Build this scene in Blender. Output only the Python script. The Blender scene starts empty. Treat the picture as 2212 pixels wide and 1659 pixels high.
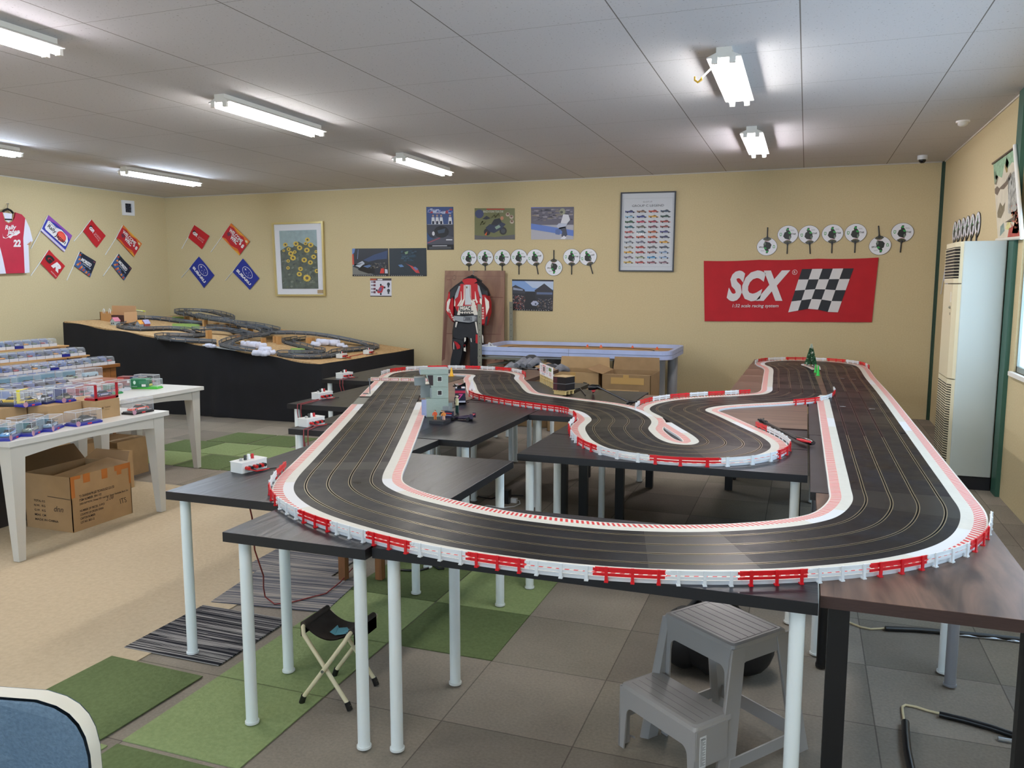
import bpy, bmesh, math, random
from mathutils import Vector, Matrix
SC = bpy.context.scene
COL = SC.collection
PI = math.pi
# ------------------------------------------------------------------ camera
CAMH = 1.5949
F_PX, YAW, PITCH, ROLL = 1742.39, 0.347887, 0.122136, -0.0003
_cy, _sy = math.cos(YAW), math.sin(YAW)
_f0, _r0, _u0 = Vector((-_sy, _cy, 0)), Vector((_cy, _sy, 0)), Vector((0, 0, 1))
FWD = _f0 * math.cos(PITCH) - _u0 * math.sin(PITCH)
_up = _u0 * math.cos(PITCH) + _f0 * math.sin(PITCH)
RIGHT = _r0 * math.cos(ROLL) + _up * math.sin(ROLL)
UP = _up * math.cos(ROLL) - _r0 * math.sin(ROLL)
cd = bpy.data.cameras.new('camera'); cam = bpy.data.objects.new('camera', cd); COL.objects.link(cam)
cd.sensor_width = 36; cd.lens = F_PX / 2212 * 36; cd.clip_start = 0.05; cd.clip_end = 100
_m = Matrix.Identity(4)
for _i in range(3):
    _m[_i][0] = RIGHT[_i]; _m[_i][1] = UP[_i]; _m[_i][2] = -FWD[_i]
_m[2][3] = CAMH
cam.matrix_world = _m
SC.camera = cam
# ------------------------------------------------------------------ light and exposure
SC.view_settings.view_transform = 'Standard'
SC.view_settings.look = 'None'
SC.view_settings.gamma = 1
SC.view_settings.use_curve_mapping = False
SC.view_settings.exposure = 1.2
SC.cycles.max_bounces = 8
SC.cycles.diffuse_bounces = 4
SC.cycles.transparent_max_bounces = 24
SC.cycles.sample_clamp_indirect = 4
wd = bpy.data.worlds.new('world'); SC.world = wd; wd.use_nodes = True
wd.node_tree.nodes['Background'].inputs[0].default_value = (0.62, 0.8, 1.0, 1)
wd.node_tree.nodes['Background'].inputs[1].default_value = 2.6
TUBE_E = 37.0
YB, XL, XR, YF, ZC = 10.603, -9.82, 1.437, -3.4, 3.0
# ------------------------------------------------------------------ from the photograph's pixels to points of the room
def ray(u, v):
    return RIGHT * ((u - 1106) / F_PX) - UP * ((v - 829.5) / F_PX) + FWD
def bz(u, v, z=0.735):
    d = ray(u, v); t = (z - CAMH) / d.z; return Vector((d.x * t, d.y * t, z))
def by(u, v, y=YB):
    d = ray(u, v); t = y / d.y; return Vector((d.x * t, y, CAMH + d.z * t))
def bx(u, v, x):
    d = ray(u, v); t = x / d.x; return Vector((x, d.y * t, CAMH + d.z * t))
def bp(u, v, p0, n):
    d = ray(u, v); o = Vector((0, 0, CAMH)); t = (Vector(p0) - o).dot(Vector(n)) / d.dot(Vector(n)); return o + d * t
# ------------------------------------------------------------------ materials
def lin(c):
    c = c / 255.0
    return c / 12.92 if c <= 0.04045 else ((c + 0.055) / 1.055) ** 2.4
def rgb(c):
    if isinstance(c, str):
        c = tuple(int(c[i:i + 2], 16) for i in (0, 2, 4))
    return (lin(c[0]), lin(c[1]), lin(c[2]), 1)
_M = {}
def mat(c, rough=0.5, metal=0.0, noise=0.0, scale=20.0, bump=0.0, spec=0.5, c2=None, stretch=None, emit=0.0, alpha=1.0, coat=0.0, detail=4.0):
    key = (str(c), rough, metal, noise, scale, bump, spec, str(c2), str(stretch), emit, alpha, coat, detail)
    if key in _M: return _M[key]
    m = bpy.data.materials.new('material'); m.use_nodes = True
    nt = m.node_tree; b = nt.nodes['Principled BSDF']
    col = rgb(c)
    b.inputs['Base Color'].default_value = col
    b.inputs['Roughness'].default_value = rough; b.inputs['Metallic'].default_value = metal
    b.inputs['Specular IOR Level'].default_value = spec
    if coat: b.inputs['Coat Weight'].default_value = coat; b.inputs['Coat Roughness'].default_value = 0.1
    if alpha < 1: b.inputs['Alpha'].default_value = alpha
    if emit:
        b.inputs['Emission Color'].default_value = col; b.inputs['Emission Strength'].default_value = emit
    if noise or bump:
        tc = nt.nodes.new('ShaderNodeTexCoord'); mp = nt.nodes.new('ShaderNodeMapping')
        nt.links.new(tc.outputs['Object'], mp.inputs['Vector'])
        if stretch: mp.inputs['Scale'].default_value = stretch
        nz = nt.nodes.new('ShaderNodeTexNoise'); nz.inputs['Scale'].default_value = scale; nz.inputs['Detail'].default_value = detail
        nt.links.new(mp.outputs[0], nz.inputs['Vector'])
        if noise:
            r = nt.nodes.new('ShaderNodeValToRGB')
            e = r.color_ramp.elements
            e[0].position = 0.5 - 0.2; e[1].position = 0.5 + 0.2
            if c2 is not None:
                e[0].color = rgb(c2); e[1].color = col
            else:
                k = 1 - noise
                e[0].color = (col[0] * k, col[1] * k, col[2] * k, 1); e[1].color = tuple(min(1, x * (1 + noise)) for x in col[:3]) + (1,)
            nt.links.new(nz.outputs['Fac'], r.inputs['Fac']); nt.links.new(r.outputs['Color'], b.inputs['Base Color'])
        if bump:
            bp_ = nt.nodes.new('ShaderNodeBump'); bp_.inputs['Strength'].default_value = bump; bp_.inputs['Distance'].default_value = 0.01
            nt.links.new(nz.outputs['Fac'], bp_.inputs['Height']); nt.links.new(bp_.outputs['Normal'], b.inputs['Normal'])
    _M[key] = m
    return m
def clear_mat(tint='dfe6ee', a=0.12, rough=0.03):
    key = ('clear', tint, a, rough)
    if key in _M: return _M[key]
    m = bpy.data.materials.new('clear_plastic'); m.use_nodes = True; nt = m.node_tree; nt.nodes.clear()
    out = nt.nodes.new('ShaderNodeOutputMaterial'); mx = nt.nodes.new('ShaderNodeMixShader')
    tr = nt.nodes.new('ShaderNodeBsdfTransparent'); gl = nt.nodes.new('ShaderNodeBsdfPrincipled')
    gl.inputs['Base Color'].default_value = rgb(tint); gl.inputs['Roughness'].default_value = rough; gl.inputs['Specular IOR Level'].default_value = 1.0
    fr = nt.nodes.new('ShaderNodeLayerWeight'); fr.inputs['Blend'].default_value = 0.25
    mp = nt.nodes.new('ShaderNodeMapRange'); mp.inputs['To Min'].default_value = a; mp.inputs['To Max'].default_value = min(1, a + 0.45)
    nt.links.new(fr.outputs['Facing'], mp.inputs['Value']); nt.links.new(mp.outputs[0], mx.inputs[0])
    nt.links.new(tr.outputs[0], mx.inputs[1]); nt.links.new(gl.outputs[0], mx.inputs[2]); nt.links.new(mx.outputs[0], out.inputs[0])
    _M[key] = m
    return m
def wood_mat(c, c2, rough=0.4, scale=(1.2, 14, 14), bump=0.15, wscale=2.0, key=None, spec=0.5):
    k = ('wood', str(c), str(c2), rough, scale, bump, wscale)
    if k in _M: return _M[k]
    m = bpy.data.materials.new('wood'); m.use_nodes = True; nt = m.node_tree; b = nt.nodes['Principled BSDF']
    b.inputs['Roughness'].default_value = rough; b.inputs['Specular IOR Level'].default_value = spec
    tc = nt.nodes.new('ShaderNodeTexCoord'); mp = nt.nodes.new('ShaderNodeMapping'); mp.inputs['Scale'].default_value = scale
    nt.links.new(tc.outputs['Object'], mp.inputs['Vector'])
    nz = nt.nodes.new('ShaderNodeTexNoise'); nz.inputs['Scale'].default_value = wscale; nz.inputs['Detail'].default_value = 8; nz.inputs['Distortion'].default_value = 1.2
    nt.links.new(mp.outputs[0], nz.inputs['Vector'])
    r = nt.nodes.new('ShaderNodeValToRGB'); e = r.color_ramp.elements
    e[0].position = 0.36; e[1].position = 0.64; e[0].color = rgb(c2); e[1].color = rgb(c)
    nt.links.new(nz.outputs['Fac'], r.inputs['Fac']); nt.links.new(r.outputs['Color'], b.inputs['Base Color'])
    if bump:
        bb = nt.nodes.new('ShaderNodeBump'); bb.inputs['Strength'].default_value = bump; bb.inputs['Distance'].default_value = 0.004
        nt.links.new(nz.outputs['Fac'], bb.inputs['Height']); nt.links.new(bb.outputs['Normal'], b.inputs['Normal'])
    _M[k] = m
    return m
# ------------------------------------------------------------------ mesh building
_FONT = {}
def font_mesh(s, bold=0.0, shear=0.0):
    k = (s, bold, shear)
    if k in _FONT: return _FONT[k]
    cu = bpy.data.curves.new('t', 'FONT'); cu.body = s; cu.size = 1; cu.resolution_u = 3; cu.shear = shear; cu.offset = bold
    o = bpy.data.objects.new('t', cu)
    me = bpy.data.meshes.new_from_object(o)
    vs = [(v.co.x, v.co.y) for v in me.vertices]; fs = [tuple(p.vertices) for p in me.polygons]
    bpy.data.objects.remove(o); bpy.data.curves.remove(cu); bpy.data.meshes.remove(me)
    x0 = min(v[0] for v in vs); x1 = max(v[0] for v in vs); y0 = min(v[1] for v in vs); y1 = max(v[1] for v in vs)
    r = ([((x - x0) / (x1 - x0), (y - y0) / (y1 - y0)) for x, y in vs], fs, (x1 - x0) / (y1 - y0))
    _FONT[k] = r
    return r
class MB:
    def __init__(s): s.v = []; s.f = []; s.m = []; s.sm = []; s.mats = []
    def mi(s, m):
        if m not in s.mats: s.mats.append(m)
        return s.mats.index(m)
    def add(s, vs, fs, m, smooth=False, X=None):
        n = len(s.v); k = s.mi(m)
        s.v += [tuple(X @ Vector(v)) if X is not None else tuple(v) for v in vs]
        for f in fs: s.f.append(tuple(n + i for i in f)); s.m.append(k); s.sm.append(smooth)
        return s
    def poly(s, pts, m, X=None): return s.add(pts, [tuple(range(len(pts)))], m, False, X)
    def box(s, x0, x1, y0, y1, z0, z1, m, X=None):
        vs = [(x, y, z) for z in (z0, z1) for y in (y0, y1) for x in (x0, x1)]
        return s.add(vs, [(0, 2, 3, 1), (4, 5, 7, 6), (0, 1, 5, 4), (2, 6, 7, 3), (0, 4, 6, 2), (1, 3, 7, 5)], m, False, X)
    def rbox(s, x0, x1, y0, y1, z0, z1, m, r=0.01, n=3, X=None):
        """box with rounded vertical edges"""
        pts = []
        for cx, cy, a0 in ((x1 - r, y1 - r, 0), (x0 + r, y1 - r, PI / 2), (x0 + r, y0 + r, PI), (x1 - r, y0 + r, 1.5 * PI)):
            for i in range(n + 1):
                a = a0 + i * PI / 2 / n; pts.append((cx + r * math.cos(a), cy + r * math.sin(a)))
        return s.prism(pts, z0, z1, m, X)
    def prism(s, pts, z0, z1, m, X=None, m2=None):
        n = len(pts)
        s.add([(p[0], p[1], z0) for p in pts] + [(p[0], p[1], z1) for p in pts],
              [(i, (i + 1) % n, n + (i + 1) % n, n + i) for i in range(n)], m2 or m, False, X)
        s.add([(p[0], p[1], z1) for p in pts], [tuple(range(n))], m, False, X)
        return s.add([(p[0], p[1], z0) for p in pts], [tuple(range(n - 1, -1, -1))], m, False, X)
    def loft(s, rings, m, caps=True, smooth=True, X=None, closed=False):
        n = len(rings[0]); vs = [p for r in rings for p in r]; fs = []
        K = len(rings)
        for k in range(K if closed else K - 1):
            for i in range(n):
                a, b = k * n + i, k * n + (i + 1) % n; k2 = (k + 1) % K
                fs.append((a, b, k2 * n + (i + 1) % n, k2 * n + i))
        s.add(vs, fs, m, smooth, X)
        if caps and not closed:
            s.add(rings[0], [tuple(range(n - 1, -1, -1))], m, False, X); s.add(rings[-1], [tuple(range(n))], m, False, X)
        return s
    def tube(s, pts, r, m, n=8, caps=True, X=None, flat=1.0):
        pts = [Vector(p) for p in pts]; rs = r if isinstance(r, (list, tuple)) else [r] * len(pts)
        rings = []; up = None
        for i, p in enumerate(pts):
            t = (pts[min(i + 1, len(pts) - 1)] - pts[max(i - 1, 0)])
            t = t.normalized() if t.length > 1e-9 else Vector((0, 0, 1))
            if up is None: up = Vector((0, 0, 1)) if abs(t.z) < 0.9 else Vector((0, 1, 0))
            a = t.cross(up)
            if a.length < 1e-6: a = t.cross(Vector((1, 0, 0)))
            a.normalize(); b = a.cross(t).normalized(); up = b
            rings.append([tuple(p + a * (rs[i] * math.cos(2 * PI * k / n)) + b * (rs[i] * flat * math.sin(2 * PI * k / n))) for k in range(n)])
        return s.loft(rings, m, caps, True, X)
    def cyl(s, x, y, z0, z1, r, m, n=20, r2=None, X=None):
        r2 = r if r2 is None else r2
        a = [(x + r * math.cos(2 * PI * k / n), y + r * math.sin(2 * PI * k / n), z0) for k in range(n)]
        b = [(x + r2 * math.cos(2 * PI * k / n), y + r2 * math.sin(2 * PI * k / n), z1) for k in range(n)]
        return s.loft([a, b], m, True, True, X)
    def lathe(s, prof, m, n=16, X=None, caps=True):
        return s.loft([[(r * math.cos(2 * PI * k / n), r * math.sin(2 * PI * k / n), z) for k in range(n)] for r, z in prof], m, caps, True, X)
    def ball(s, c, r, m, n=10, k=7, X=None):
        rx, ry, rz = r if isinstance(r, (tuple, list)) else (r, r, r)
        rings = []
        for i in range(1, k):
            a = PI * i / k
            rings.append([(c[0] + rx * math.sin(a) * math.cos(2 * PI * j / n), c[1] + ry * math.sin(a) * math.sin(2 * PI * j / n), c[2] - rz * math.cos(a)) for j in range(n)])
        return s.loft(rings, m, True, True, X)
    def build(s, name, parent=None, label=None, cat=None, group=None, kind=None, world=True, loc=None):
        me = bpy.data.meshes.new(name)
        if parent is not None:
            off = parent_loc(parent) if world else Vector((0, 0, 0))
        elif loc is not None: off = Vector(loc)
        else:
            xs = [v[0] for v in s.v]; ys = [v[1] for v in s.v]; zs = [v[2] for v in s.v]
            off = Vector(((min(xs) + max(xs)) / 2, (min(ys) + max(ys)) / 2, min(zs)))
        me.from_pydata([(v[0] - off.x, v[1] - off.y, v[2] - off.z) for v in s.v], [], s.f)
        for m in s.mats: me.materials.append(m)
        for p, k, sm in zip(me.polygons, s.m, s.sm): p.material_index = k; p.use_smooth = sm
        o = bpy.data.objects.new(name, me); COL.objects.link(o)
        if parent is not None: o.parent = parent
        else: o.location = off
        tag(o, label, cat, group, kind)
        return o
def parent_loc(o):
    l = Vector((0, 0, 0))
    while o is not None: l += o.location; o = o.parent
    return l
def tag(o, label=None, cat=None, group=None, kind=None):
    if label: o['label'] = label
    if cat: o['category'] = cat
    if group: o['group'] = group
    if kind: o['kind'] = kind
    return o
def thing(name, label, cat, loc=(0, 0, 0), rotz=0.0, group=None):
    o = bpy.data.objects.new(name, None); o.empty_display_size = 0.05; COL.objects.link(o)
    o.location = loc; o.rotation_euler = (0, 0, rotz)
    return tag(o, label, cat, group)
def copy_tree(o, parent=None):
    c = o.copy(); COL.objects.link(c)
    if parent is not None: c.parent = parent
    for ch in list(o.children): copy_tree(ch, c)
    return c
def struct(name, mb, **k): return mb.build(name, kind='structure', **k)
def bevel(o, w=0.004, n=2):
    b = o.modifiers.new('bevel', 'BEVEL'); b.width = w; b.segments = n; b.limit_method = 'ANGLE'; b.angle_limit = 0.6
    return o
class Quad:
    """a flat piece of wall or paper: (u, v) in 0..1 from bottom left, h metres off it"""
    def __init__(s, p00, p10, p11, p01, flip=False):
        s.p = [Vector(q) for q in (p00, p10, p11, p01)]
        s.n = (s.p[1] - s.p[0]).cross(s.p[3] - s.p[0]).normalized()
        if flip: s.n = -s.n
        s.w = ((s.p[1] - s.p[0]).length + (s.p[2] - s.p[3]).length) / 2; s.h = ((s.p[3] - s.p[0]).length + (s.p[2] - s.p[1]).length) / 2
    def at(s, u, v, h=0.0):
        a = s.p[0].lerp(s.p[1], u); b = s.p[3].lerp(s.p[2], u)
        return tuple(a.lerp(b, v) + s.n * h)
    def poly(s, mb, pts, m, h=0.001): mb.poly([s.at(u, v, h) for u, v in pts], m); return s
    def rect(s, mb, u0, v0, u1, v1, m, h=0.001): return s.poly(mb, [(u0, v0), (u1, v0), (u1, v1), (u0, v1)], m, h)
    def slab(s, mb, m, t=0.002, u0=0, v0=0, u1=1, v1=1, h=0.0):
        c = [(u0, v0), (u1, v0), (u1, v1), (u0, v1)]
        vs = [s.at(u, v, h) for u, v in c] + [s.at(u, v, h + t) for u, v in c]
        mb.add(vs, [(0, 3, 2, 1), (4, 5, 6, 7), (0, 1, 5, 4), (1, 2, 6, 5), (2, 3, 7, 6), (3, 0, 4, 7)], m); return s
    def ell(s, mb, u, v, ru, rv, m, h=0.001, n=14, a0=0, a1=2 * PI):
        return s.poly(mb, [(u + ru * math.cos(a0 + (a1 - a0) * k / (n - (0 if a1 - a0 > 6.2 else 1))), v + rv * math.sin(a0 + (a1 - a0) * k / (n - (0 if a1 - a0 > 6.2 else 1)))) for k in range(n)], m, h)
    def text(s, mb, t, u0, v0, u1, v1, m, h=0.0015, bold=0.0, shear=0.0):
        vs, fs, ar = font_mesh(t, bold, shear)
        mb.add([s.at(u0 + x * (u1 - u0), v0 + y * (v1 - v0), h) for x, y in vs], fs, m); return s
    def line(s, mb, pts, w, m, h=0.0015):
        """stroke of half-width w metres"""
        for (a, b), (c, d) in zip(pts, pts[1:]):
            du, dv = (c - a) * s.w, (d - b) * s.h; L = math.hypot(du, dv) or 1
            nu, nv = -dv / L * w / s.w, du / L * w / s.h
            s.poly(mb, [(a - nu, b - nv), (c - nu, d - nv), (c + nu, d + nv), (a + nu, b + nv)], m, h)
        return s
def PX(ox, oy, k): return lambda x, y: (ox + x / k, oy + y / k)
cA, cB, cC, cD = PX(600, 1000, 5.53), PX(780, 780, 5.53), PX(1180, 830, 7.373), PX(1440, 780, 6.144)
cE, cF, cG, cH = PX(1600, 750, 6.144), PX(1700, 900, 4.147), PX(1000, 1060, 4.916), PX(1360, 1080, 4.424)
c5, c7, cX2 = PX(900, 420, 5.027), PX(1300, 400, 2.949), PX(1000, 720, 4.424)
random.seed(7)
WHITE = mat('d6dadc', 0.45); BLACK = mat('101216', 0.5); RED = mat('c8101c', 0.35)
# ================================================================== the room
wall_m = mat('ccbd97', 0.85, noise=0.05, scale=60, bump=0.12, c2='c6b68f', spec=0.2)
def floor_material():
    m = bpy.data.materials.new('carpet_tile_floor'); m.use_nodes = True; nt = m.node_tree; b = nt.nodes['Principled BSDF']
    b.inputs['Roughness'].default_value = 0.95; b.inputs['Specular IOR Level'].default_value = 0.1
    tc = nt.nodes.new('ShaderNodeTexCoord'); mp = nt.nodes.new('ShaderNodeMapping'); mp.inputs['Scale'].default_value = (2, 1.98, 1); mp.inputs['Location'].default_value = (0.4, -0.04, 0)
    nt.links.new(tc.outputs['Object'], mp.inputs['Vector'])
    sp = nt.nodes.new('ShaderNodeSeparateXYZ'); nt.links.new(mp.outputs[0], sp.inputs[0])
    fl = nt.nodes.new('ShaderNodeVectorMath'); fl.operation = 'FLOOR'; nt.links.new(mp.outputs[0], fl.inputs[0])
    wn = nt.nodes.new('ShaderNodeTexWhiteNoise'); wn.noise_dimensions = '2D'; nt.links.new(fl.outputs[0], wn.inputs['Vector'])
    r = nt.nodes.new('ShaderNodeValToRGB'); e = r.color_ramp.elements
    e[0].color = rgb('7c756b'); e[0].position = 0.0; e[1].color = rgb('8c8479'); e[1].position = 0.5
    r.color_ramp.interpolation = 'CONSTANT'
    for p_, c_ in ((0.22, '878074'), (0.75, '91897e'), (0.9, '827c75')):
        q = e.new(p_); q.color = rgb(c_)
    nt.links.new(wn.outputs['Value'], r.inputs['Fac'])
    nz = nt.nodes.new('ShaderNodeTexNoise'); nz.inputs['Scale'].default_value = 90; nz.inputs['Detail'].default_value = 6
    nt.links.new(tc.outputs['Object'], nz.inputs['Vector'])
    n2 = nt.nodes.new('ShaderNodeTexNoise'); n2.inputs['Scale'].default_value = 2.3; n2.inputs['Detail'].default_value = 5
    nt.links.new(tc.outputs['Object'], n2.inputs['Vector'])
    ad = nt.nodes.new('ShaderNodeMath'); ad.operation = 'ADD'; nt.links.new(nz.outputs['Fac'], ad.inputs[0]); nt.links.new(n2.outputs['Fac'], ad.inputs[1])
    mr = nt.nodes.new('ShaderNodeMapRange'); mr.inputs['From Min'].default_value = 0.7; mr.inputs['From Max'].default_value = 1.35
    mr.inputs['To Min'].default_value = 0.80; mr.inputs['To Max'].default_value = 1.12
    nt.links.new(ad.outputs[0], mr.inputs['Value'])
    # thin dark seams between the tiles
    seam = None
    for ax in ('X', 'Y'):
        fr = nt.nodes.new('ShaderNodeMath'); fr.operation = 'FRACT'; nt.links.new(sp.outputs[ax], fr.inputs[0])
        pg = nt.nodes.new('ShaderNodeMath'); pg.operation = 'PINGPONG'; pg.inputs[1].default_value = 0.5; nt.links.new(fr.outputs[0], pg.inputs[0])
        gt = nt.nodes.new('ShaderNodeMath'); gt.operation = 'GREATER_THAN'; gt.inputs[1].default_value = 0.005; nt.links.new(pg.outputs[0], gt.inputs[0])
        if seam is None: seam = gt
        else:
            mn = nt.nodes.new('ShaderNodeMath'); mn.operation = 'MINIMUM'; nt.links.new(seam.outputs[0], mn.inputs[0]); nt.links.new(gt.outputs[0], mn.inputs[1]); seam = mn
    ms = nt.nodes.new('ShaderNodeMapRange'); ms.inputs['To Min'].default_value = 0.55; nt.links.new(seam.outputs[0], ms.inputs['Value'])
    mu = nt.nodes.new('ShaderNodeMath'); mu.operation = 'MULTIPLY'; nt.links.new(mr.outputs[0], mu.inputs[0]); nt.links.new(ms.outputs[0], mu.inputs[1])
    vm = nt.nodes.new('ShaderNodeVectorMath'); vm.operation = 'SCALE'; nt.links.new(r.outputs['Color'], vm.inputs[0]); nt.links.new(mu.outputs[0], vm.inputs['Scale'])
    nt.links.new(vm.outputs[0], b.inputs['Base Color'])
    bb = nt.nodes.new('ShaderNodeBump'); bb.inputs['Strength'].default_value = 0.4; bb.inputs['Distance'].default_value = 0.003
    nt.links.new(nz.outputs['Fac'], bb.inputs['Height']); nt.links.new(bb.outputs['Normal'], b.inputs['Normal'])
    return m
def ceiling_material():
    m = bpy.data.materials.new('ceiling_board'); m.use_nodes = True; nt = m.node_tree; b = nt.nodes['Principled BSDF']
    b.inputs['Roughness'].default_value = 0.9; b.inputs['Specular IOR Level'].default_value = 0.15
    tc = nt.nodes.new('ShaderNodeTexCoord'); sp = nt.nodes.new('ShaderNodeSeparateXYZ'); nt.links.new(tc.outputs['Object'], sp.inputs[0])
    acc = None
    for ax, off, w in (('X', 0.09, 0.0038), ('Y', -4.41, 0.0016)):
        a = nt.nodes.new('ShaderNodeMath'); a.operation = 'MULTIPLY_ADD'; a.inputs[1].default_value = 1 / 0.91; a.inputs[2].default_value = off / 0.91 + 20; nt.links.new(sp.outputs[ax], a.inputs[0])
        fr = nt.nodes.new('ShaderNodeMath'); fr.operation = 'FRACT'; nt.links.new(a.outputs[0], fr.inputs[0])
        pg = nt.nodes.new('ShaderNodeMath'); pg.operation = 'PINGPONG'; pg.inputs[1].default_value = 0.5; nt.links.new(fr.outputs[0], pg.inputs[0])
        gt = nt.nodes.new('ShaderNodeMath'); gt.operation = 'GREATER_THAN'; gt.inputs[1].default_value = w; nt.links.new(pg.outputs[0], gt.inputs[0])
        if acc is None: acc = gt
        else:
            mn = nt.nodes.new('ShaderNodeMath'); mn.operation = 'MINIMUM'; nt.links.new(acc.outputs[0], mn.inputs[0]); nt.links.new(gt.outputs[0], mn.inputs[1]); acc = mn
    nz = nt.nodes.new('ShaderNodeTexNoise'); nz.inputs['Scale'].default_value = 70; nz.inputs['Detail'].default_value = 3; nt.links.new(tc.outputs['Object'], nz.inputs['Vector'])
    r = nt.nodes.new('ShaderNodeValToRGB'); e = r.color_ramp.elements; e[0].position = 0.30; e[0].color = rgb('a09f9f'); e[1].position = 0.36; e[1].color = rgb('cdccce')
    nt.links.new(nz.outputs['Fac'], r.inputs['Fac'])
    mx = nt.nodes.new('ShaderNodeMix'); mx.data_type = 'RGBA'; mx.inputs[6].default_value = rgb('77736f')
    nt.links.new(acc.outputs[0], mx.inputs[0]); nt.links.new(r.outputs['Color'], mx.inputs[7]); nt.links.new(mx.outputs[2], b.inputs['Base Color'])
    return m
struct('floor', MB().box(XL - .2, XR + .2, YF - .2, YB + .2, -0.1, 0, floor_material()), loc=(0, 0, 0))
struct('ceiling', MB().box(XL - .2, XR + .2, YF - .2, YB + .2, ZC, ZC + .1, ceiling_material()), loc=(0, 0, 0))
struct('wall_back', MB().box(XL - .2, XR + .2, YB, YB + .2, 0, ZC, wall_m))
struct('wall_left', MB().box(XL - .2, XL, YF, YB, 0, ZC, wall_m))
VX0, VX1, VZ0, VZ1 = -7.0, .6, .75, 2.35
struct('wall_front', MB().box(XL - .2, VX0, YF - .2, YF, 0, ZC, wall_m).box(VX1, XR + .2, YF - .2, YF, 0, ZC, wall_m).box(VX0, VX1, YF - .2, YF, 0, VZ0, wall_m).box(VX0, VX1, YF - .2, YF, VZ1, ZC, wall_m))
WY0, WY1, WZ0, WZ1 = 1.6, 6.72, 0.97, 2.15
w = MB().box(XR, XR + .2, WY1, YB, 0, ZC, wall_m).box(XR, XR + .2, YF, WY0, 0, ZC, wall_m)
w.box(XR, XR + .2, WY0, WY1, 0, WZ0, wall_m).box(XR, XR + .2, WY0, WY1, WZ1, ZC, wall_m)
struct('wall_right', w)
sash = mat('9aa39f', 0.4, metal=0.6)
win = thing('window_1', None, None, (XR + .08, (WY0 + WY1) / 2, WZ0)); win['kind'] = 'structure'
f = MB()
f2 = MB()
for k in range(6):
    x = VX0 + (VX1 - VX0) * k / 5; f2.box(max(VX0, x - .025), min(VX1, x + .025), YF - .1, YF - .06, VZ0, VZ1, sash)
f2.box(VX0, VX1, YF - .1, YF - .06, VZ0, VZ0 + .04, sash).box(VX0, VX1, YF - .1, YF - .06, VZ1 - .04, VZ1, sash)
added_win = thing('added_window', None, None, ((VX0 + VX1) / 2, YF - .08, VZ0)); added_win['kind'] = 'structure'; f2.build('window_frame', added_win)  # unseen window behind the viewer, added for daylight on table legs and stool
for k in range(4):
    y = WY0 + (WY1 - WY0) * k / 3
    f.box(XR + .015, XR + .05, max(WY0, y - .025), min(WY1, y + .025), WZ0, WZ1, sash)
f.box(XR + .015, XR + .05, WY0, WY1, WZ0, WZ0 + .04, sash).box(XR + .015, XR + .05, WY0, WY1, WZ1 - .04, WZ1, sash)
f.build('window_frame', win)
frost = bpy.data.materials.new('frosted_glass'); frost.use_nodes = True
_nt = frost.node_tree; _nt.nodes.clear(); _o = _nt.nodes.new('ShaderNodeOutputMaterial'); _t = _nt.nodes.new('ShaderNodeBsdfTransparent'); _t.inputs[0].default_value = (0.93, 0.97, 1, 1)
_g = _nt.nodes.new('ShaderNodeBsdfTranslucent'); _mx = _nt.nodes.new('ShaderNodeMixShader'); _mx.inputs[0].default_value = 0.3
_nt.links.new(_t.outputs[0], _mx.inputs[1]); _nt.links.new(_g.outputs[0], _mx.inputs[2]); _nt.links.new(_mx.outputs[0], _o.inputs[0])
for k in range(3):
    y0 = WY0 + (WY1 - WY0) * k / 3 + .02; y1 = WY0 + (WY1 - WY0) * (k + 1) / 3 - .02
    MB().box(XR + .03, XR + .034, y0, y1, WZ0 + .03, WZ1 - .03, frost).build('pane', win)
MB().box(XR - .03, XR + .012, WY0 - .02, WY1 + .02, WZ0 - .03, WZ0, mat('e6e2da', 0.5)).build('window_sill', win)
trim_m = mat('2f5a4c', 0.45)
struct('trim_1', MB().box(XR - .02, XR + .01, YB - .03, YB, 0, ZC, mat('24402f', 0.5)).box(XR - .035, XR - .018, YB - .012, YB + .001, 0, ZC, mat('24402f', 0.5)))
struct('trim_2', MB().box(XR - .03, XR + .01, 6.86, 7.02, 0, ZC, trim_m))
struct('trim_3', MB().box(XL, XR, YB - .012, YB, ZC - .012, ZC, mat('c2bdb4', 0.6)))
struct('trim_4', MB().box(XL, XL + .012, YF, YB, ZC - .012, ZC, mat('c2bdb4', 0.6)))
struct('trim_5', MB().box(XR - .012, XR, YF, YB, ZC - .012, ZC, mat('d8d2c6', 0.6)))
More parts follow.
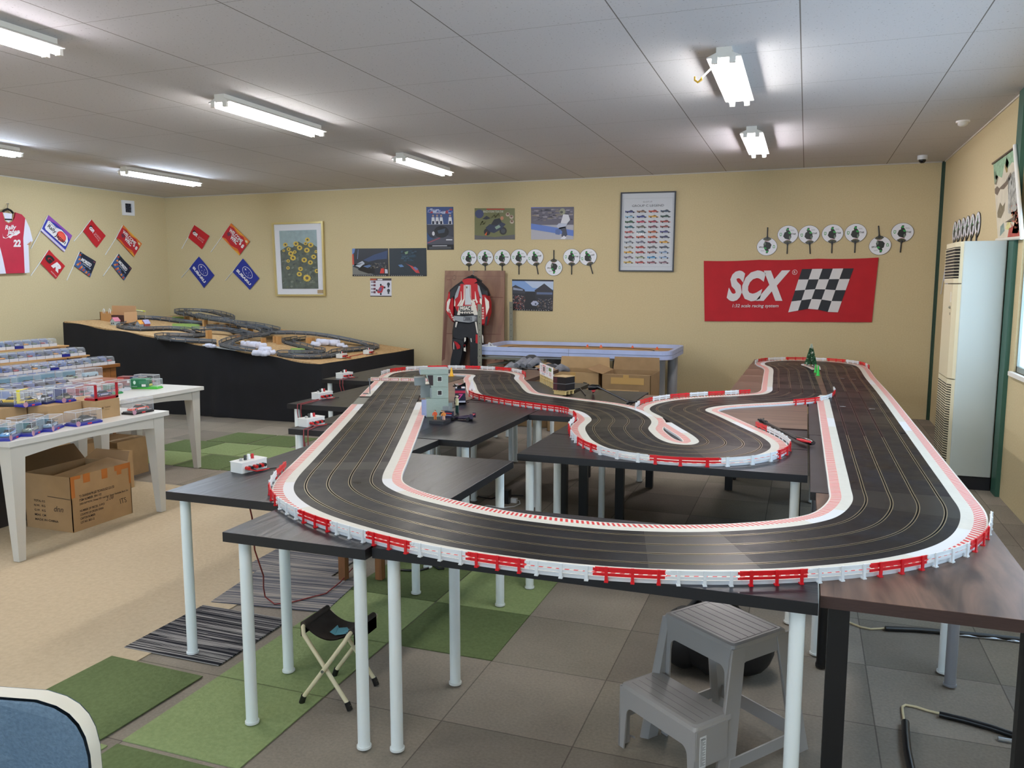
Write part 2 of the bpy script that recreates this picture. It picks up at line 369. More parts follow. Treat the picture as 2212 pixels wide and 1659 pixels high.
# ------------------------------------------------------------------ ceiling lamps
tube_m = {}
def emis(c, s):
    m = bpy.data.materials.new('lamp_tube'); m.use_nodes = True; nt = m.node_tree; nt.nodes.clear()
    o = nt.nodes.new('ShaderNodeOutputMaterial'); e = nt.nodes.new('ShaderNodeEmission'); e.inputs[0].default_value = c; e.inputs[1].default_value = s
    nt.links.new(e.outputs[0], o.inputs[0]); return m
warm = emis((1.0, 0.965, 0.93, 1), TUBE_E); pink = emis((1.0, 0.93, 0.98, 1), TUBE_E); blue = emis((0.72, 0.84, 1.0, 1), TUBE_E * 1.5)
lamp_body = mat('dcdad2', 0.4)
def lamp(x, y0, y1, tm, label, group='fluorescent ceiling lamps'):
    t = thing('fluorescent_ceiling_lamp', label, 'ceiling lamp', (x, (y0 + y1) / 2, ZC), group=group)
    L = (y1 - y0) / 2
    b = MB()
    pr = [(-.045, 0), (-.045, -.03), (-.10, -.055), (-.10, -.061), (-.02, -.060), (.02, -.060), (.10, -.061), (.10, -.055), (.045, -.03), (.045, 0)]
    b.loft([[(px, -L, pz) for px, pz in pr], [(px, L, pz) for px, pz in pr]], lamp_body, True, False)
    for sx in (-1, 1):
        for sy in (-1, 1):
            b.box(sx * .052 - .018, sx * .052 + .018, sy * L - .012 - (.0 if sy > 0 else 0), sy * L + .012, -.095, -.05, lamp_body)
    b.build('housing', t, world=False)
    for sx in (-1, 1):
        MB().tube([(sx * .052, -L + .015, -.0785), (sx * .052, L - .015, -.0785)], .0165, tm, 8).build('lamp_tube', t, world=False)
    return t
L1, L2 = 1.25, 2.74
lamp(-.52, 5.13, 6.37, warm, 'twin-tube fluorescent lamp on the ceiling with a yellow hook beside it')
lamp(-.52, 7.70, 8.96, pink, 'small twin-tube ceiling lamp nearest the racing banner')
lamp(-4.15, 5.08, 6.36, warm, 'long twin-tube ceiling lamp above the middle of the left half of the ceiling')
lamp(-4.15, 7.92, 9.13, warm, 'twin-tube ceiling lamp between the blue-white lamp and the podium poster')
lamp(-4.15, 2.35, 3.66, pink, 'ceiling lamp cut by the left edge, the nearest of that row')
lamp(-7.72, 7.69, 8.93, blue, 'bluish white ceiling lamp near the far left corner')
lamp(-7.72, 5.02, 6.30, blue, 'bluish ceiling lamp of which only the end shows at the left edge')
lamp(-.52, 2.5, 3.75, warm, 'ceiling lamp over the near end of the big slot car track')
lamp(-.52, -.2, 1.05, warm, 'unseen ceiling lamp right above the viewer')  # this and the next two: unseen lamps continuing the rows, added for light
lamp(-4.15, -.4, .85, warm, 'unseen ceiling lamp left of the viewer')
lamp(-7.72, 2.3, 3.55, warm, 'unseen ceiling lamp over the hidden part of the display tables')
# hook on the near right lamp
h = MB(); p = bz(1537, 146, 2.9)
a_, b_, c_ = bz(1534, 150, 2.92), bz(1516, 168, 2.86), bz(1512, 172, 2.82)
h.tube([(-.585, 5.28, 2.94), (a_ + b_) / 2, b_], .006, mat('efeee0', 0.4), 6)
h.tube([b_, c_ + Vector((.01, 0, 0)), c_ + Vector((-.012, 0, -.015)), c_ + Vector((-.03, 0, 0)), c_ + Vector((-.03, 0, .02))], .007, mat('e0b23c', 0.4), 6)
h.build('hook', label='yellow and white plastic hook hanging from the near right ceiling lamp', cat='hook')
d = MB(); p = bz(2080, 265, 2.985)
d.cyl(p.x, p.y, 2.985, ZC, .055, mat('e4e2dc', 0.4)); d.lathe([(.042, 0), (.038, -.02), (.02, -.032), (.002, -.034)], mat('d8d6d0', 0.3), 16, Matrix.Translation((p.x, p.y, 2.986)))
d.build('smoke_detector', label='round white smoke detector on the ceiling near the right wall', cat='smoke detector')
p = bz(1993, 338, 2.99); t = thing('security_camera', 'white dome security camera on the ceiling by the far right corner', 'security camera', (p.x, p.y, ZC))
MB().cyl(0, 0, -.045, 0, .052, WHITE, 20).build('housing', t, world=False)
MB().ball((0, 0, -.05), (.038, .038, .034), mat('16171c', 0.12), 14, 8).build('dome', t, world=False)
# ================================================================== floor coverings
beige = mat('bfb095', 0.95, noise=0.06, scale=45, bump=0.25, spec=0.1, c2='b5a58b')
MB().box(-9.7, -2.62, -3.2, 5.02, 0.0, 0.004, beige).build('carpet_sheet', label='large plain beige carpet on the left half of the floor', cat='carpet')
gd = mat('62704c', 0.95, noise=0.1, scale=60, bump=0.4, spec=0.05, c2='586643'); gl_ = mat('8a9a6c', 0.95, noise=0.1, scale=60, bump=0.4, spec=0.05, c2='7f8f62')
def tile(x0, y0, m, label, z=0.0, w=.497, d=.497, h=.004, rz=0, group=None):
    MB().box(-w / 2, w / 2, -d / 2, d / 2, 0, h, m).build('carpet_tile', label=label, cat="carpet tile", loc=(0, 0, 0), group=group)
    o = COL.objects[-1]; o.location = (x0 + w / 2, y0 + d / 2, z); o.rotation_euler[2] = rz
    return o
tile(-2.76, 2.02, gd, 'dark green carpet tile overlapping the edge of the beige carpet', z=.0041, rz=-.03)
tile(-2.2, 2.04, gl_, 'light green carpet tile under the near table corner leg, by the folding stool')
tile(-2.2, 2.545, gl_, 'light green carpet tile under the folding camp stool')
tile(-2.2, 3.05, gl_, 'light green carpet tile behind the folding stool')
tile(-2.2, 3.555, gd, 'dark green carpet tile beneath the two wooden posts')
tile(-1.695, 3.05, gd, 'dark green carpet tile under the far leg of the corner table')
tile(-1.695, 3.555, gl_, 'pale green carpet tile in the shade under the near tables')
tile(-2.2, 1.52, gd, 'dark green carpet tile cut by the bottom edge right of the blue chair')
tile(-2.72, 1.50, gl_, 'light green carpet tile peeking out beside the blue chair', z=.0)
k = 0
for x0, y0, m, l in ((-6.0, 6.1, gd, 'dark green carpet tile farthest left in front of the black cloth'), (-5.75, 5.59, gl_, 'light green carpet tile by the splayed white table leg'),
                     (-5.23, 5.58, gd, 'dark green carpet tile nearest the viewer in the far green patch'), (-5.49, 6.1, gl_, 'light green carpet tile left of centre in the far patch'),
                     (-4.98, 6.1, gl_, 'light green carpet tile in the middle of the far patch'), (-4.72, 5.59, gd, 'dark green carpet tile at the right corner of the far patch'),
                     (-4.47, 6.1, gl_, 'light green carpet tile running under the control box table'), (-5.75, 6.62, gd, 'dark green carpet tile nearest the black cloth, left one'),
                     (-5.23, 6.62, gd, 'dark green carpet tile by the corner of the black cloth')):
    tile(x0, y0, m, l, z=.0)
# striped mats
def stripes_mat(cs, sc, ang=0.0):
    m = bpy.data.materials.new('striped_carpet'); m.use_nodes = True; nt = m.node_tree; b = nt.nodes['Principled BSDF']; b.inputs['Roughness'].default_value = 0.95
    b.inputs['Specular IOR Level'].default_value = 0.05
    tc = nt.nodes.new('ShaderNodeTexCoord'); mp = nt.nodes.new('ShaderNodeMapping'); mp.inputs['Scale'].default_value = (.6, sc, 1); nt.links.new(tc.outputs['Object'], mp.inputs[0])
    nz = nt.nodes.new('ShaderNodeTexNoise'); nz.inputs['Scale'].default_value = 1; nz.inputs['Detail'].default_value = 2; nt.links.new(mp.outputs[0], nz.inputs['Vector'])
    r = nt.nodes.new('ShaderNodeValToRGB'); r.color_ramp.interpolation = 'CONSTANT'; e = r.color_ramp.elements
    e[0].color = rgb(cs[0]); e[1].position = .42; e[1].color = rgb(cs[1])
    for i, c in enumerate(cs[2:]): q = e.new(.48 + .07 * i); q.color = rgb(c)
    nt.links.new(nz.outputs['Fac'], r.inputs['Fac']); nt.links.new(r.outputs[0], b.inputs['Base Color']); return m
s1 = stripes_mat(('24252a', '2f3036', '8e8c8a', '26272c', '55555a'), 52)
s2 = stripes_mat(('4d5058', '6c6e74', 'a09a92', '5a5c64', '868488'), 60)
tile(-2.77, 2.61, s1, 'dark charcoal striped carpet mat under the near left table leg', z=.0041, w=.51, d=.5)
tile(-2.80, 3.20, s2, 'light grey striped mat under the wooden posts', z=.0041, w=.62, d=.46, rz=.14)
tile(-2.95, 3.60, s2, 'grey striped mat farther back, partly covered by another', z=.0041, w=.55, d=.5, h=.003, rz=.05)
# ================================================================== tables of the big track
blk = wood_mat('1d1f29', '0e0f14', 0.34, (9, 1.0, 9), 0.5, 2.2, spec=.3)
blk_x = wood_mat('1d1f29', '0e0f14', 0.34, (1.0, 9, 9), 0.5, 2.2, spec=.3)
blk_edge = mat('0a0a0e', 0.45)
wal = wood_mat('6f574a', '352823', 0.38, (5, 0.8, 5), 0.05, 1.9, spec=.3)
wal_x = wood_mat('72594c', '574339', 0.4, (.7, 8, 8), 0.05, 1.4, spec=.25)
wal_edge = mat('3a2824', 0.5, noise=0.15, scale=30, stretch=(1, 1, 12))
drk = wood_mat('383438', '282528', 0.4, (6, 1.0, 6), 0.1, 1.8, spec=.25)
drk_edge = mat('1d1a1a', 0.5)
legw = mat('e6eeee', 0.3, spec=0.5); legg = mat('90939a', 0.35, metal=0.3); legb = mat('0c0d10', 0.4)
TZ = 0.735
def make_leg(kind, r=.0215):
    b = MB()
    if kind == 'w': b.cyl(0, 0, .0135, .70, r, legw); b.cyl(0, 0, 0.0083, .016, r + .004, mat('dde3e2', 0.35))
    elif kind == 'g': b.cyl(0, 0, .012, .70, r, legg); b.cyl(0, 0, .0083, .016, r + .003, legg)
    elif kind == 'r': b.cyl(0, 0, .012, .70, r, legb); b.cyl(0, 0, .0083, .022, r + .003, legb)
    else: b.box(-.028, .028, -.02, .02, 0.0083, .70, legb)
    return b
def table(x0, x1, y0, y1, top, edge, legs, label, ins=.052, group=None):
    t = thing('work_table', label, 'table', ((x0 + x1) / 2, (y0 + y1) / 2, 0), group=group)
    w, d = (x1 - x0) / 2, (y1 - y0) / 2
    b = MB(); e = .0012
    b.box(-w, w, -d, d, .70, TZ - .001, edge)
    b.add([(-w + e, -d + e, TZ), (w - e, -d + e, TZ), (w - e, d - e, TZ), (-w + e, d - e, TZ), (-w, -d, TZ - .001), (w, -d, TZ - .001), (w, d, TZ - .001), (-w, d, TZ - .001)],
          [(0, 1, 2, 3), (4, 5, 1, 0), (5, 6, 2, 1), (6, 7, 3, 2), (7, 4, 0, 3)], top)
    b.build('tabletop', t, world=False)
    for (sx, sy), k in zip(((-1, -1), (1, -1), (-1, 1), (1, 1)), legs):
        o = make_leg(k).build('leg', t, world=False); o.location = (sx * (w - ins), sy * (d - ins), 0)
    return t
table(-1.892, -1.322, 2.235, 3.665, blk, blk_edge, 'wwww', 'black ash table nearest the folding camp stool, turned lengthwise')
table(-2.497, -1.9, 2.615, 4.035, blk, blk_edge, 'wwww', 'black ash table on the near left carrying a white control box')
table(-1.312, .066, 2.262, 2.858, blk_x, blk_edge, 'wwww', 'long black table along the near side, above the grey step stool')
table(-2.308, -1.715, 4.05, 5.44, blk, blk_edge, 'wwww', 'black table under the grey control tower model')
table(-2.905, -2.316, 4.05, 5.44, blk, blk_edge, 'wwww', 'black table with the second control box from the viewer')
table(-3.53, -2.957, 4.915, 6.32, blk, blk_edge, 'wwww', 'black table with the third control box from the viewer')
table(-4.16, -3.565, 6.335, 7.74, blk, blk_edge, 'wwww', 'farthest left black table, with the control box next to the black cloth')
table(-3.555, -2.962, 6.335, 7.85, blk, blk_edge, 'wwww', 'black table below the far bend inside the left loop of track')
table(-2.952, -2.362, 5.45, 6.68, wal_x, wal_edge, 'wwww', 'walnut table inside the left loop behind the control tower')
table(-2.952, -2.362, 6.69, 7.92, wal_x, wal_edge, 'wwww', 'walnut table under the yellow cone and the far left bend')
table(-2.35, -1.76, 5.45, 6.845, blk, blk_edge, 'wwww', 'black table on which the tiny billboard stands')
table(-1.708, -1.165, 5.04, 6.45, blk, blk_edge, 'wwbw', 'black table under the black hand controller with the red trigger')
table(-1.362, .04, 3.832, 4.432, blk_x, blk_edge, 'wwww', 'long black table under the hairpin bend in the middle')
table(-1.362, .04, 4.442, 5.03, blk_x, blk_edge, 'bbbb', 'black table behind the hairpin table, half hidden by track')
table(-1.157, .04, 5.085, 6.285, wal_x, wal_edge, 'bbbb', 'light walnut table in the middle with a black controller across its edge')
table(.072, .655, 2.325, 3.515, wal, wal_edge, 'bbrg', 'walnut table at the near right corner with a strong wavy grain')
table(.05, .648, 3.525, 4.90, drk, drk_edge, 'wwgg', 'dark brown table under the near half of the right straight')
table(.048, .646, 4.91, 6.25, drk, drk_edge, 'wwww', 'dark brown table under the middle of the right straight')
for i, (a, b_) in enumerate(((6.30, 6.79), (6.80, 7.385), (7.395, 7.965), (7.975, 8.565), (8.575, 9.175), (9.185, 9.775))):
    table(-.56 + .005 * i, .63 + .004 * i, a, b_, wal_x, wal_edge, 'wwww' if i % 2 else 'bwbw',
          ['walnut table where the inner straight begins, first of the far right row', 'walnut table, second of the far right row', 'walnut table beside the green cones, third of the far right row',
           'walnut table, fourth of the far right row', 'walnut table next to last in the far right row', 'walnut table at the far end of the right straight, under the far bend'][i])
# ================================================================== the slot car track
ctr = [(-2.03,3.315),(-2.45,4.32),(-2.88,5.33),(-3.08,5.80),(-3.275,6.265),(-3.475,6.75),(-3.53,6.95),(-3.46,7.14),(-3.28,7.24),(-3.06,7.26),(-2.87,7.22),(-2.74,7.09),(-2.655,6.825),(-2.45,6.40),(-2.29,6.055),(-2.15,5.83),(-1.92,5.68),(-1.64,5.555),(-1.37,5.435),(-1.235,5.31),(-1.12,5.11),(-1.055,4.925),(-1.035,4.685),(-.975,4.50),(-.88,4.29),(-.74,4.14),(-.55,4.105),(-.40,4.18),(-.325,4.38),(-.37,4.58),(-.505,4.88),(-.70,5.30),(-.79,5.47),(-.80,5.65),(-.72,5.86),(-.57,6.03),(-.30,6.25),(-.12,6.43),(-.045,6.70),(-.05,7.10),(-.075,7.9),(-.10,8.57),(-.14,8.82),(-.205,9.06),(-.19,9.27),(-.09,9.40),(.06,9.435),(.21,9.39),(.31,9.27),(.345,9.08),(.355,8.0),(.375,6.9),(.385,5.5),(.392,4.2),(.395,3.6),(.39,3.34),(.30,3.02),(.16,2.84),(-.01,2.71),(-.19,2.61),(-.38,2.54),(-.605,2.495),(-.85,2.49),(-1.08,2.515),(-1.40,2.61),(-1.585,2.69),(-1.72,2.78),(-1.83,2.89),(-1.92,3.05)]
def cr(p0, p1, p2, p3, t):
    a = [Vector(q) for q in (p0, p1, p2, p3)]
    d = [(a[i + 1] - a[i]).length ** .5 for i in range(3)]
    t1 = d[0]; t2 = t1 + d[1]; t3 = t2 + d[2]; T = t1 + t * (t2 - t1)
    A1 = a[0] * ((t1 - T) / t1) + a[1] * (T / t1); A2 = a[1] * ((t2 - T) / (t2 - t1)) + a[2] * ((T - t1) / (t2 - t1)); A3 = a[2] * ((t3 - T) / (t3 - t2)) + a[3] * ((T - t2) / (t3 - t2))
    B1 = A1 * ((t2 - T) / t2) + A2 * (T / t2); B2 = A2 * ((t3 - T) / (t3 - t1)) + A3 * ((T - t1) / (t3 - t1))
    return B1 * ((t2 - T) / (t2 - t1)) + B2 * ((T - t1) / (t2 - t1))
def curve_pts(c, step, closed=True, sig=4.5):
    n = len(c); raw = []
    rng = range(n) if closed else range(n - 1)
    g = (lambda i: c[i % n]) if closed else (lambda i: c[i] if 0 <= i < n else ((2 * c[0][0] - c[1][0], 2 * c[0][1] - c[1][1]) if i < 0 else (2 * c[-1][0] - c[-2][0], 2 * c[-1][1] - c[-2][1])))
    for i in rng:
        for k in range(20): raw.append(cr(g(i - 1), g(i), g(i + 1), g(i + 2), k / 20))
    if closed: raw.append(raw[0].copy())
    else: raw.append(Vector(c[-1]))
    s = [0]
    for a, b in zip(raw, raw[1:]): s.append(s[-1] + (b - a).length)
    N = int(s[-1] / step); out = []; j = 0
    for i in range(N + (0 if closed else 1)):
        u = s[-1] * i / N
        while j < len(s) - 2 and s[j + 1] < u: j += 1
        out.append(raw[j].lerp(raw[j + 1], min(1, (u - s[j]) / max(1e-9, s[j + 1] - s[j]))))
    if sig:
        R = int(sig * 2.6); wt = [math.exp(-.5 * (k / sig) ** 2) for k in range(-R, R + 1)]; M = len(out); sm = []
        for i in range(M):
            a = Vector((0, 0)); W = 0
            for k in range(-R, R + 1):
                if closed: q = out[(i + k) % M]
                elif 0 <= i + k < M and 0 <= i - k < M: q = out[i + k]
                else: continue
                a += q * wt[k + R]; W += wt[k + R]
            sm.append(a / W)
        out = sm
    nr = []
    M = len(out)
    for i in range(M):
        t = (out[(i + 1) % M] - out[i - 1]) if closed else (out[min(i + 1, M - 1)] - out[max(i - 1, 0)])
        t.normalize(); nr.append(Vector((-t.y, t.x)))
    return out, nr
P, Nn = curve_pts(ctr, .0115)
NP = len(P)
def off(i, o, z): i %= NP; q = P[i] + Nn[i] * o; return (q.x, q.y, z)
def near(x, y, o=0.0): return min(range(NP), key=lambda i: (P[i].x + Nn[i].x * o - x) ** 2 + (P[i].y + Nn[i].y * o - y) ** 2)
ZT = TZ + .0135
def asphalt():
    m = bpy.data.materials.new('black_track_plastic'); m.use_nodes = True; nt = m.node_tree; b = nt.nodes['Principled BSDF']
    tc = nt.nodes.new('ShaderNodeTexCoord'); nz = nt.nodes.new('ShaderNodeTexNoise'); nz.inputs['Scale'].default_value = 5.5; nz.inputs['Detail'].default_value = 9; nz.inputs['Roughness'].default_value = .65; b.inputs['Specular IOR Level'].default_value = .12
    nt.links.new(tc.outputs['Object'], nz.inputs['Vector'])
    r = nt.nodes.new('ShaderNodeValToRGB'); e = r.color_ramp.elements; e[0].position = .34; e[0].color = rgb('0b0d13'); e[1].position = .68; e[1].color = rgb('181b23')
    nt.links.new(nz.outputs['Fac'], r.inputs['Fac']); nt.links.new(r.outputs[0], b.inputs['Base Color'])
    r2 = nt.nodes.new('ShaderNodeMapRange'); r2.inputs['From Min'].default_value = .3; r2.inputs['From Max'].default_value = .7; r2.inputs['To Min'].default_value = .26; r2.inputs['To Max'].default_value = .46
    nt.links.new(nz.outputs['Fac'], r2.inputs['Value']); nt.links.new(r2.outputs[0], b.inputs['Roughness'])
    n2 = nt.nodes.new('ShaderNodeTexNoise'); n2.inputs['Scale'].default_value = 420; n2.inputs['Detail'].default_value = 2; nt.links.new(tc.outputs['Object'], n2.inputs['Vector'])
    bb = nt.nodes.new('ShaderNodeBump'); bb.inputs['Strength'].default_value = .25; bb.inputs['Distance'].default_value = .001; nt.links.new(n2.outputs['Fac'], bb.inputs['Height']); nt.links.new(bb.outputs[0], b.inputs['Normal'])
    return m
asp = asphalt(); asp2 = mat('16181c', 0.36, noise=.2, scale=8, c2='0c0d10', spec=.3); slot_m = mat('060607', 0.8); seam_m = mat('17181b', 0.7)
track = thing('slot_car_track', 'four-lane black slot car circuit with red and white kerbs and guard rails', 'slot car track', (-.8, 5, TZ))
SLOTS = (-.138, -.046, .046, .138); HW = .186
prof = [(-HW, TZ + .002), (-HW, ZT)]
for s_ in SLOTS: prof += [(s_ - .0022, ZT), (s_ - .0022, ZT - .007), (s_ + .0022, ZT - .007), (s_ + .0022, ZT)]
prof += [(HW, ZT), (HW, TZ + .002)]
b = MB(); STEP = 2
vs = []; K = len(prof); idx = list(range(0, NP - NP % STEP, STEP)); n = len(idx)
for i in idx:
    for o, z in prof: vs.append(off(i, o, z))
fs_a, fs_b, fs_s = [], [], []
for q in range(n):
    q2 = (q + 1) % n
    for j in range(K - 1):
        f_ = (q * K + j + 1, q * K + j, q2 * K + j, q2 * K + j + 1)
        issl = any(abs((prof[j][0] + prof[j + 1][0]) / 2 - s_) < .0025 for s_ in SLOTS)
        patch = ((q // 13) * 7919 % 11) in (3, 7)
        (fs_s if issl else fs_b if patch else fs_a).append(f_)
b.add(vs, fs_a, asp); b.add(vs, fs_b, asp2); b.add(vs, fs_s, slot_m)
# plain joints between the track sections
for q in range(0, n, 13):
    i = idx[q]
    for a0, a1 in zip((-HW,) + tuple(s_ + .006 for s_ in SLOTS), tuple(s_ - .006 for s_ in SLOTS) + (HW,)):
        p0, p1 = off(i, a0, ZT + .0003), off(i, a1, ZT + .0003); p2, p3 = off(i + 0.0 if False else i, a1, ZT + .0003), p0
        t = Vector((Nn[i].y, -Nn[i].x)) * .0012
        b.poly([p0, p1, (p1[0] + t.x, p1[1] + t.y, ZT + .0003), (p0[0] + t.x, p0[1] + t.y, ZT + .0003)], seam_m)
# white grid marks and lane arrows printed on the straights
wm = mat('cfd3d6', 0.5)
for (x, y) in ((-2.88, 5.25), (-2.80, 5.42), (-2.70, 5.10), (-2.62, 5.16), (.28, 6.05), (.41, 6.0), (.30, 7.9), (.42, 7.85), (.5, 6.9), (.60, 6.9), (.48, 5.05), (.60, 5.05)):
    i = near(x, y, 0); o = (Vector((x, y)) - P[i]).dot(Nn[i]); t = Vector((Nn[i].y, -Nn[i].x))
    o = min(SLOTS, key=lambda s_: abs(s_ - o)) + .03
    for dx in (-.016, 0.0, .016):
        c = P[i] + Nn[i] * (o + dx * .8)
        b.poly([(c.x - Nn[i].x * .005 - t.x * .006, c.y - Nn[i].y * .005 - t.y * .006, ZT + .0004), (c.x + Nn[i].x * .005 - t.x * .006, c.y + Nn[i].y * .005 - t.y * .006, ZT + .0004),
                (c.x + Nn[i].x * .005 + t.x * .006, c.y + Nn[i].y * .005 + t.y * .006, ZT + .0004), (c.x - Nn[i].x * .005 + t.x * .006, c.y - Nn[i].y * .005 + t.y * .006, ZT + .0004)], wm)
b.build('roadway', track)
rail_m = mat('b5a98c', 0.3, metal=.75); brown_m = mat('4a1e1c', 0.5)
i0, i1 = near(.36, 6.95), near(.385, 4.9); j0, j1 = near(-.045, 6.7), near(-.047, 7.0)
for s_ in SLOTS:
    b = MB()
    for sg in (-1, 1):
        vs, fs, fb = [], [], []
        for i in idx:
            for o in (s_ + sg * .0034, s_ + sg * .0062): vs.append(off(i, o, ZT + .0006))
        for q in range(n):
            q2 = (q + 1) % n
            rusty = (i0 < idx[q] < i1 and s_ < .1) or (j0 < idx[q] < j1)
            f_ = (q * 2, q * 2 + 1, q2 * 2 + 1, q2 * 2) if sg > 0 else (q * 2 + 1, q * 2, q2 * 2, q2 * 2 + 1)
            (fb if rusty else fs).append(f_)
        b.add(vs, fs, rail_m); b.add(vs, fb, brown_m)
    b.build('rail', track)
kw = mat('c8c7be', 0.45, noise=.03, scale=30); kw2 = mat('d0d3d6', 0.45); kr = mat('c4262b', 0.45); kp = mat('d4d0c8', 0.45)
def kerb(i0, i1, side, w1=.043, w2=.045, name='kerb'):
    b = MB(); i = i0
    if i1 < i0: i1 += NP
    o0, o1, o2 = HW, HW + w1, HW + w1 + w2; sl = 1.2
    def pt(i, o, z, sh=0.0):
        a = int(math.floor(i + sh)); fr = i + sh - a
        p, q = off(a, side * o, z), off(a + 1, side * o, z); return tuple(p[k] + (q[k] - p[k]) * fr for k in range(3))
    cnt = 0
    while i < i1:
        j = min(i + 1, i1)
        vs = [pt(i, o0, ZT), pt(j, o0, ZT), pt(j, o1, ZT), pt(i, o1, ZT)]
        m_ = kw2 if ((i // 29) * 31 % 7) == 3 else kw
        b.add(vs if side > 0 else vs[::-1], [(0, 1, 2, 3)], m_)
        if w2 > 0:
            zo = ZT - .001
            vs = [pt(i, o1, ZT), pt(j, o1, ZT), pt(j, o2 - .006, zo, sl), pt(i, o2 - .006, zo, sl)]
            b.add(vs if side > 0 else vs[::-1], [(0, 1, 2, 3)], kr if cnt % 2 else kp)
            vs = [pt(i, o2 - .006, zo, sl), pt(j, o2 - .006, zo, sl), pt(j, o2, zo, sl), pt(i, o2, zo, sl)]
            b.add(vs if side > 0 else vs[::-1], [(0, 1, 2, 3)], kp)
        oo, zz = (o2, ZT - .001) if w2 > 0 else (o1, ZT)
        s2_ = sl if w2 > 0 else 0
        vs = [pt(i, oo, zz, s2_), pt(j, oo, zz, s2_), pt(j, oo, TZ + .0005, s2_), pt(i, oo, TZ + .0005, s2_)]
        b.add(vs if side > 0 else vs[::-1], [(0, 1, 2, 3)], kw2)
        i += 1; cnt += 1
    return b.build(name, track)
a_gap = near(-2.80, 5.10); b_gap = near(-2.93, 5.46)
hp_end = near(-.60, 5.08); hp2 = near(-.66, 5.22)
kerb(b_gap, hp_end - 2, 1)                      # left side of travel: from the pit gap through the loop and hairpin
kerb(hp2, near(-.76, 5.46), 1, .043, 0.0)
kerb(near(-.76, 5.46), near(.36, 8.98), 1)
kerb(near(.36, 8.98), a_gap - 2 + NP if a_gap < near(.36, 8.98) else a_gap, 1)
kerb(near(-2.95, 5.50), near(-.045, 6.66), -1)
kerb(near(-.10, 8.60), near(.35, 8.62), -1, .03, .022)
kerb(near(.37, 6.42), near(-2.80, 5.16) + NP, -1)
# guard rail sections
def fence(i0, i1, side, col, lean=.0):
    m = RED if col == 'R' else WHITE
    b = MB(); n = max(6, int((i1 - i0) / 1.5)); o = side * (HW + .094)
    def P3(u, z, d=0.0):
        f = i0 + (i1 - i0) * u; a = int(math.floor(f)); fr = f - a; p, q = off(a, o + side * d, z), off(a + 1, o + side * d, z); return Vector([p[k] + (q[k] - p[k]) * fr for k in range(3)])
    def bar(z0, z1, d0, d1, u0=0.0, u1=1.0):
        rings = []
        for k in range(n + 1):
            u = u0 + (u1 - u0) * k / n
            rings.append([tuple(P3(u, z0, d0)), tuple(P3(u, z0, d1)), tuple(P3(u, z1, d1)), tuple(P3(u, z1, d0))])
        if side < 0: rings = [r[::-1] for r in rings]
        b.loft(rings[::-1], m, True, False)
    bar(TZ + .032, TZ + .044, .0, .0035, .0, 1.0); bar(TZ + .0305, TZ + .033, -.002, .005)
    bar(TZ + .018, TZ + .026, .0, .0035, .0, 1.0)
    for u in (.1, .47, .84):
        w = .009 * NP / 24.39 / .0115 * .0 + .32 / max(1, (i1 - i0)) * 1.0
        for z0, z1, d0, d1, k in ((TZ + .0, TZ + .046, .003, .008, 1.0), (TZ + .0, TZ + .004, -.004, .010, 1.3)):
            bar(z0, z1, d0, d1, u - w * k, u + w * k)
    # coupling tabs at the ends
    bar(TZ + .034, TZ + .042, .0035, .006, .955, 1.03); bar(TZ + .019, TZ + .0255, .0035, .006, .955, 1.03)
    return b.build('guard_rail', track, label='red plastic guard rail' if col == 'R' else 'white plastic guard rail')
def seq(i0, i1, side, cols):
    if i1 < i0: i1 += NP
    k = len(cols)
    for q, c in enumerate(cols):
        a = i0 + (i1 - i0) * q / k; e = i0 + (i1 - i0) * (q + 1) / k
        fence(a + .15, e - .15, side, c)
seq(1842, 2111, 1, 'WRWRWRWRWRWRWRWRWR')
seq(333, 437, 1, 'WRWRWRWRWR')
seq(543, 644, -1, 'RRRRRR'); seq(659, 674, -1, 'R'); seq(676, 722, -1, 'RWR')
seq(722, 856, -1, 'WRWRWRWRW' if False else 'WRWRWRWWR')
seq(913, 1012, 1, 'WRWRWRWR')
seq(1004, 1067, -1, 'RWRW')
seq(1256, 1354, 1, 'WRWRWRWRWR')
# ================================================================== things on the big track's tables
red_p = mat('c01818', 0.3); blk_p = mat('131417', 0.3); blk_s = mat('0d0e12', 0.22)
def control_box(x, y, rz, label):
    t = thing('control_box', label, 'control box', (x, y, TZ), rz, group='white control boxes along the left tables')
    b = MB(); b.rbox(-.04, .04, -.075, .075, .001, .052, mat('d9dbd8', 0.4), .005, 2); b.box(-.041, .041, -.076, .076, .049, .051, mat('e9e9e6', .4)); b.build('case', t, world=False)
    for y_, c, h_ in ((-.045, '9a9a98', .012), (-.02, '1a2022', .022), (.0, 'e8eaea', .024), (.022, 'b01520', .022)):
        MB().lathe([(.0075, .052), (.0068, .052 + h_), (.003, .053 + h_)], mat(c, .35), 10, Matrix.Translation((0, y_, 0))).build('socket', t, world=False)
    for i, (y_, c) in enumerate(((-.05, red_p), (-.033, blk_p), (-.005, red_p), (.012, blk_p), (.03, red_p), (.045, blk_p))):
        MB().tube([(.04, y_, .024), (.062, y_, .024)], .0085, c, 10).build('banana_plug', t, world=False)
    b = MB()
    b.tube([(.06, -.05, .02), (.075, -.02, .008), (.078, .03, .006), (.072, .06, .006)], .003, red_p, 6)
    b.tube([(.06, -.033, .02), (.072, -.01, .006), (.07, .05, .005), (.09, .085, .005)], .003, blk_p, 6)
    b.build('lead', t, world=False)
    return t
control_box(-2.42, 3.06, -.2, 'white control box on the nearest left table')
control_box(-2.84, 4.20, -.2, 'white control box on the second left table, with red leads hanging down')
control_box(-3.44, 5.24, -.2, 'white control box on the third left table, red lead looped on the tabletop')
control_box(-4.02, 6.50, -.2, 'farthest white control box, on the table nearest the black cloth')
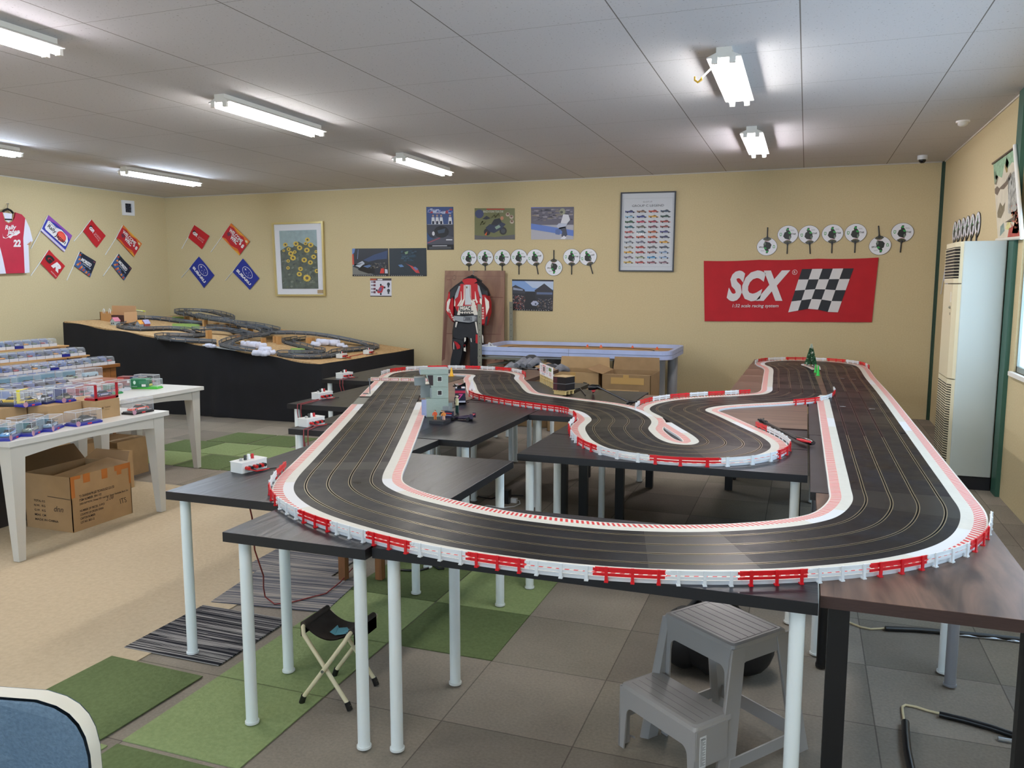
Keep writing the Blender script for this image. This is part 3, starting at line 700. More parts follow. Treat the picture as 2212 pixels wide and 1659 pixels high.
# ---- control tower
tw = mat('98a79c', 0.6, noise=.06, scale=40, stretch=(1, 1, 10)); tw2 = mat('858f90', .6); twd = mat('2a1f22', .6); twb = mat('98a2c2', .6)
tp = Vector((-2.285, 4.83, TZ)); rz = .50
t = thing('control_tower_model', 'grey-green cardboard control tower model beside the start line', 'model building', tp, rz); t.scale = (.88, .88, .96)
b = MB()
W_, D_ = .082, .09
b.box(-W_, W_, -D_, D_, 0, .125, tw); b.build('ground_floor', t, world=False)
b = MB(); b.box(-.045, W_, -D_, D_, .127, .205, tw).box(-.052, -.04, -D_, -.03, .13, .20, tw2).build('middle_floor', t, world=False)
b = MB()
pr = [(-.085, .29), (.082, .29), (.082, .2065), (-.045, .2065)]
b.loft([[(x, -D_, z) for x, z in pr], [(x, D_, z) for x, z in pr]], tw, True, False)
b.poly([(-.072, -D_ - .0008, .286), (-.056, -D_ - .0008, .216), (-.03, -D_ - .0008, .216), (-.03, -D_ - .0008, .286)][::1], twd)
b.build('upper_floor', t, world=False)
b = MB(); b.box(-.125, .084, -D_ - .004, D_ + .004, .292, .326, tw)
b.box(-.123, .08, -D_, D_, .3262, .327, tw2); b.box(-.126, -.124, -D_ - .004, D_, .292, .326, twb); b.build('roof', t, world=False)
b = MB(); b.box(-.165, -.085, -.02, .09, .21, .262, tw2).box(-.12, -.05, .0, .06, .12, .21, tw2).build('balcony', t, world=False)
for z in (.245, .15):
    MB().box(.0, .036, -D_ - .003, -D_, z - .003, z + .033, mat('c8d2c8', .5)).box(.004, .032, -D_ - .0036, -D_ - .003, z + .001, z + .029, twd).build('window', t, world=False)
b = MB(); b.box(-.118, -W_, -D_ - .0, -D_ + .003, .0, .12, twb)
for k in range(5): b.box(-.112, -.09, -D_ - .0006, -D_, .02 + .02 * k, .024 + .02 * k, mat('8f9cc4', .6))
b.build('side_panel', t, world=False)
MB().box(W_, W_ + .03, -.07, -.067, .0, .09, tw2).box(W_ + .0005, W_ + .003, -.06, .02, 0, .085, twd).build('door', t, world=False)
MB().box(-.175, -.09, -.1, .05, .0005, .008, blk_p).build('base_plate', t, world=False)
# pit crew, podium, transporter
def figure(nm, x, y, z, c1, c2, label, h=.055):
    b = MB(); m1, m2, sk = mat(c1, .6), mat(c2, .6), mat('d9a27c', .6); k = h / .055
    for s_ in (-1, 1): b.tube([(s_ * .005 * k, 0, 0), (s_ * .004 * k, 0, .025 * k)], [.0035 * k, .0045 * k], m2, 6)
    b.loft([[(.009 * k * q[0], .005 * k * q[1], zz * k) for q in ((1, 0), (.6, .8), (-.6, .8), (-1, 0), (-.6, -.8), (.6, -.8))] for zz in (.024, .033, .043)], m1)
    for s_ in (-1, 1): b.tube([(s_ * .009 * k, 0, .041 * k), (s_ * .013 * k, -.004 * k, .03 * k), (s_ * .01 * k, -.010 * k, .024 * k)], .003 * k, m1, 6)
    b.ball((0, 0, .049 * k), .0052 * k, sk, 8, 6); b.ball((0, .0008 * k, .0508 * k), .0053 * k, mat('5a3a22', .7), 8, 6)
    return b.build(nm, label=label, cat='figurine', loc=(0, 0, 0)), (x, y, z)
def put(o_p): o, p = o_p; o.location = p; return o
pb = Vector((-2.13, 4.56, TZ))
t = thing('podium_model', 'small black podium block in front of the control tower', 'model podium', pb)
MB().box(-.045, .05, -.075, .04, .0005, .022, mat('26272b', .5)).build('block', t, world=False)
put(figure('figurine', pb.x - .025, pb.y - .03, TZ + .0225, 'd2552a', 'c8702c', 'tiny figurine with orange trousers on the left front of the podium block', .06))
put(figure('figurine', pb.x + .03, pb.y - .02, TZ + .0225, 'd88a3a', 'd8b09a', 'tiny figurine in orange and white on the right side of the podium block', .058))
put(figure('figurine', pb.x + .003, pb.y + .01, TZ + .0225, '1a1a20', '7a7a90', 'tiny dark figurine between the two orange ones on the podium', .055))
b = MB(); pnk = mat('c0405c', .5); nv = mat('1b1d38', .5)
def f1car(name, x, y, rz, c1, c2, label):
    t = thing(name, label, 'model car', (x, y, TZ + .0), rz)
    b = MB(); m1, m2 = mat(c1, .35), mat(c2, .4)
    b.loft([[(x_, w * q0, .008 + hh * q1) for q0, q1 in ((-1, 0), (1, 0), (.7, 1), (-.7, 1))] for x_, w, hh in ((-.075, .006, .006), (-.03, .012, .014), (.0, .024, .02), (.04, .022, .026), (.07, .008, .012))], m1)
    b.build('body', t, world=False)
    MB().box(-.085, -.072, -.045, .045, .006, .009, m2).box(-.085, -.06, -.046, -.043, .006, .018, m1).box(-.085, -.06, .043, .046, .006, .018, m1).build('front_wing', t, world=False)
    MB().box(.062, .08, -.032, .032, .034, .038, m2).box(.06, .082, -.034, -.031, .014, .044, m1).box(.06, .082, .031, .034, .014, .044, m1).build('rear_wing', t, world=False)
    for wx in (-.052, .048):
        for s_ in (-1, 1):
            MB().tube([(wx, s_ * .03, .0115), (wx, s_ * .047, .0115)], .011, mat('101012', .6), 12).build('wheel', t, world=False)
    return t
f1car('racing_car_model', -2.045, 4.70, .12, '2a2038', 'b8283c', 'dark blue and red open-wheel racing car model in front of the control tower')
tk = thing('pit_stand_model', 'dark pit wall stand with red stripes against the foot of the tower', 'model stand', (-2.13, 4.665, TZ))
MB().box(-.03, .03, 0, .03, .0, .055, nv).box(-.028, .028, -.001, 0, .04, .046, mat('c8323a', .5)).box(-.02, .026, -.001, 0, .028, .033, mat('8a90c0', .5)).build('body', tk, world=False)
MB().box(-.05, -.01, .03, .06, .03, .08, mat('7e8688', .5)).build('screen', tk, world=False)
# transporter
t = thing('race_transporter_model', 'dark blue transporter model with a pink number 7 behind the tower', 'model truck', (bz(987, 873, TZ).x + .035, bz(987, 873, TZ).y, TZ), .42)
b = MB(); b.box(-.045, .03, .0, .27, .012, .115, nv); q = Quad((-.045, -.0008, .012), (.03, -.0008, .012), (.03, -.0008, .115), (-.045, -.0008, .115))
q.rect(b, 0, .68, 1, .86, mat('b82848', .5)); q.rect(b, 0, .02, 1, .14, mat('b8bcc8', .5)); q.text(b, '7', .25, .2, .78, .62, mat('d0488c', .5), bold=.03, shear=.3)
q2 = Quad((-.045, 0, .1158), (.03, 0, .1158), (.03, .27, .1158), (-.045, .27, .1158)); q2.rect(b, .05, .02, .95, .98, mat('c9cdd6', .5)); q2.rect(b, .35, .02, .65, .98, mat('d85a70', .5), h=.0015)
b.build('trailer', t, world=False)
for y_ in (.03, .07, .22): MB().tube([(-.05, y_, .012), (.035, y_, .012)], .0115, blk_p, 12).build('wheel', t, world=False)
b = MB(); b.box(-.06, .01, .1, .16, .1165, .126, blk_p)
b.poly([(-.03, .0, .13), (.03, -.03, .165), (.035, .01, .128)], blk_p).poly([(-.03, .0, .13), (-.055, -.02, .16), (-.045, .02, .126)], blk_p).box(-.03, .0, .0, .05, .1165, .13, blk_p)
b.build('roof_spoiler', t, world=False)
fg = thing('figurine', 'little figure in a cream top and dark green trousers beside the tower', 'figurine', (-2.195, 4.96, TZ))
b = MB(); b.loft([[(.012 * a, .008 * c_, z) for a, c_ in ((1, 0), (.5, .9), (-.5, .9), (-1, 0), (-.5, -.9), (.5, -.9))] for z in (.05, .075, .098)], mat('d8cfa8', .6))
for s_ in (-1, 1): b.tube([(s_ * .006, 0, 0), (s_ * .005, 0, .052)], .006, mat('16403c', .6), 8)
b.ball((0, 0, .112), .011, mat('e2c8b0', .6), 10, 7); b.ball((0, .002, .116), .0112, mat('1a1614', .7), 10, 7); b.build('body', fg, world=False)
# ---- start gantry
def sp(x, y): return 600 + x / 4.809, 760 + y / 4.809
ga = bz(*sp(958, 455), TZ); gb = bz(*sp(1478, 455), TZ)
gb = Vector((ga.x + .47, ga.y + .10, TZ))
gz = TZ + .125
t = thing('start_gantry', 'start line gantry with a row of red-framed sponsor boards', 'gantry', (ga + gb) / 2)
metal = mat('8c9094', .3, metal=.8)
for p in (ga, gb):
    b = MB(); b.tube([p + Vector((0, 0, .001)), (p.x, p.y, gz)], .004, metal, 8); b.cyl(p.x, p.y, TZ + .001, TZ + .008, .02, blk_p, 10); b.box(p.x - .01, p.x + .01, p.y - .006, p.y + .006, gz - .008, gz + .012, metal)
    b.ball((p.x - .03, p.y - .01, TZ + .012), (.03, .014, .010), mat('5a5f60', .6), 8, 6); b.build('post', t)
dd = (gb - ga); q = Quad((ga.x + .012, ga.y - .004, gz - .008), (gb.x - .012, gb.y - .004, gz - .008), (gb.x - .012, gb.y - .004, gz + .022), (ga.x + .012, ga.y - .004, gz + .022))
b = MB(); q.slab(b, mat('d8cdb8', .5), .004, h=-.002)
for k in range(6):
    u0 = .02 + .163 * k + (.02 if k > 2 else 0); q.rect(b, u0, .15, u0 + .145, .82, mat('c05048', .5), .0025); q.rect(b, u0 + .012, .25, u0 + .133, .72, mat('f0ece6', .5), .003); q.text(b, 'MOTUL', u0 + .02, .34, u0 + .125, .64, mat('c84848', .5), .0035, bold=.02)
b.build('banner_board', t)
# pit gap plate beside the gantry
b = MB(); c = near(-2.92, 5.27); pl = [off(c - 18, HW + .002, 0), off(c + 14, HW + .002, 0), off(c + 14, HW + .09, 0), off(c - 18, HW + .09, 0)]
b.prism([(p[0], p[1]) for p in pl], TZ + .0005, TZ + .008, mat('6a6a62', .6)); b.build('pit_plate', track)
# white triangular flags by the tower
for x, y, l, hgt in ((-2.475, 5.22, 'white pennant next to the start gantry post', .12), (-2.50, 5.95, 'white pennant behind the balcony of the tower', .10)):
    b = MB(); b.prism([(x - .028, y - .004), (x + .028, y - .004), (x + .028, y + .004), (x - .028, y + .004)], TZ + .001, TZ + .004, blk_p)
    b.loft([[(x - .03, y - .003, TZ + .02), (x + .03, y - .003, TZ + .02), (x + .03, y + .003, TZ + .02), (x - .03, y + .003, TZ + .02)], [(x - .002, y - .002, TZ + hgt), (x + .002, y - .002, TZ + hgt), (x + .002, y + .002, TZ + hgt), (x - .002, y + .002, TZ + hgt)]], mat('e6e8ec', .5), True, False)
    b.cyl(x, y, TZ, TZ + .03, .004, blk_p, 8); b.build('pennant', label=l, cat='pennant')
# ---- cones, tree
def cone(x, y, c, label, h=.07, r=.02, name='toy_cone'):
    b = MB(); b.lathe([(r, .003), (r * .9, .006), (.0055, h * .92), (.003, h)], mat(c, .4), 12, Matrix.Translation((x, y, TZ))); b.box(x - r * 1.15, x + r * 1.15, y - r * 1.15, y + r * 1.15, TZ + .0005, TZ + .005, mat(c, .4))
    return b.build(name, label=label, cat='toy cone')
p = bz(*cB(1142, 165), TZ); cone(p.x - .0, p.y - .12, 'e8b020', 'small yellow cone inside the far left bend', .085)
p = bz(*cE(1026, 378), TZ); cone(p.x, p.y, '28c048', 'green toy cone nearer the viewer between the two straights', .10, .017)
p = bz(*cE(992, 338), TZ); cone(p.x, p.y, '24a840', 'green toy cone standing just behind the other green cone', .085, .016)
tp = Vector((.075, 9.05, TZ)); t = thing('bottle_brush_tree', 'little snow-tipped green fir tree in the far right bend', 'toy tree', tp)
b = MB(); b.cyl(0, 0, .015, .2, .003, mat('5a4630', .7), 8); b.cyl(0, 0, 0.0145, .03, .014, mat('c8b48a', .6), 10); b.build('trunk', t, world=False)
b = MB(); gm, wh = mat('2f5b3c', .9, noise=.3, scale=80), mat('c8d4c4', .8)
random.seed(3)
for k in range(520):
    z = .03 + .21 * random.random() ** 1.1; r = .058 * (1 - (z - .03) / .225) + .004; a = random.random() * 2 * PI
    b.add([(0, 0, z), (r * math.cos(a - .06), r * math.sin(a - .06), z - .006), (r * math.cos(a), r * math.sin(a), z + .008), (r * math.cos(a + .06), r * math.sin(a + .06), z - .006)], [(0, 1, 2), (0, 2, 3), (1, 3, 2)], wh if z > .2 or random.random() < .05 else gm)
b.build('foliage', t, world=False)
# ---- billboard and pallets
p0 = Vector((-2.20, 6.80, TZ)); p1 = Vector((-1.955, 6.40, TZ))
t = thing('billboard_model', 'tiny white billboard with pit board figures on wooden stakes', 'model billboard', (p0 + p1) / 2)
wd_ = mat('cbb277', .6)
b = MB()
for k in range(9):
    p = p0.lerp(p1, .03 + .94 * k / 8); b.box(p.x - .004, p.x + .004, p.y - .004, p.y + .004, TZ + .0005, TZ + .09, wd_)
for z in (.05, .075): b.tube([p0 + Vector((0, 0, z)), p1 + Vector((0, 0, z))], .004, wd_, 4)
b.build('stake_fence', t)
q = Quad(p0 + Vector((0, 0, .075)), p1 + Vector((0, 0, .075)), p1 + Vector((0, 0, .175)), p0 + Vector((0, 0, .175))); b = MB(); q.slab(b, mat('e4e4e6', .5), .003, h=.001)
random.seed(11); pr_, pk_ = mat('c83040', .5), mat('30343c', .5)
for k, u in enumerate((.1, .55)):
    for r_, s_ in enumerate(('8', '5', '3')): q.text(b, s_, u, .7 - .22 * r_, u + .07, .86 - .22 * r_, pk_ if r_ < 2 else pr_, .005)
q.rect(b, .24, .3, .46, .92, pr_, .0045); q.rect(b, .27, .34, .43, .86, mat('e8e4e0', .5), .005); q.rect(b, .3, .4, .4, .8, pk_, .0055); q.text(b, 'STAFF', .2, .1, .42, .2, mat('2a4a9a', .5), .005)
q.rect(b, .7, .6, .9, .88, mat('6a8a40', .5), .0045); q.text(b, '35', .72, .2, .88, .5, pr_, .005)
b.build('board', t)
pp = Vector((-1.78, 6.12, TZ))
t = thing('toy_pallet', 'toy wooden pallet carrying two stacked dark crates', 'toy pallet', pp, -.35)
b = MB()
for y_ in (-.05, 0, .05): b.box(-.055, .055, y_ - .01, y_ + .01, .0005, .028, wd_)
for k in range(6): b.box(-.062 + .0215 * k, -.046 + .0215 * k, -.065, .065, .0285, .034, wd_)
b.build('deck', t, world=False)
for k in range(2):
    cr_ = thing('toy_crate', ['dark red toy crate resting directly on the toy pallet', 'dark red toy crate on top of the other crate'][k], 'toy crate', (pp.x, pp.y, TZ + .0345 + .0555 * k), -.35)
    b = MB(); b.box(-.06, .06, -.062, .062, 0, .05, mat('141318', .4)); b.box(-.0605, -.02, -.0625, .0625, .001, .05, mat('481c26', .5)); b.box(-.0615, .0615, -.0635, .0635, .05, .0545, mat('6a6a6c', .4) if k == 0 else mat('b49a72', .6))
    q = Quad((-.0607, .06, .0), (-.0607, -.06, .0), (-.0607, -.06, .05), (-.0607, .06, .05))
    for u in (.2, .8): q.ell(b, u, .35, .05, .12, mat('d0a040', .5))
    q.rect(b, .4, .28, .6, .42, mat('d8d0c0', .5)); b.build('crate', cr_, world=False)
cable = lambda pts, r, m, label, cat='cable', name='cable': MB().tube(pts, r, m, 6).build(name, label=label, cat=cat)
cable([bz(*cX2(x, y), TZ + .006) for x, y in ((1038, 543), (1075, 528), (1120, 526), (1150, 560), (1172, 592))], .004, blk_p, 'thin black lead trailing from the toy crates on the black table')
cable([bz(*cB(x, y), TZ + .004) for x, y in ((1240, 478), (1300, 462), (1400, 470), (1620, 480))], .003, blk_p, 'thin black wire running from under the transporter model to the track')
# ---- hand controllers
def controller(a, c, e, label, trig=True):
    """a: handle end, c: neck, e: far end of the bundled lead"""
    t = thing('hand_controller', label, 'slot car controller', ((a + c) / 2)); t.location.z = TZ
    d = (c - a).normalized(); n = Vector((-d.y, d.x, 0))
    b = MB(); b.tube([a, a.lerp(c, .12), a.lerp(c, .55), c], [.014, .02, .018, .012], blk_s, 10, flat=.8); b.build('handle', t)
    b = MB(); b.tube([a + n * .018 + Vector((0, 0, .006)), a.lerp(c, .45) + n * .026 + Vector((0, 0, .004)), a.lerp(c, .8) + n * .016], [.006, .009, .005], mat('c01020', .3), 8); b.build('trigger', t)
    b = MB(); b.tube([c, c.lerp(e, .5) + Vector((0, 0, .0)), e], .0065, mat('17191f', .35), 8); b.tube([c + n * .009, e + n * .009], .005, mat('17191f', .35), 6); b.build('lead_bundle', t)
    s = (e - c).normalized(); b = MB(); b.tube([e - s * .03, e + s * .06 + n * .01], .012, mat('0c0c0e', .6), 8); b.tube([e + s * .05, e + s * .12 - n * .03], .006, mat('101014', .5), 6); b.tube([e + s * .02, e + n * .04 + s * .03 + Vector((0, 0, .012))], .006, mat('101014', .5), 6); b.build('plug', t)
    return t
zz = TZ + .0145
controller(bz(1757, 957, zz + .01), bz(1720, 946, zz + .01), bz(1652, 911, zz), 'black controller lying across the edge of the light walnut table')
a = bz(*cX2(1235, 560), zz); a2 = bz(*cX2(1262, 495), TZ + .085)
t = thing('hand_controller', 'black controller with red trigger propped up on its handle behind the middle bend', 'slot car controller', (a.x, a.y, TZ))
pa, pb_ = bz(*cX2(1245, 565), TZ + .012), bz(*cX2(1225, 515), TZ + .085)
pc = Vector((pb_.x + .03, pb_.y, TZ + .10)); pe = bz(*cX2(1580, 655), TZ + .018)
b = MB(); b.tube([pb_ + Vector((-.02, 0, -.005)), pb_ + Vector((.01, 0, 0)), pc + Vector((.04, -.01, -.008))], [.018, .024, .016], blk_s, 10); b.build('handle', t)
b = MB(); b.tube([pb_ + Vector((.02, -.005, -.02)), pa + Vector((.0, 0, .0))], [.016, .007], mat('c01020', .3), 8); b.build('trigger', t)
b = MB(); b.tube([pc, pe], .0075, mat('20242c', .3), 8); b.build('lead_bundle', t)
b = MB(); b.tube([pe, pe + Vector((.03, -.03, .004)), bz(*cX2(1690, 655), TZ + .01)], [.013, .011, .006], blk_p, 8); b.ball(tuple(pe + Vector((.0, -.02, -.007))), .011, blk_p); b.build('plug', t)
a = bz(*cX2(770, 348), TZ + .02); e = bz(*cX2(560, 340), TZ + .02)
controller(bz(*cX2(790, 348), TZ + .0215), bz(*cX2(715, 346), TZ + .0215), bz(*cX2(590, 338), TZ + .015), 'black controller with red end lying behind the far left bend')
# ================================================================== back wall
def qb(bl, br, tr, tl, y=YB - .004): return Quad(*[by(u, v, y) for u, v in (bl, br, tr, tl)])
def ql(bl, br, tr, tl, x=XL + .004): return Quad(*[bx(u, v, x) for u, v in (bl, br, tr, tl)])
def qr(bl, br, tr, tl, x=XR - .004): return Quad(*[bx(u, v, x) for u, v in (bl, br, tr, tl)])
def B5(*p): return [c5(x, y) for x, y in p]
def frame(b, q, m, w, t=.02):
    """four mitred bars of width w metres"""
    du, dv = w / q.w, w / q.h
    o = [(0, 0), (1, 0), (1, 1), (0, 1)]; i_ = [(du, dv), (1 - du, dv), (1 - du, 1 - dv), (du, 1 - dv)]
    for k in range(4):
        a, c, d, e = o[k], o[(k + 1) % 4], i_[(k + 1) % 4], i_[k]
        b.add([q.at(*p, 0) for p in (a, c, d, e)] + [q.at(*p, t) for p in (a, c, d, e)], [(0, 3, 2, 1), (4, 5, 6, 7), (0, 1, 5, 4), (1, 2, 6, 5), (2, 3, 7, 6), (3, 0, 4, 7)], m)
# sunflower picture
q = qb((598, 639.7), (704.7, 639.7), (699.5, 478), (589, 481.5))
t = thing('framed_painting', 'sunflower painting in a thin gold frame with a wide white mat', 'painting', (-7.3, YB - .01, 1.43))
b = MB(); frame(b, q, mat('cdbd86', .3, metal=.5), .028, .035); b.build('frame', t)
b = MB(); q.slab(b, mat('dfe0e6', .6), .008, .02, .015, .98, .985); q.rect(b, .13, .1, .86, .89, mat('4a5549', .8, noise=.35, scale=14), .010)
q.poly(b, [(.13, .89), (.86, .89), (.86, .66), (.74, .72), (.6, .7), (.5, .74), (.38, .66), (.28, .68), (.13, .62)], mat('93a8ab', .8, noise=.12, scale=14), .0105)
random.seed(5); yl, br_, lf = mat('d8b838', .8, noise=.15, scale=60), mat('5a4a2c', .8), [mat('3f4b48', .8), mat('566048', .8), mat('6f7568', .8), mat('35403c', .8)]
for k in range(110):
    u, v = random.uniform(.15, .84), random.uniform(.12, .6); s_ = random.uniform(.012, .035)
    q.poly(b, [(u - s_, v), (u, v - s_ * .5), (u + s_, v + s_ * .2), (u, v + s_ * .6)], random.choice(lf), .011)
for u, v, r in ((.24, .7, .052), (.30, .64, .045), (.45, .71, .06), (.52, .655, .06), (.68, .76, .055), (.64, .71, .04), (.74, .69, .06), (.66, .62, .062), (.84, .6, .035), (.34, .58, .06), (.42, .60, .04), (.38, .52, .065),
                (.60, .49, .062), (.79, .53, .055), (.72, .455, .055), (.28, .48, .04), (.52, .37, .052), (.49, .30, .058), (.84, .34, .05), (.64, .245, .085), (.27, .385, .04), (.2, .62, .03)):
    pts = []
    for k in range(24): a = 2 * PI * k / 24; rr = r * (1 if k % 2 else .74); pts.append((u + rr * math.cos(a), v + rr * .62 * math.sin(a)))
    pts = [(min(.86, max(.13, p[0])), p[1]) for p in pts]
    q.poly(b, pts, yl, .012); q.ell(b, min(.84, u), v, r * .38, r * .25, br_, .0126)
b.build('picture', t)
b = MB(); q.slab(b, mat('a88e66', .6), .004, .84, .035, .95, .085, h=.010); b.build('caption_plate', t)
MB().poly([q.at(.03, .02, .02), q.at(.97, .02, .02), q.at(.97, .98, .02), q.at(.03, .98, .02)], clear_mat('ffffff', .02)).build('glass', t)
# race posters
def poster(bl, br, tr, tl, c, label, y=YB - .003):
    q = qb(bl, br, tr, tl, y); b = MB(); q.slab(b, mat(c, .45), .0015); return q, b
def scatter(q, b, u0, v0, u1, v1, cols, n, s0, s1, h=.003, seed=1, asp=1.6):
    rr = random.Random(seed); ms = [mat(c, .6) for c in cols]
    for k in range(n):
        s_ = rr.uniform(s0, s1); u = rr.uniform(u0 + s_, max(u0 + s_, u1 - s_)); v = rr.uniform(v0 + s_, max(v0 + s_, v1 - s_)); a = rr.uniform(-.5, .5)
        q.poly(b, [(u - s_, v - s_ * .4 * asp), (u + s_ * (1 - abs(a)), v - s_ * .5 * asp), (u + s_, v + s_ * .5 * asp), (u - s_ * (1 - abs(a)), v + s_ * .4 * asp)], rr.choice(ms), h + .00002 * k)
q, b = poster((762, 596.5), (840, 596.5), (838.5, 536.5), (760.7, 537), '23262f', '')
q.poly(b, [(0, .06), (.0, .35), (.3, .2), (.6, .05), (.1, .05)], mat('73736f', .6), .002); q.poly(b, [(0, .36), (.28, .55), (.34, .48), (.3, .25), (.02, .42)], mat('b8c0cc', .6), .0022)
q.poly(b, [(0, .78), (.0, 1), (.09, 1), (.06, .85)], mat('6a86c0', .6), .0022); q.poly(b, [(.0, .42), (.05, .42), (.04, .8), (0, .8)], mat('c85040', .6), .0024); q.poly(b, [(.14, .62), (.155, .62), (.175, .97), (.165, .97)], mat('8898b8', .6), .0026)
q.poly(b, [(.3, .58), (.62, .78), (.98, .92), (.96, .62), (.7, .6), (.45, .52)], mat('3a4a6e', .6), .0022)
q.poly(b, [(.15, .24), (.3, .42), (.5, .46), (.62, .36), (.62, .12), (.45, .09), (.2, .2)], mat('0c0e14', .3), .003); q.poly(b, [(.3, .36), (.48, .42), (.55, .36), (.42, .3)], mat('56709a', .4), .0034)
scatter(q, b, .5, .28, .95, .5, ('6a655c', '2a2c34', '8a8478', '40444e'), 60, .01, .025, .0035, 4); q.poly(b, [(.76, .1), (.8, .28), (.88, .28), (.88, .1)], mat('c8342c', .5), .006)
q.poly(b, [(.9, .1), (.9, .26), (.97, .24), (.98, .1)], mat('c8ccd8', .5), .006); q.rect(b, 0, 0, 1, .05, mat('101014', .5), .0062)
for k in range(18): q.rect(b, .05 + .05 * k, .015, .07 + .05 * k, .035, mat('c8c8c8', .5), .0066)
b.build('poster', label='dark photo poster of a black open car in a crowd, left of a pair', cat='poster')
q, b = poster((841.5, 596.5), (922, 596.5), (921, 535.8), (840.5, 536.5), '1f2a33', '')
scatter(q, b, .25, .5, .75, .95, ('263a4a', '2c4454', '1c2830', '3a5060'), 40, .02, .06, .002, 6); q.poly(b, [(.42, .48), (.5, .42), (.62, .36), (.78, .22), (.82, .1), (.72, .12), (.62, .26), (.56, .36)], mat('b83c3c', .5), .0035)
q.poly(b, [(.64, .32), (.7, .34), (.78, .25), (.72, .2)], mat('6a74a0', .5), .004); q.poly(b, [(.24, .4), (.34, .42), (.4, .34), (.3, .32)], mat('5a80b0', .5), .0035); q.poly(b, [(.42, .86), (.52, .9), (.5, .8), (.44, .78)], mat('7f9a78', .5), .0035)
q.rect(b, 0, 0, 1, .04, mat('101014', .5), .0042)
for k in range(16): q.rect(b, .05 + .055 * k, .01, .07 + .055 * k, .03, mat('b8b8b8', .5), .0046)
b.build('poster', label='dark green-black poster with a red streak, right of a pair', cat='poster')
q, b = poster((800, 640.5), (846, 640.8), (845.7, 601.3), (799.6, 601.3), 'd6d6e0', '')
q.rect(b, 0, .88, 1, 1, mat('3a3034', .5), .002); q.rect(b, .0, .9, .3, .98, mat('b8542c', .5), .0024); q.rect(b, .35, .9, .58, .97, mat('d8d8dc', .5), .0024); q.rect(b, 0, 0, 1, .05, mat('3a3034', .5), .002)
q.poly(b, [(.32, .25), (.38, .18), (.56, .22), (.66, .55), (.58, .62), (.48, .58)], mat('b03038', .5), .0026); q.poly(b, [(.38, .3), (.5, .3), (.56, .5), (.48, .5)], mat('6a5a8a', .5), .003)
for u, v in ((.31, .34), (.5, .14), (.5, .64), (.68, .5)): q.ell(b, u, v, .045, .06, mat('1c1c24', .5), .0032)
for v in (.76, .58, .38, .2): q.rect(b, .04, v, .16, v + .08, mat('8a8490', .5), .0024); q.rect(b, .16, v - .02, .26, v + .1, mat('6a3848', .5), .0026)
for v in (.6, .25): q.ell(b, .86, v + .08, .07, .1, mat('30343c', .5), .0026); q.rect(b, .82, v - .1, .9, v, mat('48505a', .5), .0028)
b.build('parts_sheet', label='small white sheet showing a red go-kart and its parts', cat='poster')
q, b = poster(*B5((115, 603), (405, 600), (398, 135), (105, 135)), '262a38', '')
q.rect(b, 0, .59, 1, 1, mat('3b5080', .5), .002); scatter(q, b, 0, .78, 1, 1, ('b8c0d8', '3050a0', '9098b8', 'a04050'), 26, .04, .08, .0024, 3, .8)
sk, wt_, nv_ = mat('b09080', .5), mat('d4d6dc', .5), mat('20263c', .5)
for u in (.25, .4, .55, .88): q.poly(b, [(u - .07, .6), (u - .05, .76), (u + .05, .76), (u + .08, .6)], wt_, .004); q.ell(b, u, .795, .035, .025, sk, .0044); q.rect(b, u - .04, .6, u + .04, .67, nv_, .0046)
q.rect(b, .03, .59, .97, .595, wt_, .005); q.poly(b, [(0, .585), (0, .4), (.3, .3), (1, .33), (1, .585)], mat('3a3c48', .5), .0022); q.poly(b, [(0, .14), (0, .42), (.12, .3), (.5, .2), (1, .3), (1, .14)], mat('2c4a78', .5), .0024)
q.poly(b, [(.02, .2), (.6, .36), (1, .3), (1, .13), (.1, .13)], mat('4a4c58', .5), .0026); q.ell(b, .55, .42, .28, .14, mat('10121a', .4), .003); q.ell(b, .25, .38, .05, .05, wt_, .0034); q.poly(b, [(.4, .45), (.7, .5), (.66, .4), (.44, .38)], mat('3c4a5c', .4), .0036)
q.line(b, [(.02, .16), (.5, .28)], .004, mat('c04858', .5), .003); q.rect(b, 0, 0, 1, .115, mat('0c0d12', .5), .003); q.rect(b, .2, .085, .75, .1, wt_, .0036)
for v in (.06, .04, .02): q.rect(b, .08, v, .9, v + .006, mat('787c84', .5), .0036)
q.rect(b, .72, .22, .95, .245, wt_, .004)
b.build('poster', label='tall poster with a podium scene above a black racing motorcycle', cat='poster')
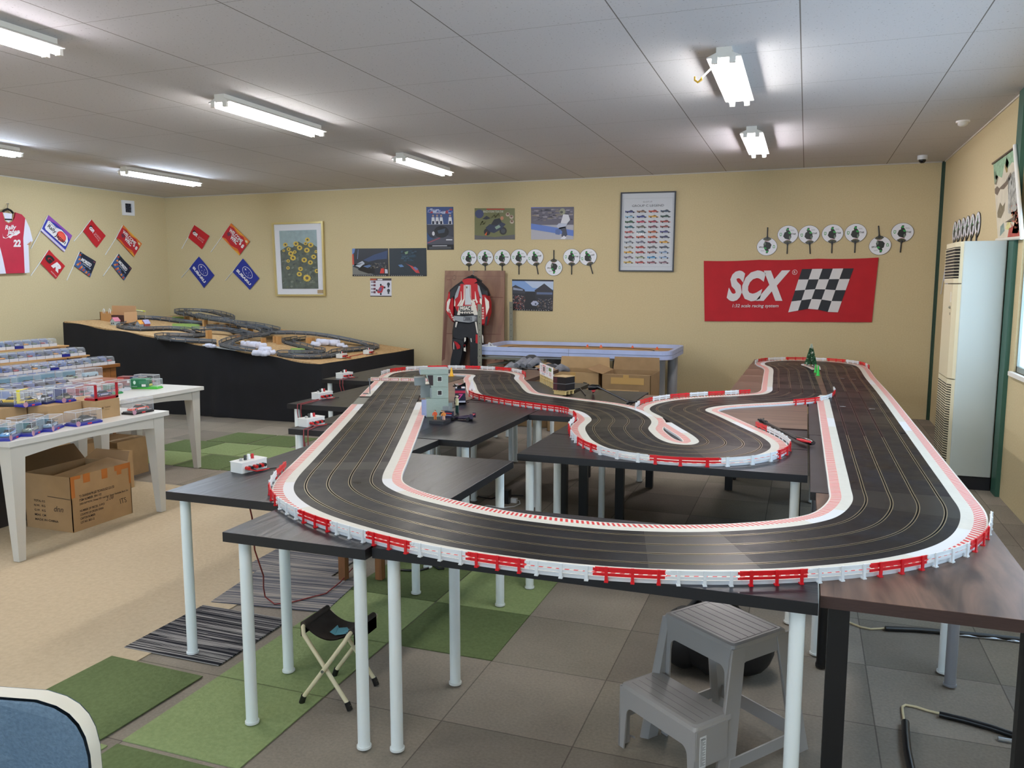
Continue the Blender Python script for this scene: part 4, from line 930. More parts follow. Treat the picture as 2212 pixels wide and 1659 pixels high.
def moto(q, b, u, v, s, c, c2='0e1016', h=.004):
    """leaning racing motorcycle seen from the side; s = height in v"""
    a = q.h / q.w; k = mat('14161c', .4); g = mat(c, .4)
    q.ell(b, u - .62 * s * a * 1.2, v - .3 * s, .3 * s * a, .3 * s, k, h); q.ell(b, u + .55 * s * a * 1.3, v - .22 * s, .33 * s * a, .33 * s, k, h)
    q.ell(b, u + .55 * s * a * 1.3, v - .22 * s, .2 * s * a, .2 * s, mat('3c4048', .4), h + .0003)
    q.poly(b, [(u - .9 * s * a, v + .05 * s), (u - .5 * s * a, v + .35 * s), (u, v + .3 * s), (u + .5 * s * a, v + .55 * s), (u + .95 * s * a, v + .35 * s), (u + .6 * s * a, v - .05 * s), (u - .1 * s * a, v - .4 * s), (u - .5 * s * a, v - .3 * s)], g, h + .0005)
    q.poly(b, [(u - .4 * s * a, v + .3 * s), (u - .1 * s * a, v + .75 * s), (u + .4 * s * a, v + .85 * s), (u + .6 * s * a, v + .5 * s), (u + .1 * s * a, v + .25 * s)], mat('22262f', .5), h + .0008)
    q.ell(b, u + .62 * s * a, v + .85 * s, .15 * s * a, .16 * s, mat('b0785a', .4), h + .001)
    q.poly(b, [(u - .05 * s * a, v + .1 * s), (u + .35 * s * a, v + .3 * s), (u + .5 * s * a, v + .1 * s), (u + .1 * s * a, v - .1 * s)], mat(c2, .4), h + .001)
q, b = poster(*B5((630, 490), (1067, 490), (1065, 150), (630, 150)), '6d6f48', '')
q.poly(b, [(0, 0), (1, 0), (1, .16), (.5, .08), (0, .14)], mat('5a5a5c', .5), .002); moto(q, b, .52, .36, .38, '26304a', '88a090'); q.rect(b, .3, .95, .75, .985, mat('b03c2c', .5), .002)
q.text(b, 'BRAZO KYUSHU TOUR STAR', .22, .86, .72, .93, mat('d8d8c8', .5), .0025); q.ell(b, .12, .82, .11, .14, mat('3c4468', .5), .0022); q.poly(b, [(.2, .66), (.3, .76), (.4, .68), (.3, .64)], mat('2a2e3a', .5), .0024)
q.line(b, [(.42, .68), (.5, .8), (.52, .7), (.6, .84), (.62, .74)], .004, mat('20241c', .5)); q.line(b, [(.14, .45), (.2, .6), (.22, .48), (.28, .58)], .004, mat('20241c', .5))
for u, v in ((.83, .8), (.92, .72), (.93, .57)): q.ell(b, u, v, .05, .065, mat('b8a898', .5), .0024); q.ell(b, u, v + .02, .03, .03, mat('6a4838', .5), .0028)
q.poly(b, [(.26, .16), (.32, .26), (.3, .12)], mat('d8602c', .5), .008)
b.build('poster', label='green poster with a dark blue racing motorcycle', cat='poster')
q, b = poster(*B5((1243, 490), (1703, 488), (1707, 135), (1243, 140)), 'a8a8b2', '')
q.rect(b, 0, .45, 1, 1, mat('5a5868', .5), .002); scatter(q, b, 0, .55, 1, .98, ('3a3844', '6e6a78', '847a70', '2c2c38', '9a94a0'), 90, .02, .06, .0024, 8, .7); q.poly(b, [(0, .32), (1, .1), (1, .28), (0, .5)], mat('5a78c0', .5), .005)
q.poly(b, [(.0, .97), (.6, 1), (.0, 1)], mat('4a58a8', .5), .005)
for pts, c in (([(.7, .5), (.76, .78), (.88, .76), (.92, .6), (.86, .48)], 'd0d2da'), ([(.6, .42), (.66, .5), (.84, .48), (.9, .56), (.8, .36), (.66, .32)], 'b4bcd0'), ([(.66, .36), (.82, .4), (.86, .14), (.78, .04), (.72, .1), (.74, .24)], '3c4254'), ([(.58, .3), (.7, .36), (.68, .14), (.58, .16)], '5068a0')): q.poly(b, pts, mat(c, .5), .0056)
q.ell(b, .74, .86, .07, .1, mat('8a8c74', .4), .006); q.ell(b, .72, .84, .035, .04, mat('2c3028', .4), .0064); q.poly(b, [(.7, .02), (.78, .12), (.84, .06), (.8, .01)], mat('d8dae0', .5), .006)
b.build('poster', label='pale grey poster of a racer in a white suit walking in a pit lane', cat='poster')
q, b = poster(*B5((1043, 1258), (1478, 1268), (1487, 928), (1037, 922)), '2a2c34', '')
q.rect(b, 0, .62, 1, .95, mat('7f9fd0', .5), .002); q.poly(b, [(.3, .95), (1, .95), (1, .7), (.5, .74)], mat('b4c4dc', .5), .0022); q.rect(b, 0, .95, 1, 1, mat('1e2026', .5), .0024)
q.poly(b, [(0, .76), (.08, .82), (.3, .68), (.34, .55), (0, .55)], mat('3a3c46', .5), .0026); q.poly(b, [(.02, .66), (.02, .74), (.26, .68), (.26, .64)], mat('8c94a8', .5), .003); q.poly(b, [(.55, .66), (.78, .88), (1, .66), (1, .45), (.58, .5)], mat('34343c', .5), .0028)
q.rect(b, .6, .53, .98, .6, mat('5a6a8c', .5), .0032); q.poly(b, [(.32, .6), (.55, .6), (.62, 0), (.3, 0)], mat('24262c', .5), .003); scatter(q, b, 0, .02, .34, .5, ('8a6a60', '3a3438', 'b8a8a0', '8a3a38', '5a5460'), 150, .008, .018, .0034, 2)
scatter(q, b, .6, .02, 1, .42, ('6a5a50', '3a3438', '9a8c84', '4a5060'), 130, .008, .018, .0034, 9); q.poly(b, [(.46, .24), (.52, .32), (.6, .32), (.66, .24), (.6, .16), (.5, .17)], mat('a8b0c8', .5), .008); q.ell(b, .58, .22, .02, .03, mat('303850', .5), .0085)
q.rect(b, 0, 0, 1, .04, mat('0c0e14', .5), .0075)
for k in range(15): q.rect(b, .05 + .06 * k, .012, .075 + .06 * k, .03, mat('b8b8b8', .5), .008)
b.build('poster', label='blue-sky poster of a rally car among spectators and steep-roofed houses', cat='poster')
# group C poster in dark frame
C7 = lambda *p: [c7(x, y) for x, y in p]
q = qb(*C7((110, 549), (458, 552), (475, 38), (123, 47)), y=YB - .006)
t = thing('framed_poster', 'framed white poster with rows of little race cars under a GROUP C LEGEND title', 'poster', (-1.97, YB - .01, 1.77))
b = MB(); frame(b, q, mat('32343a', .4), .016, .025); b.build('frame', t)
b = MB(); q.slab(b, mat('c9cdd2', .5), .006, .015, .01, .985, .99); ln = mat('9a9ea4', .5)
for u0, v0, u1, v1 in ((.05, .06, .95, .062), (.05, .92, .95, .922), (.05, .06, .0535, .92), (.9465, .06, .95, .92)): q.rect(b, u0, v0, u1, v1, ln, .008)
dk = mat('4a4c52', .5); q.text(b, 'SLOT.IT', .41, .868, .58, .884, dk, .008); q.text(b, 'GROUP C LEGEND', .21, .815, .79, .842, dk, .008, bold=.01)
cols = ['3c4478', '8a6a5a', 'b04838', '3c5068', '8ab0c8', '343c80', 'c89838', '2c5048', '2c5c40', 'b04058', 'a03848', 'a04840', '2c6878', '706a60', '7a4858', '8a5050', 'b05858', '4c6470', 'b05a38', '40407a', '9a5058', 'b04c30', 'b85838', '34345a', '8a94a0', '7a7c90', '8a3848', 'd09a30', 'a8a090', 'a84038', '6c6c70', '505668', 'd0a040', 'a84040', '8c6060', '8aa0c0', '8a8090', '909a80', '4a90c0', '90a8c8', 'c0a048', 'b04038', '8a5058', '8a6a78']
for r in range(11):
    for c in range(4):
        u, v = .09 + .215 * c - .003 * (r > 5), .745 - .064 * r; m_ = mat(cols[(r * 4 + c) % len(cols)], .5)
        q.poly(b, [(u, v), (u - .005, v + .026), (u + .03, v + .020), (u + .07, v + .022), (u + .1, v + .032), (u + .13, v + .028), (u + .15, v + .014), (u + .185, v + .005), (u + .185, v)], m_, .008)
        q.poly(b, [(u + .08, v + .022), (u + .1, v + .03), (u + .125, v + .026), (u + .13, v + .018)], mat('30343c', .5), .0084)
        for w_ in (.04, .15): q.ell(b, u + w_, v + .002, .014, .0095, mat('202228', .5), .0086, 8)
        q.rect(b, u + .05, v - .016, u + .12, v - .0135, ln, .008)
b.build('poster_sheet', t)
MB().poly([q.at(.015, .01, .014), q.at(.985, .01, .014), q.at(.985, .99, .014), q.at(.015, .99, .014)], clear_mat('ffffff', .03, .01)).build('glass', t)
# ---- round fans
fan_w = mat('e2e4ea', .4); fan_e = mat('3a3c40', .5)
def make_fan():
    t = thing('hand_fan', 'x', 'hand fan', (0, 0, 0))
    R = .116; q = Quad((-R, 0, -R), (R, 0, -R), (R, 0, R), (-R, 0, R)); b = MB()
    outl = [(.5 + .5 * 1.06 * math.cos(a) * (1 - .06 * max(0, -math.sin(a))), .5 + .5 * math.sin(a) * (.98 if math.sin(a) > 0 else .95)) for a in [2 * PI * k / 28 for k in range(28)]]
    b.add([q.at(u, v, 0) for u, v in outl] + [q.at(u, v, .003) for u, v in outl], [tuple(range(28))[::-1]] + [(k, (k + 1) % 28, 28 + (k + 1) % 28, 28 + k) for k in range(28)], fan_e)
    q.poly(b, [(.5 + (u - .5) * .97, .5 + (v - .5) * .97) for u, v in outl], fan_w, .0032)
    gr = mat('2f9a48', .5); ink = mat('1a1f1c', .5); pk = mat('c04858', .5)
    q.poly(b, [(.09, .6), (.2, .6), (.2, .48), (.145, .42), (.09, .48)], gr, .0036); q.poly(b, [(.115, .575), (.175, .575), (.175, .5), (.145, .46), (.115, .5)], fan_w, .004)
    q.poly(b, [(.27, .42), (.33, .62), (.42, .66), (.40, .74), (.45, .86), (.55, .86), (.53, .76), (.6, .68), (.66, .52), (.68, .36), (.6, .3), (.64, .22), (.5, .26), (.36, .3)], ink, .0036)
    q.poly(b, [(.42, .76), (.46, .84), (.56, .8), (.5, .72)], gr, .004); q.poly(b, [(.5, .62), (.62, .66), (.66, .56), (.56, .54)], gr, .004); q.poly(b, [(.56, .4), (.62, .46), (.66, .3), (.58, .24)], mat('6a7a6a', .5), .004)
    q.text(b, 'STAR', .64, .49, .90, .58, ink, .0038, bold=.03, shear=.2); q.rect(b, .62, .7, .82, .712, mat('8a8e94', .5), .0036); q.rect(b, .62, .74, .8, .752, mat('8a8e94', .5), .0036); q.rect(b, .4, .225, .62, .24, pk, .0042)
    b.build('blade', t, world=False)
    b = MB(); q.poly(b, [(.3, .14), (.4, .2), (.5, .215), (.6, .2), (.7, .14), (.6, .03), (.5, .0), (.4, .03)], mat('4c4a2c', .5), .0036)
    for u in (-.2, -.1, .1, .2): q.line(b, [(.5, .02), (.5 + u, .2 - abs(u) * .3)], .002, blk_p, .004)
    q.line(b, [(.28, .13), (.4, .04), (.5, .01), (.6, .04), (.72, .13)], .0025, blk_p, .0042); q.poly(b, [(.44, .1), (.5, .16), (.56, .1), (.54, -.05), (.46, -.05)], blk_p, .0044)
    b.tube([(0, -.004, -.097), (0, -.004, -.232)], [.007, .0075], blk_p, 6); b.build('handle', t, world=False)
    return t
fan0 = make_fan(); first_fan = [True]
def fan(p, rot, wall, label, group):
    t = fan0 if first_fan[0] else copy_tree(fan0); first_fan[0] = False
    z = {'b': 0, 'r': -PI / 2}[wall]
    t.matrix_world = Matrix.Translation(p) @ Matrix.Rotation(z, 4, 'Z') @ Matrix.Rotation(rot, 4, 'Y')
    t['label'] = label; t['group'] = group
    return t
lw = ['leftmost of the row of round fans above the plywood board', 'second round fan from the left in the row above the plywood board', 'third round fan from the left, above the right half of the plywood board', 'fourth round fan from the left in the row left of the framed poster',
      'tilted round fan just left of the upside-down one in the left row', 'upside-down round fan in the row left of the framed poster', 'round fan just right of the upside-down one in the left row', 'tilted round fan nearest the framed poster, end of the left row']
for (x, y, r), l in zip(((568, 692, 0), (745, 688, 0), (930, 688, 0), (1112, 685, 0), (1287, 686, -.2), (1490, 792, PI), (1685, 682, 0), (1862, 682, -.3)), lw):
    fan(by(*c5(x, y), YB - .004), r, 'b', 'white ' + l, 'white motorcycle fans on the back wall')
rw = ['upside-down round fan at the left end of the row above the red banner', 'second fan from the left in the row above the red banner', 'third and slightly tilted fan above the red banner', 'fan over the checkered flag of the banner, fourth from the left',
      'fan above the banner just left of the tilted upside-down one', 'tilted upside-down fan near the right end above the banner', 'rightmost fan above the banner, nearest the corner of the room']
for (x, y, r), l in zip(((1052, 390, PI), (1185, 316, 0), (1320, 316, -.1), (1470, 310, 0), (1617, 306, 0), (1772, 384, PI - .12), (1915, 302, .05)), rw):
    fan(by(*c7(x, y), YB - .004), r, 'b', 'white ' + l, 'white motorcycle fans on the back wall')
# ---- SCX banner
q = qb(*C7((655, 866), (1720, 873), (1763, 461), (650, 482)), y=YB - .012)
t = thing('banner', 'large red banner with slanted white letters and a checkered flag', 'banner', (-.23, YB - .01, 1.14))
rd = mat('b0121f', .75, noise=.06, scale=6); b = MB(); NU, NV = 48, 16
def bh(u, v):
    return .004 + .006 * math.sin(u * 23 + v * 3) * (1 - v) * .6 + .008 * abs(math.sin(PI * 3 * u)) * (v ** 6) + .006 * math.exp(-((u + v * .25 - .2) / .03) ** 2) * (1 - v) + .006 * math.exp(-((u - v * .2 - .78) / .03) ** 2) * v
vs = []
for j in range(NV + 1):
    for i in range(NU + 1):
        u, v = i / NU, j / NV; vv = v
        if v > .9: vv = v - .012 * math.sin(PI * ((u * 3) % 1)) * (v - .9) * 10
        vs.append(q.at(u, vv, bh(u, v)))
b.add(vs, [(j * (NU + 1) + i, j * (NU + 1) + i + 1, (j + 1) * (NU + 1) + i + 1, (j + 1) * (NU + 1) + i) for j in range(NV) for i in range(NU)], rd, True)
b.build('cloth', t)
wt2, bk2 = mat('d6d4d4', .6), mat('151a22', .6)
def onb(b, pts, m): b.poly([q.at(u, v, bh(u, v) + .0025) for u, v in pts], m)
b = MB()
vs, fs, ar = font_mesh('SCX', .055, .28)
b.add([q.at(.14 + x * .375, .33 + y * .50, .0125) for x, y in vs], fs, wt2)
vs, fs, ar = font_mesh('1:32 scale racing system', .012, .2); b.add([q.at(.175 + x * .28, .215 + y * .07, .0125) for x, y in vs], fs, wt2)
vs, fs, ar = font_mesh('R', .02, 0); b.add([q.at(.536 + x * .01, .775 + y * .035, .0125) for x, y in vs], fs, wt2)
q.poly(b, [(.541 + .015 * math.cos(2 * PI * k / 20), .792 + .04 * math.sin(2 * PI * k / 20)) for k in range(20)], wt2, .0118); q.poly(b, [(.541 + .0125 * math.cos(2 * PI * k / 20), .792 + .033 * math.sin(2 * PI * k / 20)) for k in range(20)], rd, .0121)
for r in range(4):
    for c in range(5):
        def g(cc, rr):
            v = .84 - rr * .165; u = .582 + cc * .0578 - rr * .017
            if rr > 1: v += .03 * math.sin((cc - 1) * 1.3) * (rr - 1) / 3
            return u, v
        q.poly(b, [g(c, r), g(c, r + 1), g(c + 1, r + 1), g(c + 1, r)], bk2 if (r + c) % 2 == 0 else wt2, .0125)
b.build('lettering', t)
# ---- plywood board and racing suit
pb0, pb1, pt1, pt0 = by(955, 790, YB - .13), by(1089, 790, YB - .13), by(*c5(962, 828), YB - .06), by(*c5(313, 828), YB - .06)
pw = wood_mat('9a7a66', '7c5c4c', .6, (2, 2, .5), .05, 2.5)
d0 = (pt0 - pb0); k = (pb0.z - .01) / d0.z; pb0 = pb0 - d0 * k; d1 = (pt1 - pb1); pb1 = pb1 - d1 * ((pb1.z - .01) / d1.z)
q = Quad(pb0, pb1, pt1, pt0)
b = MB(); q.slab(b, pw, .018); st = mat('6a4438', .7)
for pts in ([(.0, .28), (.03, .75), (.08, .72), (.05, .3)], [(.05, .5), (.95, .505), (.95, .51), (.05, .505)], [(.86, .3), (.96, .32), (.95, .45), (.9, .44)], [(.7, .8), (.98, .795), (.98, .79), (.7, .792)]): q.poly(b, pts, st, .0185)
q.ell(b, .165, .945, .028, .02, mat('5a463c', .6), .0186, 16); q.ell(b, .165, .945, .023, .016, pw, .0188, 16); q.rect(b, .04, .925, .1, .93, st, .0186); q.rect(b, .02, .955, .98, .957, st, .0186)
b.build('plywood_board', label='weathered brown plywood board leaning against the back wall', cat='board')
S6 = PX(960, 560, 6.912); YS = YB - .30
t = thing('racing_suit', 'red, white and black leather motorcycle suit on a hanger before the plywood', 'racing suit', by(1010, 790, YS)); t.location.z = .35
def sq(pts, dy=0.0): return [tuple(by(*S6(x, y), YS + dy)) for x, y in pts]
def blob(b, pts, m, th=.07, dy=0.0, rim=.6):
    """a padded sheet: outline in the suit's plane, thickness th, rounded rim"""
    P_ = [Vector(p) for p in sq(pts)]; c = sum(P_, Vector()) / len(P_)
    r = []
    for s_, y_ in ((1.0, 0), (.98, -th * .35), (.86, -th * .5)): r.append([tuple(c + (p - c) * s_ + Vector((0, dy + y_, 0))) for p in P_])
    b.loft([[tuple(Vector(p) + Vector((0, th * .6, 0))) for p in r[0]]] + r, m, True, True)
lb, lr, lw_, lg = mat('1b1e25', .45, noise=.25, scale=12), mat('b01622', .4, noise=.1, scale=10), mat('ddd9cf', .45), mat('9aa0a6', .5)
b = MB()
blob(b, [(370, 250), (445, 250), (470, 290), (560, 370), (625, 440), (660, 540), (600, 600), (560, 560), (545, 640), (520, 700), (500, 830), (480, 930), (170, 930), (155, 830), (160, 700), (150, 590), (90, 620), (85, 540), (90, 460), (170, 390), (260, 330), (330, 285)], lb, .12)
b.build('torso', t)
b = MB()
blob(b, [(85, 480), (150, 500), (170, 600), (165, 700), (160, 800), (150, 940), (120, 910), (60, 820), (35, 760), (40, 640), (70, 560)], lr, .11, -.01)
b.build('sleeve', t); b = MB()
blob(b, [(560, 500), (640, 500), (680, 640), (680, 800), (650, 900), (625, 990), (570, 985), (545, 940), (550, 800), (540, 640)], lr, .11, -.01)
b.build('sleeve', t)
b = MB()
for pts in ([(30, 760), (38, 640), (70, 590), (95, 590), (70, 700), (60, 800)], [(600, 560), (665, 630), (670, 720), (625, 840), (615, 700)]): b.poly(sq(pts, -.085), lw_)
for pts, m_ in (([(85, 480), (170, 500), (160, 540), (80, 600)], lb), ([(555, 480), (640, 470), (650, 540), (580, 520)], lb), ([(615, 860), (650, 850), (630, 985), (600, 985)], lb)): b.poly(sq(pts, -.088), m_)
for k, ch in enumerate('BRAHN'): 
    vs, fs, ar = font_mesh(ch, .05); x, y = 62 + k * 17, 735 + k * 38
    b.add([tuple(by(*S6(x + xx * 30 - yy * 8, y + 30 - yy * 30 + xx * 12), YS - .09)) for xx, yy in vs], fs, lw_)
for k, ch in enumerate('HYDOS'):
    vs, fs, ar = font_mesh(ch, .05); x, y = 560, 715 + k * 38
    b.add([tuple(by(*S6(x + yy * 30, y + xx * 28), YS - .09)) for xx, yy in vs], fs, lw_)
b.build('sleeve_lettering', t)
b = MB()
for pts, m_, dy in (([(280, 300), (350, 285), (470, 290), (490, 330), (400, 385), (300, 370), (265, 330)], lr, -.082), ([(240, 370), (490, 360), (530, 600), (550, 700), (520, 780), (190, 780), (150, 690), (165, 560)], lr, -.079),
                    ([(310, 380), (380, 380), (385, 560), (405, 680), (305, 680), (308, 560)], mat('c3c8cc', .5), -.086), ([(215, 400), (240, 400), (200, 560), (155, 600), (155, 540)], lg, -.084), ([(495, 380), (520, 400), (565, 560), (565, 600), (530, 560), (500, 460)], lg, -.084),
                    ([(290, 385), (302, 385), (302, 600), (270, 700), (215, 700), (285, 590)], lw_, -.083), ([(385, 385), (394, 385), (400, 600), (480, 700), (470, 720), (395, 640)], lw_, -.083), ([(245, 480), (252, 480), (262, 620), (210, 700), (190, 700), (245, 600)], lw_, -.082), ([(455, 480), (462, 480), (480, 600), (500, 640), (480, 660), (455, 590)], lw_, -.082),
                    ([(150, 590), (165, 640), (160, 700), (145, 700)], lw_, -.082), ([(530, 580), (560, 590), (560, 690), (525, 640)], lw_, -.082), ([(220, 700), (470, 690), (500, 830), (440, 835), (430, 770), (250, 770), (240, 835), (190, 830)], lw_, -.0835),
                    ([(238, 770), (430, 770), (440, 835), (230, 835)], lb, -.085), ([(325, 405), (343, 405), (343, 428), (334, 440), (325, 428)], mat('6a5a28', .5), -.089)): b.poly(sq(pts, dy), m_)
b.build('back_panels', t)
b = MB()
def st_(s, x0, y0, x1, y1, m_, dy, bold=.03, sh=0):
    vs, fs, ar = font_mesh(s, bold, sh); b.add([tuple(by(*S6(x0 + x * (x1 - x0), y0 + y * (y1 - y0)), YS + dy)) for x, y in vs], fs, m_)
b.poly(sq([(215, 765), (225, 700), (395, 700), (400, 765)], -.0870), mat('14161a', .5)); st_('MGAC', 230, 758, 388, 705, lw_, -.089, .06, .1); b.poly(sq([(410, 660), (440, 655), (462, 700), (450, 760), (420, 740), (405, 700)], -.089), lw_); st_('5', 415, 690, 462, 600, lw_, -.0895, .06)
st_('=HYDE', 215, 812, 458, 782, lw_, -.0885, .06)
b.build('back_lettering', t)
b = MB(); blob(b, [(155, 840), (330, 845), (500, 830), (500, 925), (400, 950), (250, 935), (150, 905)], lg, .14, .0)
b.poly(sq([(290, 858), (408, 862), (405, 925), (285, 918)], -.078), lb); b.poly(sq([(296, 866), (402, 869), (399, 918), (291, 911)], -.080), lg); b.poly(sq([(310, 872), (390, 875), (388, 888), (310, 884)], -.082), lb); b.poly(sq([(305, 893), (392, 896), (390, 908), (305, 904)], -.082), lb)
b.build('waist_belt', t)
b = MB(); blob(b, [(160, 930), (260, 925), (400, 945), (490, 920), (560, 1010), (550, 1200), (480, 1260), (395, 1190), (370, 1165), (330, 1170), (290, 1220), (135, 1180), (130, 1080)], lb, .13)
blob(b, [(135, 1160), (300, 1160), (325, 1200), (300, 1400), (280, 1500), (240, 1640), (95, 1640), (110, 1500), (140, 1360), (130, 1260)], lb, .12)
blob(b, [(385, 1170), (550, 1180), (580, 1300), (570, 1480), (540, 1640), (400, 1640), (395, 1480), (400, 1300)], lb, .12)
for pts, m_ in (([(170, 935), (200, 935), (175, 1020), (160, 1010)], lw_), ([(455, 935), (480, 935), (500, 1110), (485, 1100)], lw_), ([(140, 1220), (190, 1240), (235, 1290), (235, 1330), (190, 1345), (175, 1300)], lr), ([(133, 1230), (145, 1260), (145, 1350), (135, 1340)], lw_),
                ([(290, 1280), (315, 1290), (320, 1380), (288, 1370)], lw_), ([(295, 1170), (322, 1170), (318, 1220), (296, 1240)], lw_), ([(388, 1180), (402, 1180), (408, 1240), (395, 1230)], lw_), ([(285, 1280), (316, 1275), (312, 1320), (290, 1320)], lr), ([(468, 1120), (500, 1130), (500, 1260), (465, 1250)], lr), ([(560, 1120), (580, 1150), (582, 1250), (570, 1250)], lw_)): b.poly(sq(pts, -.078), m_)
b.build('trousers', t)
hp = [by(*S6(x, y), YS) for x, y in ((425, 240), (425, 215), (440, 200), (436, 178), (420, 172))]
b = MB(); b.tube([hp[-1], hp[-1] + Vector((-.02, .12, .0)), hp[-1] + Vector((-.02, .24, 0))], .004, mat('8a8c90', .3, metal=.8), 6); b.tube(hp, .004, mat('8a8c90', .3, metal=.8), 6); b.tube([by(*S6(280, 310), YS + .03), by(*S6(420, 240), YS + .03), by(*S6(560, 330), YS + .03)], .012, blk_p, 6); b.build('hanger', t)
# ---- steel posts, raised oval track table
S5 = lambda x, y: (900 + x / 6.144, 560 + y / 6.144)
steel = mat('7b7c70', .5, metal=.2)
def post(u, y, ztop, label):
    b = MB(); b.box(u - .026, u + .026, y - .004, y + .004, 0, ztop, steel).box(u - .026, u - .020, y, y + .03, 0, ztop, steel)
    for z in [x_ * .08 for x_ in range(1, int(ztop / .08))]: b.box(u - .004, u + .004, y - .0048, y - .0038, z, z + .014, mat('303030', .6))
    return b.build('steel_post', label=label, cat='post')
yp = 9.16; a = by(1036, 657, yp); post(a.x, yp, a.z, 'grey slotted steel post in front of the racing suit')
a = by(1104, 652, YB - .10); post(a.x, YB - .10, a.z, 'grey slotted steel post near the wall beside the village poster')
bt = mat('aebbe0', .5, noise=.05, scale=8); ZB = .84
t = thing('oval_track_table', 'raised play table with a double pale blue rim and a sandy brown surface', 'table', (-2.66, 9.8, .0))
X0, X1, Y0, Y1 = -3.84, -1.42, 9.22, 10.36
def rr_(x0, x1, y0, y1, r, n=6):
    pts = []
    for cx, cy, a0 in ((x1 - r, y1 - r, 0), (x0 + r, y1 - r, PI / 2), (x0 + r, y0 + r, PI), (x1 - r, y0 + r, 1.5 * PI)):
        for i in range(n + 1): a = a0 + i * PI / 2 / n; pts.append((cx + r * math.cos(a), cy + r * math.sin(a)))
    return pts
for z0, z1 in ((ZB - .10, ZB - .053), (ZB - .049, ZB)):
    o_, i_ = rr_(X0, X1, Y0, Y1, .14), rr_(X0 + .045, X1 - .045, Y0 + .045, Y1 - .045, .1)
    b = MB(); b.loft([[(x, y, z0) for x, y in o_], [(x, y, z1) for x, y in o_], [(x, y, z1) for x, y in i_], [(x, y, z0) for x, y in i_]], bt, False, False, closed=True); b.box(-2.63, -2.627, Y0 - .001, Y0, z0, z1, mat('50586c', .6)); b.build('rim', t)
b = MB(); b.prism(rr_(X0 + .05, X1 - .05, Y0 + .05, Y1 - .05, .1), ZB - .11, ZB - .045, mat('b08a5c', .7, noise=.06, scale=20)); b.prism(rr_(X0 + .1, X1 - .1, Y0 + .03, Y1 - .1, .1), ZB - .13, ZB - .1101, mat('9ca0a4', .6)); b.build('play_surface', t)
b = MB()
pl_ = [(-2.66 + .95 * math.cos(a_), 9.8 + .38 * math.sin(a_), ZB - .044) for a_ in [2 * PI * k / 48 for k in range(49)]]; b.tube(pl_, .006, mat('3c3028', .7), 4); b.build('oval_line', t)
def fat(x, y, r0, r1, z, m, h=.0):
    b = MB(); b.cyl(x, y, 0, z, r0, m, 20); b.cyl(x, y, z, ZB - .131, r1, m, 16); b.build('leg', t)
lm = mat('d8d8d8', .5)
fat(-3.38, 9.5, .062, .03, ZB - .22, lm); fat(-3.05, 10.05, .11, .05, ZB - .17, mat('8c9098', .5)); fat(-1.77, 9.45, .068, .028, ZB - .22, lm); fat(-1.66, 9.85, .08, .045, ZB - .16, mat('a4a6aa', .5)); fat(-1.53, 10.1, .062, .062, ZB - .16, mat('9a9ca0', .5))
b = MB(); b.box(X0 + .03, X0 + .9, 9.2 + .05, 9.26 + .05, ZB - .155, ZB - .131, steel); b.tube([(X0 + .15, 9.28, ZB - .24), (X0 + .6, 9.6, ZB - .16)], .018, steel, 6); b.build('bracket', t)
for x, l in ((-2.64, 'tiny orange marker on the play table, leftmost'), (-2.46, 'tiny orange marker on the play table, second from left'), (-2.05, 'tiny orange marker on the play table, third from left'), (-1.72, 'tiny orange marker on the play table, rightmost')):
    MB().lathe([(.022, 0), (.004, .035)], mat('e8602c', .5), 8, Matrix.Translation((x, 10.15 - .1 * (x > -2), ZB - .0449))).build('marker_cone', label=l, cat='marker')
b = MB(); b.box(-3.78, -3.55, 9.23, 9.262, ZB + .0005, ZB + .01, WHITE).box(-3.66, -3.64, 9.235, 9.255, ZB + .01, ZB + .05, WHITE).tube([(-3.65, 9.25, ZB + .05), (-3.60, 9.25, ZB + .012)], .006, WHITE, 6); b.build('toy_stand', label='small white plastic stand at the left end of the play table', cat='stand')
# boxes under it
cb = mat('a88a62', .8, noise=.06, scale=12); cb2 = mat('8f7350', .8, noise=.08, scale=12); tape = mat('b9955c', .25)
def carton(x0, x1, y0, y1, z0, z1, label, c=cb, flaps=True, tp=True, dark=False, name='cardboard_box'):
    t = thing(name, label, 'box', ((x0 + x1) / 2, (y0 + y1) / 2, z0))
    b = MB(); w = .005
    b.box(x0, x1, y0, y1, z0, z0 + w, c).box(x0, x0 + w, y0, y1, z0, z1, c).box(x1 - w, x1, y0, y1, z0, z1, c).box(x0, x1, y0, y0 + w, z0, z1, c).box(x0, x1, y1 - w, y1, z0, z1, c)
    if not flaps: b.box(x0, x1, y0, y1, z1 - w, z1, c)
    b.build('carton', t)
    if tp:
        xm = (x0 + x1) / 2; b = MB(); b.box(xm - .03, xm + .03, y0 - .0008, y0, z1 - (z1 - z0) * .3, z1, tape).box(xm - .03, xm + .03, y0, y1, z1, z1 + .0008, tape) if not flaps else b.box(xm - .03, xm + .03, y0 - .0008, y0, z1 - .1, z1, tape); b.build('tape', t)
    if flaps:
        b = MB(); L = (y1 - y0) * .42
        b.poly([(x0, y0, z1), (x1, y0, z1), (x1 - .01, y0 + L, z1 - .02), (x0 + .01, y0 + L, z1 - .02)], c).poly([(x0, y1, z1), (x1, y1, z1), (x1 - .01, y1 + .02, z1 + L * .6), (x0 + .01, y1 + .02, z1 + L * .6)], c)
        b.poly([(x0, y0, z1), (x0, y1, z1), (x0 - L * .7, y1, z1 + .05), (x0 - L * .7, y0, z1 + .05)], c); b.build('flap', t)
    return t
o = carton(-2.62, -2.04, 8.35, 8.85, 0, .66, 'brown cardboard box with a curved arrow print behind the billboard', cb, True)
